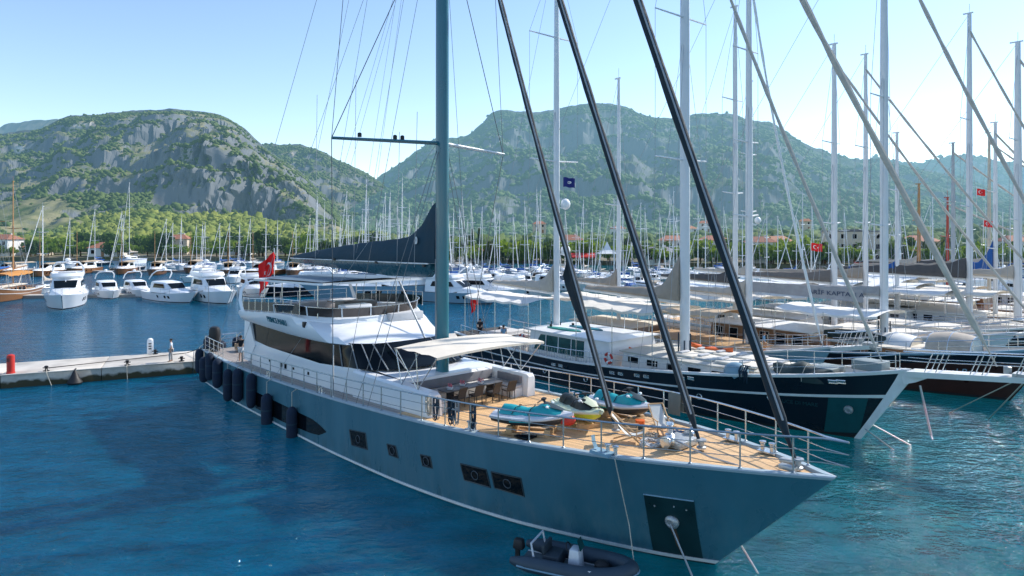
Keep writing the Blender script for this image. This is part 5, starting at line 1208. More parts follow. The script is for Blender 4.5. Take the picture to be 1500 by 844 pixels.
# dining chairs and table under the bimini
def make_chair():
    t=thing('dining_chair','','chair'); 
    for sx in (-1,1):
        for sy in (-1,1):
            q=MB(); q.tube([(sx*.22,sy*.22,0),(sx*.20,sy*.21,.44)],.02,6); q.build('leg',WICKER,t)
    q=MB(); q.box((0,0,.46),(.48,.48,.06)); q.build('seat',WICKER,t,bevel=.015)
    q=MB(); q.loft([[(-.22-.02*k-.012*k*k,y,.48+.16*k) for y in (-.24,-.12,0,.12,.24)] for k in range(4)]+[[(-.25-.02*k-.012*k*k,y,.48+.16*k) for y in (-.24,-.12,0,.12,.24)] for k in (3,2,1,0)],closed=False,smooth=True); q.build('backrest',WICKER,t)
    for sy in (-1,1):
        q=MB(); q.tube([(.20,sy*.24,.46),(.18,sy*.25,.66),(-.24,sy*.25,.68)],.018,6); q.build('armrest',WICKER,t)
    return t
ch=make_chair(); CP=[(16.35,1.05),(16.2,.15),(16.05,-.75),(15.9,-1.6)]
for i,(s,t) in enumerate(CP):
    o=ch if i==0 else copy_tree(ch)
    o.location=on_deck(s,t); o.rotation_euler=(0,0,FWD+PI+[.1,-.06,.12,-.1][i]+0)
    tag(o,'brown wicker dining chair under the bimini, %s from the left of four'%ORD[i],'chair','wicker chairs under the bimini')
t=thing('dining_table','low dark dining table in front of the U shaped seat under the bimini','table',on_deck(17.0,-.2),FWD)
q=MB(); q.box((0,0,.72),(.75,3.3,.05)); q.build('tabletop',mat('table_top_grey',(.16,.15,.14),.4),t,bevel=.01)
for y in (-1.2,1.2): q=MB(); q.box((0,y,.35),(.5,.08,.70)); q.build('leg',WICKER,t)
for i,(y,x) in enumerate(((-1.3,.1),(-.4,-.12),(.5,.12))):
    tt_=thing('potted_flowers',['white bowl of pink flowers on the right end of the dining table','white bowl of pink flowers in the middle of the dining table','white bowl of pink flowers on the left end of the dining table'][i],'flowers',tuple(yw(17.0-x,-.2-y,dz(17)-.06+.745)),0,'flower bowls on the table')
    MB().lathe([(.05,0),(.12,.02),(.16,.12),(.14,.12),(.10,.04)],(0,0,0),12).build('bowl',WHITE,tt_)
    f=MB(); rr=random.Random(i)
    for k in range(16): f.ball((rr.uniform(-.12,.12),rr.uniform(-.12,.12),.14+rr.uniform(0,.12)),.035,6)
    f.build('blossoms',mat('pink_blossom',(.55,.16,.20),.8,var=.3,scale=30),tt_)
t=thing('box_speaker','dark box speaker standing at the end of the near seat','speaker',on_deck(15.75,1.75),FWD)
q=MB(); q.box((0,0,.27),(.42,.46,.54)); q.build('cabinet',WICKER,t,bevel=.02); q=MB(); q.lathe([(.16,0),(.16,.015),(.05,.02)],(.215,0,.3),16,mat=Matrix.Rotation(R(90),3,'Y')); q.build('speaker_cone',BLACK,t)
# ---- jet skis on cradles
def jetski(label,loc,rz,cover,hullc,deckc,bow_c=None,strap=True,hoodm=None):
    t=thing('jet_ski',label,'jet ski',loc,rz,'jet skis on the foredeck')
    pr=pchip([(-1.65,.44),(-1.2,.56),(-.2,.60),(.7,.54),(1.3,.34),(1.72,.04)]); zk=pchip([(-1.65,.30),(-.5,.22),(.6,.26),(1.2,.42),(1.72,.78)]); zg=pchip([(-1.65,.62),(-.6,.62),(.4,.68),(1.2,.80),(1.72,.88)])
    xs=[-1.65+3.37*i/26 for i in range(27)]
    h=MB(); rings=[]
    for x in xs:
        b,k,g=max(pr(x),.03),zk(x),zg(x); rings.append([(x,-b,g),(x,-b*.97,g-(g-k)*.35),(x,-b*.72,k+(g-k)*.22),(x,0,k),(x,b*.72,k+(g-k)*.22),(x,b*.97,g-(g-k)*.35),(x,b,g)])
    h.loft(rings,closed=False); h.add(rings[0],[tuple(range(7))],0,False); ho=h.build('hull',hullc,t,ang=40)
    b=MB()
    for s in (-1,1): b.tube([(x,s*(max(pr(x),.03)+.012),zg(x)-.03) for x in xs],.075,7)
    b.build('bumper',deckc,ho)
    u=MB(); rings=[]
    zc=pchip([(-1.65,.70),(-.9,.74),(-.2,.80),(.5,.98),(.95,1.02),(1.35,.95),(1.70,.90)])
    for x in xs:
        w_=max(pr(x)*.97,.02); g=zg(x); c=zc(x); foot=.10 if x<.3 else .0
        rings.append([(x,-w_,g),(x,-w_*.86,g+.06+foot*.2),(x,-w_*.62,g+.02+.05*(x>.4)),(x,-w_*.36,(g+c)/2+.06),(x,0,c),(x,w_*.36,(g+c)/2+.06),(x,w_*.62,g+.02+.05*(x>.4)),(x,w_*.86,g+.06+foot*.2),(x,w_,g)])
    u.loft(rings,closed=False); u.add(rings[0],[tuple(range(9))],0,False); u.build('deck_shell',deckc,t,ang=35)
    # covered saddle and cowl
    c=MB(); rings=[]; cz=pchip([(-1.35,.82),(-1.15,1.06),(-.6,1.02),(-.1,.98),(.3,1.10),(.62,1.24),(1.0,1.10),(1.3,1.0)]); cw=pchip([(-1.35,.20),(-1,.27),(-.3,.24),(.3,.30),(.8,.36),(1.3,.20)])
    for i in range(19):
        x=-1.35+2.65*i/18; z=cz(x)+.012*math.sin(i*2.2); w_=cw(x)*(1+.05*math.sin(i*1.7)); zb_=zg(x)+.06
        rings.append([(x,-w_*1.25,zb_),(x,-w_*1.05,zb_+(z-zb_)*.5),(x,-w_*.65,z-.05),(x,0,z),(x,w_*.65,z-.05),(x,w_*1.05,zb_+(z-zb_)*.5),(x,w_*1.25,zb_)])
    c.loft(rings,closed=False); c.add(rings[0],[tuple(range(7))],0,False); c.add(rings[-1],[tuple(reversed(range(7)))],0,False); sa=c.build('saddle_cover',cover,t,ang=50)
    d=MB()
    for i in (7,8): pass
    for x0,x1 in ((-.75,-.45),(-.05,.15)):
        for s in (-1,1): d.tube([(x0,s*.30*1.2,zg(x0)+.10),((x0+x1)/2,s*.26,1.0),(x1,s*.05,cz(x1)+.02)],.018,5)
    if strap: d.build('strap',BLACK,sa)
    w_=MB(); w_.loft([[(.55,-.30,1.08),(.55,0,1.26),(.55,.30,1.08)],[(.95,-.27,1.08),(.98,0,1.17),(.95,.27,1.08)],[(1.35,-.14,.98),(1.42,0,1.0),(1.35,.14,.98)]],closed=False); w_.v=[(a,b_,c_+.03) for a,b_,c_ in w_.v]; w_.build('hood',hoodm or NAVYC,t,weld=False)
    hb=MB(); hb.tube([(.38,-.42,1.30),(.48,-.25,1.36),(.52,0,1.34),(.48,.25,1.36),(.38,.42,1.30)],.022,7); hb.tube([(.62,0,1.12),(.52,0,1.34)],.05,7); hb.box((.52,0,1.38),(.16,.24,.07)); hb.build('handlebar',BLACK,t)
    for s in (-1,1):
        m_=MB(); m_.ball((.78,s*.40,1.16),(.07,.10,.055),8); m_.tube([(.82,s*.28,1.08),(.78,s*.38,1.15)],.018,5); m_.build('mirror',WHITE,t)
    for s in (-1,1):
        g=MB(); g.add([(.2,s*.615,.62),(-.75,s*.605,.57),(-.78,s*.60,.45),(.16,s*.60,.50)],[(0,1,2,3)],0,False); g.build('side_decal',cover,ho,weld=False)
    if bow_c: 
        q=MB(); q.ball((1.50,0,.62),(.36,.30,.24),12); q.build('bow_bumper',bow_c,t)
    t.scale=(.93,.93,.93)
    ja=MB(); ja.lathe([(.10,0),(.12,.12),(.10,.2)],(-1.70,0,.42),10,mat=Matrix.Rotation(R(90),3,'Y')); ja.build('jet_nozzle',BLACK,t)
    return t
def cradle(label,loc,rz):
    t=thing('cradle',label,'cradle',loc,rz,'jet ski cradles')
    for x in (-.75,.75):
        q=MB(); q.box((x,0,.13),(.22,1.0,.26)); q.box((x,-.36,.27),(.22,.22,.10)); q.box((x,.36,.27),(.22,.22,.10)); q.build('chock',PALEW,t,bevel=.01)
    for y in (-.45,.45): q=MB(); q.box((0,y,.05),(2.1,.09,.09)); q.build('runner',PALEW,t)
    return t
AQUA=mat('aqua_cover',(.010,.36,.40),.45,var=.10,scale=3,bump=.02,bscale=5); LIME=mat('lime_plastic',(.50,.62,.05),.35,var=.1); GREYH=mat('graphite_hull',(.045,.045,.05),.35,var=.2); LGREY=mat('pale_grey_shell',(.66,.68,.72),.35,var=.06,coat=.3); PALEY=mat('white_lime_shell',(.66,.70,.50),.35,var=.1)
JS=[('turquoise covered jet ski with graphite hull and red bow bumper, nearest the teal yacht rail',(.75,26.0),R(-20),AQUA,GREYH,LGREY,RED),('lime and white jet ski pointing at the camera between the two turquoise ones',(2.65,27.0),R(-66),mat('black_lime_cover',(.02,.025,.02),.5),LIME,PALEY,None),('turquoise jet ski beside the far rail behind the middle furled stay',(4.35,27.5),R(-50),AQUA,GREYH,LGREY,None)]
CL=['wooden cradle under the nearest turquoise jet ski','wooden cradle under the lime jet ski','wooden cradle under the far turquoise jet ski']
for (lb,(x,y),rz,a,b,c,d),cl in zip(JS,CL):
    v=YM.inverted()@Vector((x,y,0)); z=dz(YH.xo-v.x)-.06
    cradle(cl,(x,y,z),rz); jetski(lb,(x,y,z+.08),rz,a,b,c,d,hoodm=c if 'lime' in lb else None)
# ---- deck chairs
def deck_chair(label,loc,rz):
    t=thing('deck_chair',label,'deck chair',loc,rz,'wooden deck chairs')
    for s in (-1,1):
        q=MB(); q.bar((.52,s*.29,.03),(-.52,s*.29,.98),.035,.05); q.build('back_rail',PALEW,t)
        q=MB(); q.bar((-.48,s*.25,.03),(.62,s*.25,.42),.035,.05); q.build('seat_rail',PALEW,t)
        q=MB(); q.bar((-.10,s*.32,.60),(.42,s*.32,.58),.05,.03); q.bar((.38,s*.32,.58),(.34,s*.30,.20),.03,.03); q.build('armrest',PALEW,t)
    q=MB()
    for a in ((-.52,.98),(.62,.42),(.52,.04),(-.48,.04)): q.bar((a[0],-.30,a[1]),(a[0],.30,a[1]),.04,.04)
    q.build('cross_bar',PALEW,t)
    c=MB(); pts=[(-.52,.97),(-.38,.80),(-.22,.58),(-.05,.38),(.12,.29),(.32,.29),(.50,.35),(.62,.42)]
    c.loft([[(x,y,z) for y in (-.225,0,.225)] for x,z in pts],closed=False); c.loft([[(x,y,z-.012) for y in (-.225,0,.225)] for x,z in pts],closed=False); c.build('canvas_sling',mat('sling_canvas',(.60,.62,.60),.85,var=.06),t,weld=False)
    return t
deck_chair('wooden deck chair with pale sling turned sideways by the near rail',on_deck(6.95,.75),R(-12))
deck_chair('wooden deck chair with pale sling facing the camera near the far rail',on_deck(6.7,-.95),R(-78))
t=thing('bucket','orange topped dark bucket between the deck chairs and the far jet ski','bucket',on_deck(7.7,-1.0),0)
MB().lathe([(.13,0),(.17,.26),(.16,.26),(.12,.03)],(0,0,0),14).build('tub',NAVYC,t); MB().lathe([(.18,.24),(.18,.36),(.02,.38)],(0,0,0),14).build('lid',ORANGE,t)
# ---- ropes, hoses and coils
def coil_hank(label,p,m,L=.8,turns=7,rz=0):
    t=thing('rope_hank',label,'rope',p,rz,'rope hanks hung on the near rail'); q=MB(); rr=random.Random(label)
    for k in range(turns):
        w_=.09+.05*rr.random(); y=rr.uniform(-.07,.07); l=L*rr.uniform(.8,1.05)
        q.tube([(-w_,y,-.02),(-w_*1.1,y,-l*.5),(-w_*.7,y*1.3,-l*.93),(0,y,-l),(w_*.7,y*1.2,-l*.93),(w_*1.1,y,-l*.5),(w_,y,-.02),(0,y,.05),(-w_,y,-.02)],.019,5)
    q.build('strands',m,t)
    q=MB(); q.torus((0,0,-L*.28),.12,.03,12,6); q.build('binding_turns',m,t); return t
for (s,lb,m,l) in ((15.0,'hank of thin pale rope on the near rail, leftmost of four',ROPE,.75),(14.5,'dark blue rope hank on the near rail, second of four from the left',DROPE,.85),(13.55,'fat hank of dark blue rope on the near rail, third of four',DROPE,.95),(12.35,'dark blue rope hank on the near rail, rightmost of four',DROPE,.95)):
    p=yw(s,YH.hs(s)-.20,dz(s)+1.02); coil_hank(lb,tuple(p),m,l,rz=FWD)
coil_hank('pale grey rope hank on the near rail, right of the second dark one',tuple(yw(13.35,YH.hs(13.3)-.22,dz(13.3)+1.0)),mat('grey_rope',(.35,.36,.36),.9),.9,rz=FWD)
def rope_pile(label,s,t,m,R0=.3,turns=6):
    o=thing('rope_coil',label,'rope',on_deck(s,t),0,'rope piles on the foredeck'); q=MB(); rr=random.Random(label); pts=[]
    for i in range(turns*14): a=i*2*PI/14; r=R0*(.55+.45*rr.random()); pts.append((r*math.cos(a),r*math.sin(a)*.9,.03+.16*rr.random()*(1-.0)))
    q.tube(pts,.024,5); q.build('strands',m,o)
rope_pile('heap of white rope beside the windlass',6.0,.55,mat('white_rope',(.62,.62,.62),.9),.42,9); rope_pile('heap of blue and white rope behind the second furled stay',5.9,-1.0,mat('blue_rope',(.10,.18,.30),.9),.38,7); rope_pile('small coil of tan rope in front of the deck chairs',6.6,-.2,ROPE,.26,5)
t=thing('towel','grey towel draped over the far rail beside the deck chair','towel',tuple(yw(7.3,-(YH.hs(7.3)-.10),dz(7.3)+1.10)),FWD)
q=MB(); q.loft([[(x,-.10+.015*math.sin(x*25)-.02*k,-.28*k) for x in [-.28+.08*i for i in range(8)]] for k in (3,2,1,0)]+[[(x,.08+.02*math.sin(x*22)+.02*k,-.26*k) for x in [-.28+.08*i for i in range(8)]] for k in (0,1,2,3)],closed=False); q.build('cloth',mat('grey_towel',(.13,.16,.16),.95),t,weld=False)
# ---- fenders along the near quarter
def fender(i,label,s,z0,L=1.9,r=.32,side=1,loc=None,tilt=0):
    p=Vector(YH.side(min(s,43.3),1.4,side,r*.95)) if loc is None else None
    w_=(YM@Vector((p.x,p.y,0))) if loc is None else Vector(loc)
    t=thing('fender',label,'fender',(w_.x,w_.y,z0),YRZ+tilt,'dark fenders on the near quarter of the teal yacht')
    MB().lathe([(.03,-.02),(r*.55,.03),(r*.88,.16),(r,.38),(r,L-.4),(r*.9,L-.18),(r*.55,L-.05),(.06,L)],(0,0,0),16).build('body',FENDER,t)
    q=MB(); q.tube([(0,0,L-.02),(0,0,max(2.35-z0,L+.1)),(0,-side*-.30,max(2.5-z0,L+.3))],.025,5); q.build('lanyard',ROPE,t)
    q=MB(); q.lathe([(r*1.01,L*.52),(r*1.02,L*.53),(r*1.01,L*.56)],(0,0,0),16); q.build('band',NAVYC,t); return t
FS=[(26.3,-.35,1.95),(29.6,-.3,2.0),(32.0,.40,2.05),(34.2,.35,2.05),(36.2,.0,2.05),(38.4,.45,1.95),(40.4,.6,1.9),(41.9,.2,1.8),(43.3,.6,1.75)]
for i,(s,z0,L) in enumerate(FS): fender(i,'navy fender on the near hull side, %s counting aft from the long dark window'%ORD[i],s,z0,L,.285+.025*(i%2))
for i,(s,t,z0) in enumerate(((44.3,2.9,1.3),(44.5,1.9,.9),(44.3,.8,1.1))): fender(9,'navy fender on the stern platform of the teal yacht, %s from the left'%ORD[2-i],s,z0,1.7,.35,loc=tuple(yw(s,t,0)))
t=thing('cover_bag','tall black covered bundle standing on the near stern corner of the teal yacht','bundle',tuple(yw(42.6,3.0,dz(42.6))),FWD)
q=MB(); q.loft([[(.42*k*math.cos(a),.38*k*math.sin(a)*(1+.08*math.sin(3*a)),z) for a in [2*PI*j/12 for j in range(12)]] for z,k in ((0,.85),(.4,1.0),(1.0,1.05),(1.45,1.0),(1.68,.8),(1.75,.35))],True,True); q.build('cover',BLACK,t)
person('man in black shirt and white shorts at the stern of the teal yacht',on_deck(37.3,3.1),FWD+R(150),SH_BLACK,mat('white_shorts',(.65,.66,.68),.85),'walk')
# ---- red flag with white crescent and star
def tflag(name,label,loc,rz,w_,h,drop=0.0,cloth=FLAGR,seed=0,pole=0.0,hang=False,blank=False):
    """flag in its own xz plane, hoist at x=0, flying towards +x; when hanging it droops in folds below the hoist"""
    t=thing(name,label,'flag',loc,rz); nx,nz=16,10
    def P(u,v):
        if hang:
            x=w_*u*.42+.05*math.sin(v*6+u*9); z=-h*(1-v)*(1.0)-w_*u*.95*(.4+.6*(1-v)*.6); y=.16*math.sin(u*11+seed)*u**.5+.05*math.sin(u*23)
            return Vector((x,y,z))
        return Vector((w_*u*.96,.10*w_*math.sin(u*7+seed)*u,-h*(1-v)-drop*u*u+.03*math.sin(u*9)))
    mb=MB(); mb.loft([[P(i/nx,j/nz) for j in range(nz+1)] for i in range(nx+1)],closed=False); c=mb.build('cloth',cloth,t,weld=False)
    if not blank:
        # crescent and star follow the cloth on both faces
        for sg_ in (1,-1):
            e=MB(); cx,cz,r1=.36,.5,.25*h
            def Q(a,r,dx=0): 
                u=cx+(dx+r*math.cos(a))/w_; v=cz+r*math.sin(a)/h; p=P(u,v); return p+Vector((0,sg_*.012,0))
            o=[Q(R(40)+R(280)*k/20,r1) for k in range(21)]; i_=[Q(R(52)+R(256)*k/20,r1*.80,.0625*h) for k in range(21)]
            e.loft([o,i_],closed=False)
            st=[Q(R(180)+k*PI/5,(.125*h if k%2==0 else .05*h),.33*h) for k in range(10)]; ce=Q(0,0,.33*h); e.add([ce]+st,[(0,1+k,1+(k+1)%10) for k in range(10)],0,False)
            e.build('crescent_star',FLAGW,c,weld=False)
    if pole: 
        MB().tube([(0,0,-pole),(0,0,.25)],.03,7).build('flagpole',WHITE2,t)
    return t
def big_flag():
    p=yw(36.3,1.25,9.45); t=tflag('flag','large red flag with white crescent drooping behind the teal yacht flybridge',tuple(p),R(195),2.3,1.35,0,FLAGR,1,3.7,True)
    return t
big_flag()
# ---- grey tender beside the hull
def tender():
    c=Vector((2.05,21.9,-.10)); t=thing('inflatable_tender','dark grey rigid inflatable tender lying alongside the teal hull at the bottom','tender',tuple(c),math.atan2(-.42,1)+R(4)-R(6))
    TUB=mat('slate_tube',(.035,.06,.085),.55,var=.15); 
    path=[(-2.0,.66,.36),(-1.2,.68,.36),(0,.68,.38),(.9,.60,.42),(1.5,.38,.48),(1.82,.0,.54),(1.5,-.38,.48),(.9,-.60,.42),(0,-.68,.38),(-1.2,-.68,.36),(-2.0,-.66,.36)]
    P=[Vector(p) for p in path]; pts=[]
    for i in range(len(P)-1):
        p0,p1,p2,p3=P[max(i-1,0)],P[i],P[i+1],P[min(i+2,len(P)-1)]
        for k in range(5): s=k/5; pts.append(.5*((2*p1)+(-p0+p2)*s+(2*p0-5*p1+4*p2-p3)*s*s+(-p0+3*p1-3*p2+p3)*s**3))
    pts.append(P[-1]); n=len(pts)
    mb=MB(); mb.tube(pts,[.10+.14*min(1,min(i,n-1-i)/4) for i in range(n)],12); tu=mb.build('tube',TUB,t)
    q=MB(); q.tube([p+Vector((0,0,-.03))+Vector((p.x*.0,0,0))+(Vector((p.x*.35+.2,p.y,0)).normalized()*.235) for p in pts[3:-3]],.03,6); q.build('rubbing_strake',LBLUE,tu)
    q=MB(); q.loft([[(x,-.5*w_,.18),(x,0,.12),(x,.5*w_,.18)] for x,w_ in ((-1.9,1.0),(-.5,1.0),(.7,.9),(1.3,.5))],closed=False); q.build('floor',mat('tender_floor',(.10,.14,.16),.7),t)
    hb=MB(); hb.loft([[(x,-.55*k,.2),(x,-.3*k,-.1*k),(x,0,-.22*k),(x,.3*k,-.1*k),(x,.55*k,.2)] for x,k in ((-1.9,1),(0,1),(1,.8),(1.6,.2))],closed=False); hb.build('hull',LGREY,t)
    co=MB(); co.box((.0,0,.52),(.42,.55,.7),taper=.75); cn=co.build('console',LGREY,t,bevel=.04)
    w_=MB(); w_.add([(.22,-.22,.86),(.22,.22,.86),(.10,.18,1.18),(.10,-.18,1.18)],[(0,1,2,3)],0,False); w_.build('windscreen',TGLASS,cn,weld=False)
    w_=MB(); w_.torus((-.24,0,.82),.17,.02,18,6,mat=Matrix.Rotation(R(65),3,'Y')); w_.build('steering_wheel',BLACK,cn)
    se=MB(); se.box((-.75,0,.40),(.55,.75,.40)); se.box((-1.0,0,.72),(.12,.72,.36)); se.build('seat',mat('dark_seat',(.03,.045,.06),.6),t,bevel=.05)
    ar=MB(); ar.tube([(-1.25,-.52,.5),(-1.35,-.50,.95),(-1.35,.50,.95),(-1.25,.52,.5)],.035,8); ar.build('roll_bar',LGREY,t)
    en=MB(); en.box((-2.0,0,.62),(.40,.30,.34),taper=.8); eo=en.build('outboard_engine',BLACK,t,bevel=.07); q=MB(); q.box((-2.05,0,.12),(.14,.10,.8)); q.build('drive_leg',BLACK,eo)
    bg_=MB(); bg_.ball((.85,.05,.42),(.26,.22,.20),10); bg_.build('bow_locker',BLACK,t)
    text_part('lettering','T/T BLUE',.17,FLAGW,tu,(1.0,-.735,.55),(R(55),0,R(14)),.004)
tender()
# ---- mooring lines from the bow
rope('mooring_line','pale mooring line running from the near bow edge down into the water',[yw(5.9,2.66,3.55),yw(5.6,2.3,1.4),(3.9,21.35,-.1)],.018,ROPE,0,n=8)
rope('anchor_chain','taut chain from the anchor plate of the teal bow into the water',[tuple(YM@Vector(YH.side(4.7,1.45,1,.14))),(5.75,21.3,-.15)],.032,GALV,0,n=4,cat='chain')
rope('anchor_chain','chain running down from the far side of the teal bow into the water',[tuple(YM@Vector(YH.side(4.7,1.45,-1,.14))),(8.0,21.4,-.3)],.032,GALV,0,n=4,cat='chain')
# ---------------------------------------------------------------- wooden gulets moored in a row to the right
GRZ=math.atan2(HD2[1],HD2[0])
def s_at(tip,px): k=(px-750)/1000.; return (tip[0]-k*tip[1])/(HD2[0]-k*HD2[1])
def gtip(d,fw): return (TIP2[0]+d*.759+fw*HD2[0],TIP2[1]+d*.651+fw*HD2[1])
def scaled(L,B,zb):
    a=L/35.; b=B/6.7; c=zb/4.0
    return Hull(L,GULET['ov']*a,[(s*a,max(t*b,.05),z*c) for s,t,z in GULET['sheer']],[(s*a,t*b) for s,t in GULET['wl']],stern_ov=1.2*a,p=1.5)
class Boat: pass
def gulet(name,label,tip,L,B,zb,hullm,rub=WHITE2,sheer_band=None,deckm=TEAK,capm=WHITE2,cabins=(),awn=(),masts=(),stays=(),sprit=0,detail=2,boot=None,railm=STEEL,rail_h=.75,bul=.42,cat='gulet'):
    g=Boat(); h=g.h=scaled(L,B,zb); g.tip=tip
    C=(tip[0]-h.xo*HD2[0],tip[1]-h.xo*HD2[1],0); t=g.t=thing(name,label,cat,C,GRZ); g.M=Matrix.Translation(C)@Matrix.Rotation(GRZ,4,'Z')
    g.l=lambda s,q,z: Vector((h.xo-s,-q,z)); g.w=lambda s,q,z: g.M@Vector((h.xo-s,-q,z))
    g.dk=lambda s: h.zs(s)-bul
    N=44 if detail>1 else 26; us=h.us(N); fsl=[-.3,0,.1,.25,.4,.55,.7,.85,1.0]; mb=MB()
    for sd_ in (1,-1): mb.loft([[h.P(u,f,sd_) for f in fsl] for u in us],closed=False)
    mb.loft([[h.P(1,f,1) for f in fsl],[h.P(1,f,-1) for f in fsl]],closed=False,smooth=False)
    ho=g.ho=mb.build('hull',hullm,t,ang=60)
    mb=MB()
    for sd_ in (1,-1): mb.loft([[h.P(u,1-bul/h.zs(u*h.L),sd_,-.10),h.P(u,1,sd_,-.10)] for u in us],closed=False)
    mb.build('bulwark',WHITE2,t,weld=False)
    rows=[]
    for u in us:
        f=1-bul/h.zs(u*h.L); a=Vector(h.P(u,f,1,-.08)); b=Vector(h.P(u,f,-1,-.08)); rows.append([tuple(a.lerp(b,k/6)) for k in range(7)])
    MB().loft(rows,closed=False,smooth=False).build('deck',deckm,t)
    mb=MB()
    for sd_ in (1,-1):
        mb.loft([[h.P(u,.955,sd_,.0),h.P(u,.955,sd_,.06),h.P(u,1.0,sd_,.06),tuple(Vector(h.P(u,1.0,sd_,.04))+Vector((0,0,.04))),tuple(Vector(h.P(u,1.0,sd_,-min(.2,h.hs(u*h.L)*.9)))+Vector((0,0,.04))),h.P(u,1.0,sd_,-min(.2,h.hs(u*h.L)*.9))] for u in us],closed=False)
    mb.build('cap_rail',capm,t)
    if rub is not None: strip_part('rub_rail',h,.60,.645,.05,rub,ho,N)
    if sheer_band is not None: strip_part('sheer_band',h,.74,.95,.012,sheer_band,ho,N)
    strip_part('waterline_band',h,.0,.05,.012,boot or BLACK,ho,N)
    for ci,c in enumerate(cabins):
        s0,s1,hw,H,wm,nw,rm,ov=c; z0=g.dk((s0+s1)/2)-.15; zt=z0+H; kw=1.0
        cb=MB(); rake=.45*min(1,H/1.5)
        def hwid(s): return min(hw,max(h.hs(s)-.75,.5))
        secs=[]
        for i in range(7):
            s=s0+(s1-s0)*i/6; a=hwid(s); secs.append((s,a))
        ring=lambda z,inn,rk: [g.l(s+(rk if i==0 else (-rk*.4 if i==6 else 0)),a-inn,z) for i,(s,a) in enumerate(secs)]+[g.l(s+(rk if i==0 else (-rk*.4 if i==6 else 0)),-(a-inn),z) for i,(s,a) in reversed(list(enumerate(secs)))]
        cb.loft([ring(z0,0,0),ring(zt,.10*H/1.5,rake)],closed=True,caps=True,smooth=False); co_=cb.build('cabin',wm,t)
        r=MB(); 
        def rr(z,o): return [g.l(s+(-o if i==0 else (o if i==6 else 0))+ (rake if i==0 else 0),a-.1*H/1.5+o,z) for i,(s,a) in enumerate(secs)]+[g.l(s+(-o if i==0 else (o if i==6 else 0))+(rake if i==0 else 0),-(a-.1*H/1.5+o),z) for i,(s,a) in reversed(list(enumerate(secs)))]
        r.loft([rr(zt+.003,ov),rr(zt+.09,ov+.02),[p+Vector((0,0,.06)) for p in rr(zt+.12,-.35)]],closed=True,caps=True,smooth=False); r.build('roof',rm,co_)
        if nw:
            for sd_ in (1,-1):
                for i in range(nw):
                    f0=(i+.22)/nw; f1=(i+.78)/nw; sa=s0+rake+.2+(s1-s0-rake-.4)*f0; sb=s0+rake+.2+(s1-s0-rake-.4)*f1
                    lo,hi=(.35,.78) if H<1.5 else (.42,.86)
                    q=MB(); P_=lambda s,f: g.l(s,sd_*(hwid(s)-.10*H/1.5*f+.02),z0+H*f)
                    q.add([P_(sa,lo),P_(sb,lo),P_(sb,hi),P_(sa,hi)],[(0,1,2,3)],0,False); wo=q.build('window',GLASS,co_,weld=False)
                    if detail>1: q=MB(); q.tube([P_(sa,lo),P_(sb,lo),P_(sb,hi),P_(sa,hi),P_(sa,lo)],.025,5); q.build('frame',WHITE2 if wm is not WHITE else STEEL,wo)
    for ai,(s0,s1,hw,z,am,sag) in enumerate(awn):
        n=8; m_=6; a=MB(); rows=[]
        for i in range(n+1):
            s=s0+(s1-s0)*i/n; rows.append([g.l(s,-hw+2*hw*j/m_,z+.22*(1-(2*j/m_-1)**2)-sag*math.sin(PI*i/n)-.10*abs(math.sin(PI*i/n*4))*(abs(2*j/m_-1))) for j in range(m_+1)])
        a.loft(rows,closed=False); a.loft([[p-Vector((0,0,.16)) for p in (r_[0] for r_ in rows)],[r_[0] for r_ in rows]],closed=False); a.loft([[r_[-1]-Vector((0,0,.16)) for r_ in rows],[r_[-1] for r_ in rows]],closed=False)
        ao=a.build('awning',am,t,weld=False)
        for i in range(0,n+1,4 if n<12 else 3):
            s=s0+(s1-s0)*i/n
            for sd_ in (1,-1): zz=g.dk(min(s,h.L)); MB().tube([g.l(s,sd_*min(hw,h.hs(min(s,h.L))-.15),zz),g.l(s,sd_*hw,z)],.03,6).build('pole',STEEL,ao)
    g.masts=[]
    for mi,md in enumerate(masts):
        s=md['s']; x=h.xo-s; z0=g.dk(s); mm=md.get('m',MASTW); top=md['top']; r=md.get('r',.24)
        ma=mast_part(t,x,z0,top,r,mm,md.get('spr',()),md.get('spl',2.6),12,.25,rs=.07,sprm=md.get('sprm'))
        g.masts.append(ma)
        if 'base' in md:
            q=MB(); rr2=random.Random(3)
            for k in range(9): a=rr2.uniform(0,6.28); q.tube([(x+.42*math.cos(a),.42*math.sin(a),z0+.3),(x+.40*math.cos(a),.4*math.sin(a),z0+rr2.uniform(1.4,2.6))],.045,5)
            q.build('halyard_coils',DROPE,ma)
        if 'boom' in md:
            bl,bz,cm,pk,mid,wd=md['boom']; bo=MB().tube([(x-r,0,bz),(x-bl,0,bz+.25)],[.15,.12],8).build('boom',md.get('bm',mm),t)
            sail_cover(x-r*.8,x-bl+.3,bz+.10,pk,mid,wd,mi+int(tip[0]),22,dz=.22).build('sail_cover',cm,bo)
            if 'banner' in md:
                q=MB(); q.loft([[(x-1.2,-.60,bz-.42),(x-bl*.85,-.52,bz-.2)],[(x-1.2,-.60,bz+.50),(x-bl*.85,-.52,bz+.62)]],closed=False,smooth=False); q.build('banner',mat('grey_banner',(.34,.34,.35),.8),bo,weld=False)
                tx=md['banner']; bp=md.get('bpos',x-3.2)
                text_part('lettering',tx,.46,mat('navy_lettering',(.01,.04,.10),.5),bo,(bp,-.63,bz+.10),(R(90),0,0),.004,sx=1.25)
        st=MB(); rw=.016
        hb=h.hs(s)
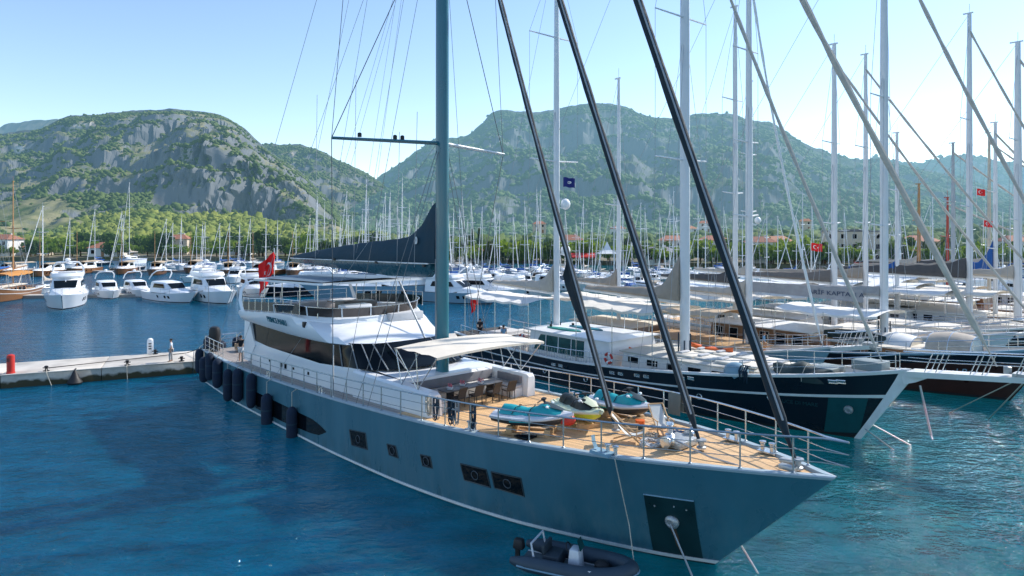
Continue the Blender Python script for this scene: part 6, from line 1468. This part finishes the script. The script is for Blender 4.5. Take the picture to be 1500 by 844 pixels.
        for sd_ in (1,-1):
            for k,(ds,zf) in enumerate(((-.9,.62),(.2,.98),(1.2,.62))):
                a=g.l(s+ds,sd_*(h.hs(s+ds)-.05),h.zs(s+ds)); sp=md.get('spr',())
                if k==1 and sp: 
                    pts=[a]+[Vector((x-.25,-sd_*md.get('spl',2.6),zz+.12)) for zz in sorted(sp)]+[Vector((x,0,top*.98))]; st.tube(pts,rw,4)
                else: st.tube([a,Vector((x,0,z0+(top-z0)*zf))],rw*.9,4)
        st.tube([g.l(h.L-.4,0,h.zs(h.L)+.1),Vector((x,0,top))],rw,4)
        st.build('rigging',LWIRE,t)
        if md.get('radar'):
            for zz in md['radar']: q=MB(); q.ball((x+.35,.62,zz),(md.get('rr',.40),md.get('rr',.40),md.get('rr',.40)*1.1),12); q.tube([(x,0,zz-.2),(x+.3,.5,zz-.35)],.05,5); q.build('radar_dome',WHITE,ma)
    for (s0,z0,mi,zt,r,m_) in stays:
        xm=h.xo-masts[mi]['s']; a=g.l(s0,0,z0); b=Vector((xm,0,zt)); rr2=random.Random(int(s0*7+zt)); pts=[]; rs=[]
        for i in range(41): f=i/40; p=a.lerp(b,f); p.x-=.35*math.sin(PI*f); pts.append(p); rs.append(.04 if f<.03 else r*(1+.14*math.sin(i*1.3)+.1*rr2.uniform(-1,1)))
        MB().tube(pts,rs,8).build('furled_jib',m_,t)
    def ed(s0,s1,side,n=24): return [Vector(h.P(s/h.L,1,side,-.08))+Vector((0,0,.04)) for s in [s0+(s1-s0)*i/n for i in range(n+1)]]
    if detail>0:
        for sd_ in (1,-1): rail(t,ed(.6,h.L-1,sd_),rail_h,(rail_h*.5,),1.9,railm,.026,.022,.014)
    if sprit:
        q=MB(); z=h.zs(0)
        q.loft([[g.l(-.0,-.55,z-.02),g.l(0,.55,z-.02),g.l(0,.45,z-.32),g.l(0,-.45,z-.32)],[g.l(-sprit,-.42,z+.42),g.l(-sprit,.42,z+.42),g.l(-sprit,.34,z+.16),g.l(-sprit,-.34,z+.16)]],True,True,smooth=False); sp=q.build('bow_platform',md0(capm),t)
        for sd_ in (1,-1):
            b=[g.l(-sprit*k/6+.5*(k==0),sd_*(.52-.1*k/6),z+.44*k/6) for k in range(7)]
            q=MB(); q.tube([p+Vector((.35,0,.95)) for p in b],.03,7); q.tube([p+Vector((.2,0,.5)) for p in b],.02,6); ro=q.build('guard_rail',STEEL,sp)
            for k in (1,1.6,3.4,4,5.6): p=b[int(k)].lerp(b[min(int(k)+1,6)],k-int(k)); MB().tube([p,p+Vector((.35,0,.95))],.024,6).build('stanchion',STEEL,ro)
        q=MB(); q.box(g.l(-sprit+.1,0,z+.40),(.7,.75,.30)); q.lathe([(.16,0),(.16,.3),(.05,.35)],g.l(-sprit+.7,0,z+.45),12); q.box(g.l(-sprit-.2,0,z+.2),(.7,.3,.2)); q.build('anchor_roller',GALV,sp)
    return g
def md0(m): return m
def MDk(s,top,**k): d=dict(s=s,top=top); d.update(k); return d
# ---- the navy gulet next to the teal yacht
B2=gulet('gulet','navy hulled two masted gulet with white deckhouse moored beside the teal yacht',TIP2,35,6.7,4.0,NAVY,rub=WHITE2,deckm=TEAK,
  cabins=[(5.2,16.6,2.35,.95,WHITE2,7,mat('cream_deck_top',(.60,.57,.50),.8,var=.1,scale=1.2),.12),(17.2,25.6,2.55,2.15,WHITE,0,WHITE,.30),(27,32,2.0,.6,WHITE2,0,CUSH,.05)],
  awn=[(13.9,20.5,2.6,5.75,CREAM,.10),(25.6,33.6,2.5,5.35,mat('pale_awning',(.80,.76,.70),.85,var=.08),.08)],
  masts=[MDk(13.3,38,r=.36,spr=(15.4,24.6),spl=2.75,boom=(8.9,6.25,TAUPE,3.2,.8,.8),base=1),MDk(25.1,33,r=.29,spr=(16.2,25.8),spl=2.6,boom=(8.0,6.0,BEIGE,2.3,.85,.8),base=1,radar=(12.9,9.3))],
  stays=[(1.3,4.1,0,33.8,.11,mat('grey_jib_cover',(.52,.48,.42),.9,var=.15)),(-3.6,4.7,0,41.5,.16,mat('tan_jib_cover',(.54,.48,.40),.9,var=.15))],sprit=4.7,detail=2)
def b2_extras():
    g=B2; h=g.h; t=g.t
    # white stem and trailboard
    q=MB(); rings=[]
    for f,w_ in ((0,.08),(.3,.10),(.6,.16),(.85,.26),(1.0,.36)):
        s,_,z=h.stf(0,f); rings.append([g.l(s+w_,.10+w_*.42,z),g.l(s-.22-.15*f,.06,z),g.l(s-.22-.15*f,-.06,z),g.l(s+w_,-.10-w_*.42,z)])
    q.loft(rings,closed=False,smooth=False); q.build('stem_band',WHITE2,g.ho,weld=False)
    q=MB()
    for sd_ in (1,-1): q.prism([g.l(.35,sd_*.22,3.62),g.l(.25,sd_*.2,3.25),g.l(-.3,sd_*.2,3.45),g.l(-.8,sd_*.2,3.72),g.l(-1.4,sd_*.2,3.86),g.l(-1.5,sd_*.2,4.05),g.l(.1,sd_*.25,3.95)],(0,sd_*.06,0))
    q.build('trailboard',WHITE2,g.ho)
    for sd_ in (1,-1):
        pl=side_patch(h,'anchor_plate',((3.55,2.30),(1.80,2.50),(2.45,.30),(4.05,.12)),mat('teal_plate',(.006,.075,.085),.4,var=.15),g.ho,sd_,.02,8)
        c=Vector(h.side(2.79,1.54,sd_,.03)); n_=Vector((.15,-sd_,-.25)).normalized(); MB().lathe([(.24,-.05),(.24,.03),(.20,.10),(.13,.12),(.10,.08)],c,14,mat=n_.to_track_quat('Z','Y').to_matrix()).build('hawse_pipe',GALV,pl)
        for s,z in ((16.6,1.62),(15.9,1.66),(14.6,1.76),(13.9,1.80),(11.4,2.10),(10.8,2.18),(3.25,3.02),(2.9,3.06),(22,1.35),(21.3,1.36)):
            q=MB(); a=h.side(s+.20,z-.07,sd_,.02); b=h.side(s-.20,z-.07,sd_,.02); c_=h.side(s-.20,z+.09,sd_,.02); d=h.side(s+.20,z+.09,sd_,.02); q.tube([a,b,c_,d,a],.035,6); q.add([a,b,c_,d],[(0,1,2,3)],0,False); q.build('fairlead',STEEL,g.ho)
        for s,z in ((10.4,1.15),(6.4,1.75),(19,.8),(23,.75)):
            q=MB(); c=Vector(h.side(s,z,sd_,.02)); q.torus(c,.16,.035,16,6,mat=Matrix.Rotation(R(90),3,'X')); q.build('porthole_rim',STEEL,g.ho)
    # name on the bow
    a=Vector(h.side(6.1,1.62,1,.03)); b=Vector(h.side(4.0,1.62,1,.03)); d=(b-a); c=(a+b)/2
    up=(Vector(h.side(5.05,1.9,1,.03))-Vector(h.side(5.05,1.35,1,.03))).normalized(); x=d.normalized(); n_=x.cross(up).normalized(); up=n_.cross(x); M3=Matrix((x,up,n_)).transposed()
    text_part('lettering','LUCE DI MARE',.30,mat('dim_lettering',(.02,.075,.085),.4),g.ho,c+n_*.03,M3.to_euler(),.006)
    # big green side windows with white mullions, white front panel
    for sd_ in (1,-1):
        z0=g.dk(21.4)-.15; q=MB(); P_=lambda s,f: g.l(s,sd_*(2.55-.143*f+.02),z0+2.15*f)
        q.add([P_(19.8,.36),P_(25.0,.36),P_(24.3,.90),P_(19.8,.90)],[(0,1,2,3)],0,False); wo=q.build('window',TGLASS,t,weld=False)
        q=MB()
        for s in (19.8,21.1,22.4,23.7): q.bar(P_(s,.36),P_(s,.90),.06,.05)
        q.build('mullion',WHITE,wo)
        q=MB()
        for k in range(34):
            s=17.6+k*.26; q.tube([g.l(s,sd_*(h.hs(s)-.12),h.zs(s)),g.l(s,sd_*(h.hs(s)-.12),h.zs(s)+.72)],.016,4)
        q.build('side_balusters',STEEL,t)
    q=MB(); q.box(g.l(31.8,0,2.05),(1.6,3.6,.5)); q.build('aft_seat',CUSH,t,bevel=.05)
    q=MB(); q.box(g.l(28.6,.4,2.3),(1.6,1.0,.07)); q.tube([g.l(28.6,.4,1.5),g.l(28.6,.4,2.3)],.08,8); q.build('aft_table',WOOD,t)
    q=MB(); q.box(g.l(1.9,.0,3.95),(1.5,1.1,.5)); q.box(g.l(4.1,0,3.3),(1.2,1.6,.5)); q.build('deck_locker',mat('grey_locker',(.22,.27,.28),.6),t,bevel=.04)
    # boarding rod and lines under the platform
    q=MB(); q.tube([g.l(-.45,.1,3.3),g.l(-.95,.1,.95)],.05,7); q.tube([g.l(-.70,-.5,.95),g.l(-1.2,.7,.95)],.03,5); q.build('dolphin_striker',GALV,t)
    # loose gear (each its own thing)
    def at(s,q_,z): return tuple(g.w(s,q_,z))
    zc=g.dk(10.9)-.15+.95+.14
    # cushions lying on the coach roof
    for k,s in enumerate((6.6,8.0,9.4,10.8,12.2)):
        zz=g.dk(10.9)+.98
        for j,q_ in enumerate((1.0,-1.0)):
            o=thing('sun_cushion','pale sun cushion on the navy gulet roof, %s from its bow, %s side'%(ORD[k],('near','far')[j]),'cushion',at(s,q_*(1 if s>7.5 else .7),zz),GRZ+.05*(k%3-1),'sun cushions on the navy gulet')
            c=MB(); c.box((0,0,.07),(1.25,1.5 if s>7.5 else 1.0,.14)); c.build('pad',CREAM,o,bevel=.05); c=MB(); c.box((-.45,0,.2),(.3,.9,.12)); c.build('pillow',CUSH,o,bevel=.05)
    def kayak(label,s,q_,z,rz,m,L=3.2):
        o=thing('kayak',label,'kayak',at(s,q_,z),GRZ+rz,'orange kayaks'); rings=[]
        for i in range(15):
            u=i/14*2-1; x=u*L/2; w_=.38*max(1-abs(u)**2.3,.02); hgt=.20+.10*abs(u)**3; b=.10*abs(u)**3
            rings.append([(x,w_*math.cos(a),b+.18+(.18*math.sin(a) if math.sin(a)<0 else (hgt*.5)*math.sin(a))) for a in [2*PI*j/12 for j in range(12)]])
        c=MB(); c.loft(rings,True,True); c.build('hull',m,o)
        for x in (-.35,.75): c=MB(); c.ball((x,0,.27),(.36,.24,.05),12); c.build('cockpit',BLACK,o)
    kayak('orange kayak on the coach roof of the navy gulet, left of its front mast',14.9,1.6,g.dk(14.9)+.98,.0,ORANGE,3.4)
    kayak('orange kayak on the coach roof of the navy gulet, right of its front mast',12.3,-1.4,g.dk(12.5)+1.15,.0,ORANGE,3.2)
    def board(label,s,q_,z,rz,m):
        o=thing('paddle_board',label,'paddle board',at(s,q_,z),GRZ+rz,'paddle boards'); rings=[]
        for i in range(15):
            u=i/14*2-1; w_=.40*max(1-abs(u)**3,.03); rings.append([(u*1.65,-w_,.05),(u*1.65,-w_*.9,.12),(u*1.65,w_*.9,.12),(u*1.65,w_,.05),(u*1.65,0,.0)])
        c=MB(); c.loft(rings,True,True); c.build('board',m,o); c=MB(); c.box((-1.3,0,.2),(.25,.02,.2)); c.build('fin',BLACK,o)
    zr=g.dk(21.4)-.15+2.15+.15
    GRN=mat('green_board',(.01,.25,.20),.4); board('green paddle board on the deckhouse roof of the navy gulet, nearer the edge',22.8,1.5,zr,.06,GRN); board('teal paddle board on the deckhouse roof of the navy gulet, further from the edge',22.2,-.2,zr,.02,mat('teal_board',(.01,.17,.22),.4))
    def lifebuoy(label,p,rz,stand=True):
        o=thing('lifebuoy',label,'lifebuoy',p,rz,'lifebuoys'); c=MB(); M3=Matrix.Rotation(R(90),3,'X') if stand else None
        c.torus((0,0,0),.30,.085,24,8,mat=M3,mis=[0,0,0,0,1,1]*4); c.build('ring',[RED,FLAGW],o); c=MB(); c.torus((0,0,0),.40,.012,24,5,mat=M3); c.build('grab_line',ROPE,o)
    lifebuoy('red and white lifebuoy on the near rail in front of the navy gulet deckhouse',at(16.9,h.hs(16.9)-.02,h.zs(16.9)+.5),GRZ)
    lifebuoy('red lifebuoy at the rear end of the navy gulet deckhouse',at(26.2,2.6,g.dk(26)+1.2),GRZ)
    # covered tender on the foredeck
    o=thing('covered_dinghy','dinghy under a dark green cover on the foredeck of the navy gulet','dinghy',at(5.0,1.0,g.dk(5)),GRZ+.03)
    c=MB(); rings=[]
    for i in range(15):
        u=i/14*2-1; w_=.80*max(1-abs(u)**3,.05); hh=.95-.35*abs(u)**1.5+.10*math.cos(u*7)
        rings.append([(u*1.7,-w_,.05),(u*1.7,-w_*1.05,.35),(u*1.7,-w_*.5,hh*.85),(u*1.7,0,hh),(u*1.7,w_*.5,hh*.85),(u*1.7,w_*1.05,.35),(u*1.7,w_,.05)])
    c.loft(rings,True,True); c.build('cover',mat('dark_green_cover',(.008,.028,.03),.6,var=.3,bump=.03,bscale=3),o,ang=50)
    c=MB()
    for x in (-.9,.3): c.tube([(x,-.84,.1),(x,-.86,.36),(x,-.4,.80),(x,0,.97),(x,.4,.80),(x,.86,.36),(x,.84,.1)],.018,5)
    c.build('lashing',ROPE,o)
    o=thing('rope_hank','dark blue ropes draped over the near bulwark of the navy gulet','rope',at(7.6,h.hs(7.6)+.02,h.zs(7.6)+.12),GRZ); c=MB(); rr=random.Random(4)
    for k in range(12): y=rr.uniform(-.3,.3); l=rr.uniform(.4,1.0); c.tube([(y,.3,.35),(y,.08,.30+.1*rr.random()),(y,-.14,.1),(y+.05,-.16,-l*.6),(y+.08,-.14,.12)],.028,5)
    c.build('strands',DROPE,o)
    o=thing('deck_cowl','white covered bundle on the coach roof edge of the navy gulet','bundle',at(8.3,2.2,g.dk(8.3)),GRZ); c=MB(); c.ball((0,0,.5),(.75,.55,.55),14); c.build('cover',LBLUE,o)
    person('man in pale blue shirt and navy shorts walking on the stern of the navy gulet',at(29.6,1.6,g.dk(29.6)+.0),GRZ+R(160),SH_BLUE,SH_NAVY,'walk')
    person('person in black standing at the stern gangway of the navy gulet',at(33.2,1.2,g.dk(33.2)),GRZ+R(120),SH_BLACK,mat('black_trousers',(.012,.013,.016),.85),longleg=True)
    tflag('flag','small red flag drooping at the stern of the navy gulet',at(34.8,.2,5.3),R(200),1.5,.9,0,FLAGR,2,3.0,True)
    tflag('flag','navy blue flag with white badge on the rear mast of the navy gulet',tuple(Vector(at(25.1,-.45,15.0))+Vector((.2,0,0))),R(8),.95,.75,.1,FLAGB,3,0,False,blank=True)
    f=[o for o in COL.objects if o.name.startswith('flag') and o.get('label','').startswith('navy blue flag')][0]
    q=MB(); q.lathe([(.17,-.02),(.17,.02),(.1,.02),(.1,-.02)],(.48,0,-.40),14,mat=Matrix.Rotation(R(90),3,'X')@Matrix.Scale(.6,3,(0,1,0))); q.v=[(a,b+.0,c) for a,b,c in q.v]; bo=q.build('badge',FLAGW,f)
    w0=Vector(at(-4.6,0,4.4))
    rope('anchor_line','pale anchor line from the navy gulet bow platform to the water, left one',[w0,(26.2,41.0,-.1)],.03,ROPE,0,n=4,group='anchor lines of the navy gulet'); rope('anchor_line','pale anchor line from the navy gulet bow platform to the water, right one',[w0+Vector((.25,0,0)),(27.6,39.6,-.1)],.03,ROPE,0,n=4,group='anchor lines of the navy gulet')
    rope('anchor_chain','chain from the stem foot of the navy gulet slanting into the water, left one',[at(2.4,0,.7),(19.2,33.6,-.2)],.04,GALV,0,n=3,cat='chain'); rope('anchor_chain','chain from the stem foot of the navy gulet slanting into the water, right one',[at(2.2,0,1.0),(20.6,34.6,-.2)],.04,GALV,0,n=3,cat='chain')
b2_extras()
# ---- pale blue gulet with a row of small square windows
t3=gtip(8.5,-7.6); s3=s_at(t3,1097)
B3=gulet('gulet','pale blue hulled gulet with white cabin and row of small square windows',t3,26,5.8,3.2,LBLUE,rub=WHITE2,
  cabins=[(4.8,14.5,2.0,1.15,WHITE2,8,PALEW,.15),(15,22,2.1,2.0,WOOD,5,CREAM,.35)],awn=[(7.5,13.5,2.2,4.7,mat('tan_awning',(.52,.40,.27),.85,var=.1),.12),(14.5,24.5,2.4,4.9,CREAM,.12)],
  masts=[MDk(s3,33,r=.27,spr=(11.9,17.3,24.0),spl=1.7,boom=(8.5,5.9,BEIGE,1.3,.6,.55),base=1,radar=(11.6,),rr=.24),MDk(18.5,24,r=.2,spr=(13,),spl=1.5,boom=(6,5.9,TAUPE,1.6,.7,.6))],
  stays=[(.8,3.3,0,30,.09,WHITE2)],sprit=2.4,detail=2)
person('man in pale blue shirt standing on the foredeck of the pale blue gulet',tuple(B3.w(4.4,1.0,B3.dk(4.4))),GRZ+R(30),SH_BLUE,mat('tan_shorts',(.45,.27,.14),.85))
# ---- maroon gulet with pale rail
t4=gtip(15.5,2.9); s4=s_at(t4,1295)
B4=gulet('gulet','maroon hulled wooden gulet with pale blue rail and grey lettered banner on its boom',t4,33,6.6,3.7,MAROON,rub=None,sheer_band=NAVY,capm=LBLUE,
  cabins=[(5.5,13,2.2,.85,WOOD,6,CREAM,.1),(14,23,2.4,2.0,WOOD,6,WHITE2,.35)],awn=[(9.5,17,2.6,4.9,mat('white_awning',(.82,.80,.76),.85,var=.06),.12),(19,31,2.7,5.2,CREAM,.12)],
  masts=[MDk(s4,36,r=.30,spr=(11.2,20.5),spl=1.7,boom=(12.6,6.0,mat('stone_canvas',(.34,.33,.32),.9,var=.12,bump=.03,bscale=3),.75,.6,.6),base=1,banner='ARİF KAPTAN A',m=MASTW,radar=None),MDk(22,30,r=.24,spr=(14,22),spl=1.6,boom=(8,6.2,DKGREY,1.3,.8,.6))],
  stays=[(-2.2,4.3,0,33,.12,mat('grey_jib_cover',(.52,.48,.42)))],sprit=3.2,detail=2)
def b4_extras():
    g=B4; h=g.h
    a=Vector(h.side(6.6,1.55,1,.03)); b=Vector(h.side(3.9,1.75,1,.03)); x=(b-a).normalized(); up=(Vector(h.side(5.2,1.95,1,.03))-Vector(h.side(5.2,1.35,1,.03))).normalized(); n_=x.cross(up).normalized(); up=n_.cross(x)
    text_part('lettering','Amiral Bey',.62,mat('blue_white_lettering',(.35,.50,.62),.5),g.ho,(a+b)/2+n_*.05,Matrix((x,up,n_)).transposed().to_euler(),.006,shear=.25)
    def tent(label,s,q_,L,W_,H,m1,m2,rz=0,name='canvas_cover',cat='cover'):
        o=thing(name,label,cat,tuple(g.w(s,q_,g.dk(s))),GRZ+rz,'canvas covers on the maroon gulet'); c=MB()
        c.loft([[(x+.12*H*math.sin(k)*0,W_/2*math.cos(PI*k/10),H*(math.sin(PI*k/10)**.75)*(1-.12*abs(x/L*2)**2)) for k in range(11)] for x in [-L/2+L*i/6 for i in range(7)]],closed=False); c.build('canvas',m1,o)
        e=MB(); e.add([(L/2,W_/2*math.cos(PI*k/10),H*(math.sin(PI*k/10)**.75)*.88) for k in range(11)],[tuple(range(11))],0,False); e.build('end_panel',m2,o)
        for x in (-L/2,0,L/2): c=MB(); c.tube([(x,W_/2*math.cos(PI*k/10)*1.005,H*(math.sin(PI*k/10)**.75)*(1.005-.12*abs(x/L*2)**2)) for k in range(11)],.025,5); c.build('hoop',STEEL,o)
    tent('arched beige canvas shelter on the foredeck of the maroon gulet, nearest its bow',5.6,.0,2.6,2.9,1.6,BEIGE,LBLUE)
    tent('white arched canvas shelter on the maroon gulet just aft of the beige one',9.2,.2,2.8,3.0,1.6,WHITE2,CREAM)
    o=thing('covered_dinghy','long dark green covered dinghy lying on the near side deck of the maroon gulet','dinghy',tuple(g.w(11.6,1.3,g.dk(9.2)-.15+.85+.17)),GRZ); c=MB(); rings=[]
    for i in range(15):
        u=i/14*2-1; w_=.75*max(1-abs(u)**3,.05); hh=.75-.25*abs(u)**1.5; rings.append([(u*2.2,-w_,.05),(u*2.2,-w_*1.05,.3),(u*2.2,0,hh),(u*2.2,w_*1.05,.3),(u*2.2,w_,.05)])
    c.loft(rings,True,True); c.build('cover',mat('dark_green_cover',(.008,.028,.03)),o); c=MB(); c.tube([(-2.1,0,.05),(2.1,0,.05)],.2,8); c.build('keel_chock',PALEW,o)
b4_extras()
# ---- gulets further along the pier, mostly awnings, covers and masts
def far_gulet(label,d,fw,px,top_px,L=31,B=6.4,zb=3.4,hull=WHITE,cov=DKGREY,awnm=CREAM,m=MASTW,boom=(11,6.2,1.15,.8,.65),second=None,capm=WHITE2,cabm=WHITE2,r=.28,**k):
    tp=gtip(d,fw); s=s_at(tp,px); Yd=tp[1]+.759*s; top=11+(335-top_px)/1000*Yd
    ms=[MDk(s,top,r=r,spr=(top*.42,top*.68),spl=1.7,boom=(boom[0],boom[1],cov,boom[2],boom[3],boom[4]),m=m)]
    if second: s2=s_at(tp,second[0]); Y2=tp[1]+.759*s2; t2=11+(335-second[1])/1000*Y2; ms.append(MDk(s2,t2,r=.22,spr=(t2*.5,t2*.72),spl=1.4,boom=(6.5,boom[1]+.2,second[2],1.2,.6,.5),m=second[3] if len(second)>3 else m))
    return gulet('gulet',label,tp,L,B,zb,hull,capm=capm,cabins=[(6,13,2.1,.9,cabm,5,CREAM,.1),(15,24,2.3,2.0,cabm,6,WHITE2,.35)],awn=[(max(s+1.2,9),max(s+9,18),2.6,5.0,awnm,.1),(20,29,2.6,5.3,WHITE2,.1)],masts=ms,stays=[(-1.5,zb+.3,0,top*.95,.10,mat('grey_jib_cover',(.52,.48,.42)))],sprit=2.6,detail=1,**k)
far_gulet('white gulet with long charcoal sail cover, left of the lettered boom mast',23.5,-1,1222,65,cov=mat('slate_canvas',(.17,.15,.135),.9,var=.15,bump=.03,bscale=3),second=(1100,120,BEIGE))
far_gulet('white gulet with black awning and tall slim mast behind the lettered boom',30,0,1268,80,hull=NAVY,cov=TAUPE,awnm=DKGREY,r=.24)
far_gulet('white gulet with big dark grey sail cover on its foremast at right',36.5,3,1420,20,cov=DKGREY,awnm=mat('white_awning',(.82,.80,.76)),boom=(13,6.3,1.9,1.3,.8),second=(1314,195,BLUEC))
far_gulet('brown wooden gulet with bright blue sail cover near the right edge',43,5,1458,180,hull=MAROON,cov=BLUEC,awnm=CREAM,boom=(6,6.2,3.6,1.6,.9),cabm=WOOD,r=.22)
far_gulet('white gulet with thick pale mast at the far right edge',38.5,8,1491,62,hull=WHITE,cov=BEIGE,r=.34,boom=(8,6.4,1.2,.8,.7))
far_gulet('wooden gulet with dark mast and pale awnings towards the far right',50,4,1396,210,hull=MAROON,cov=TAUPE,m=MASTG,cabm=WOOD,r=.22)
far_gulet('wooden gulet with red mast towards the far right',57,4,1388,290,hull=WHITE,cov=DKGREY,m=mat('red_mast',(.42,.05,.03),.4),cabm=WOOD,r=.18,second=(1346,270,BEIGE,MASTO))
far_gulet('white gulet with cream mast and tan awnings at the end of the right row',64,6,1449,195,hull=WHITE,cov=BEIGE,m=mat('cream_mast',(.60,.52,.40),.4),awnm=mat('tan_awning',(.52,.40,.27)),r=.22)
# ---- orange wooden gulet at the far left
tp=(-72.5,99)
g=gulet('schooner','varnished wooden schooner with tan masts at the far left pontoon',tp,20,5,2.8,WOOD,rub=WHITE2,capm=WHITE2,cabins=[(5,13,1.7,1.2,WOOD,5,CREAM,.15)],awn=[(6,15,1.9,4.0,mat('orange_awning',(.60,.27,.07),.85,var=.1),.1)],
  masts=[MDk(6.5,20.5,r=.16,m=MASTO,spr=(12,),spl=1.2,boom=(5,4.6,BLUEC,1.6,.5,.5)),MDk(12.5,18.5,r=.15,m=MASTO,spr=(11,),spl=1.2,boom=(5,4.6,BEIGE,1.4,.5,.5))],stays=[(-1.8,3,0,19,.08,BLUEC)],sprit=2.2,detail=1,cat='schooner')
g.t.rotation_euler=(0,0,R(-75)); 
# ---- small flags among the masts
tflag('flag','red flag with white crescent flying above the shore, left of the twin slanting stays',(28.9,66,9.6),R(-10),1.1,.75,.12,FLAGR,1,7.5)
tflag('flag','small orange red flag high between the masts at far right',(49,72,15.2),R(8),1.1,.7,.1,FLAGR,2,3)
tflag('flag','small red flag low between the masts at far right',(52.5,76,11.9),R(12),1.2,.7,.1,FLAGR,3,2.5)
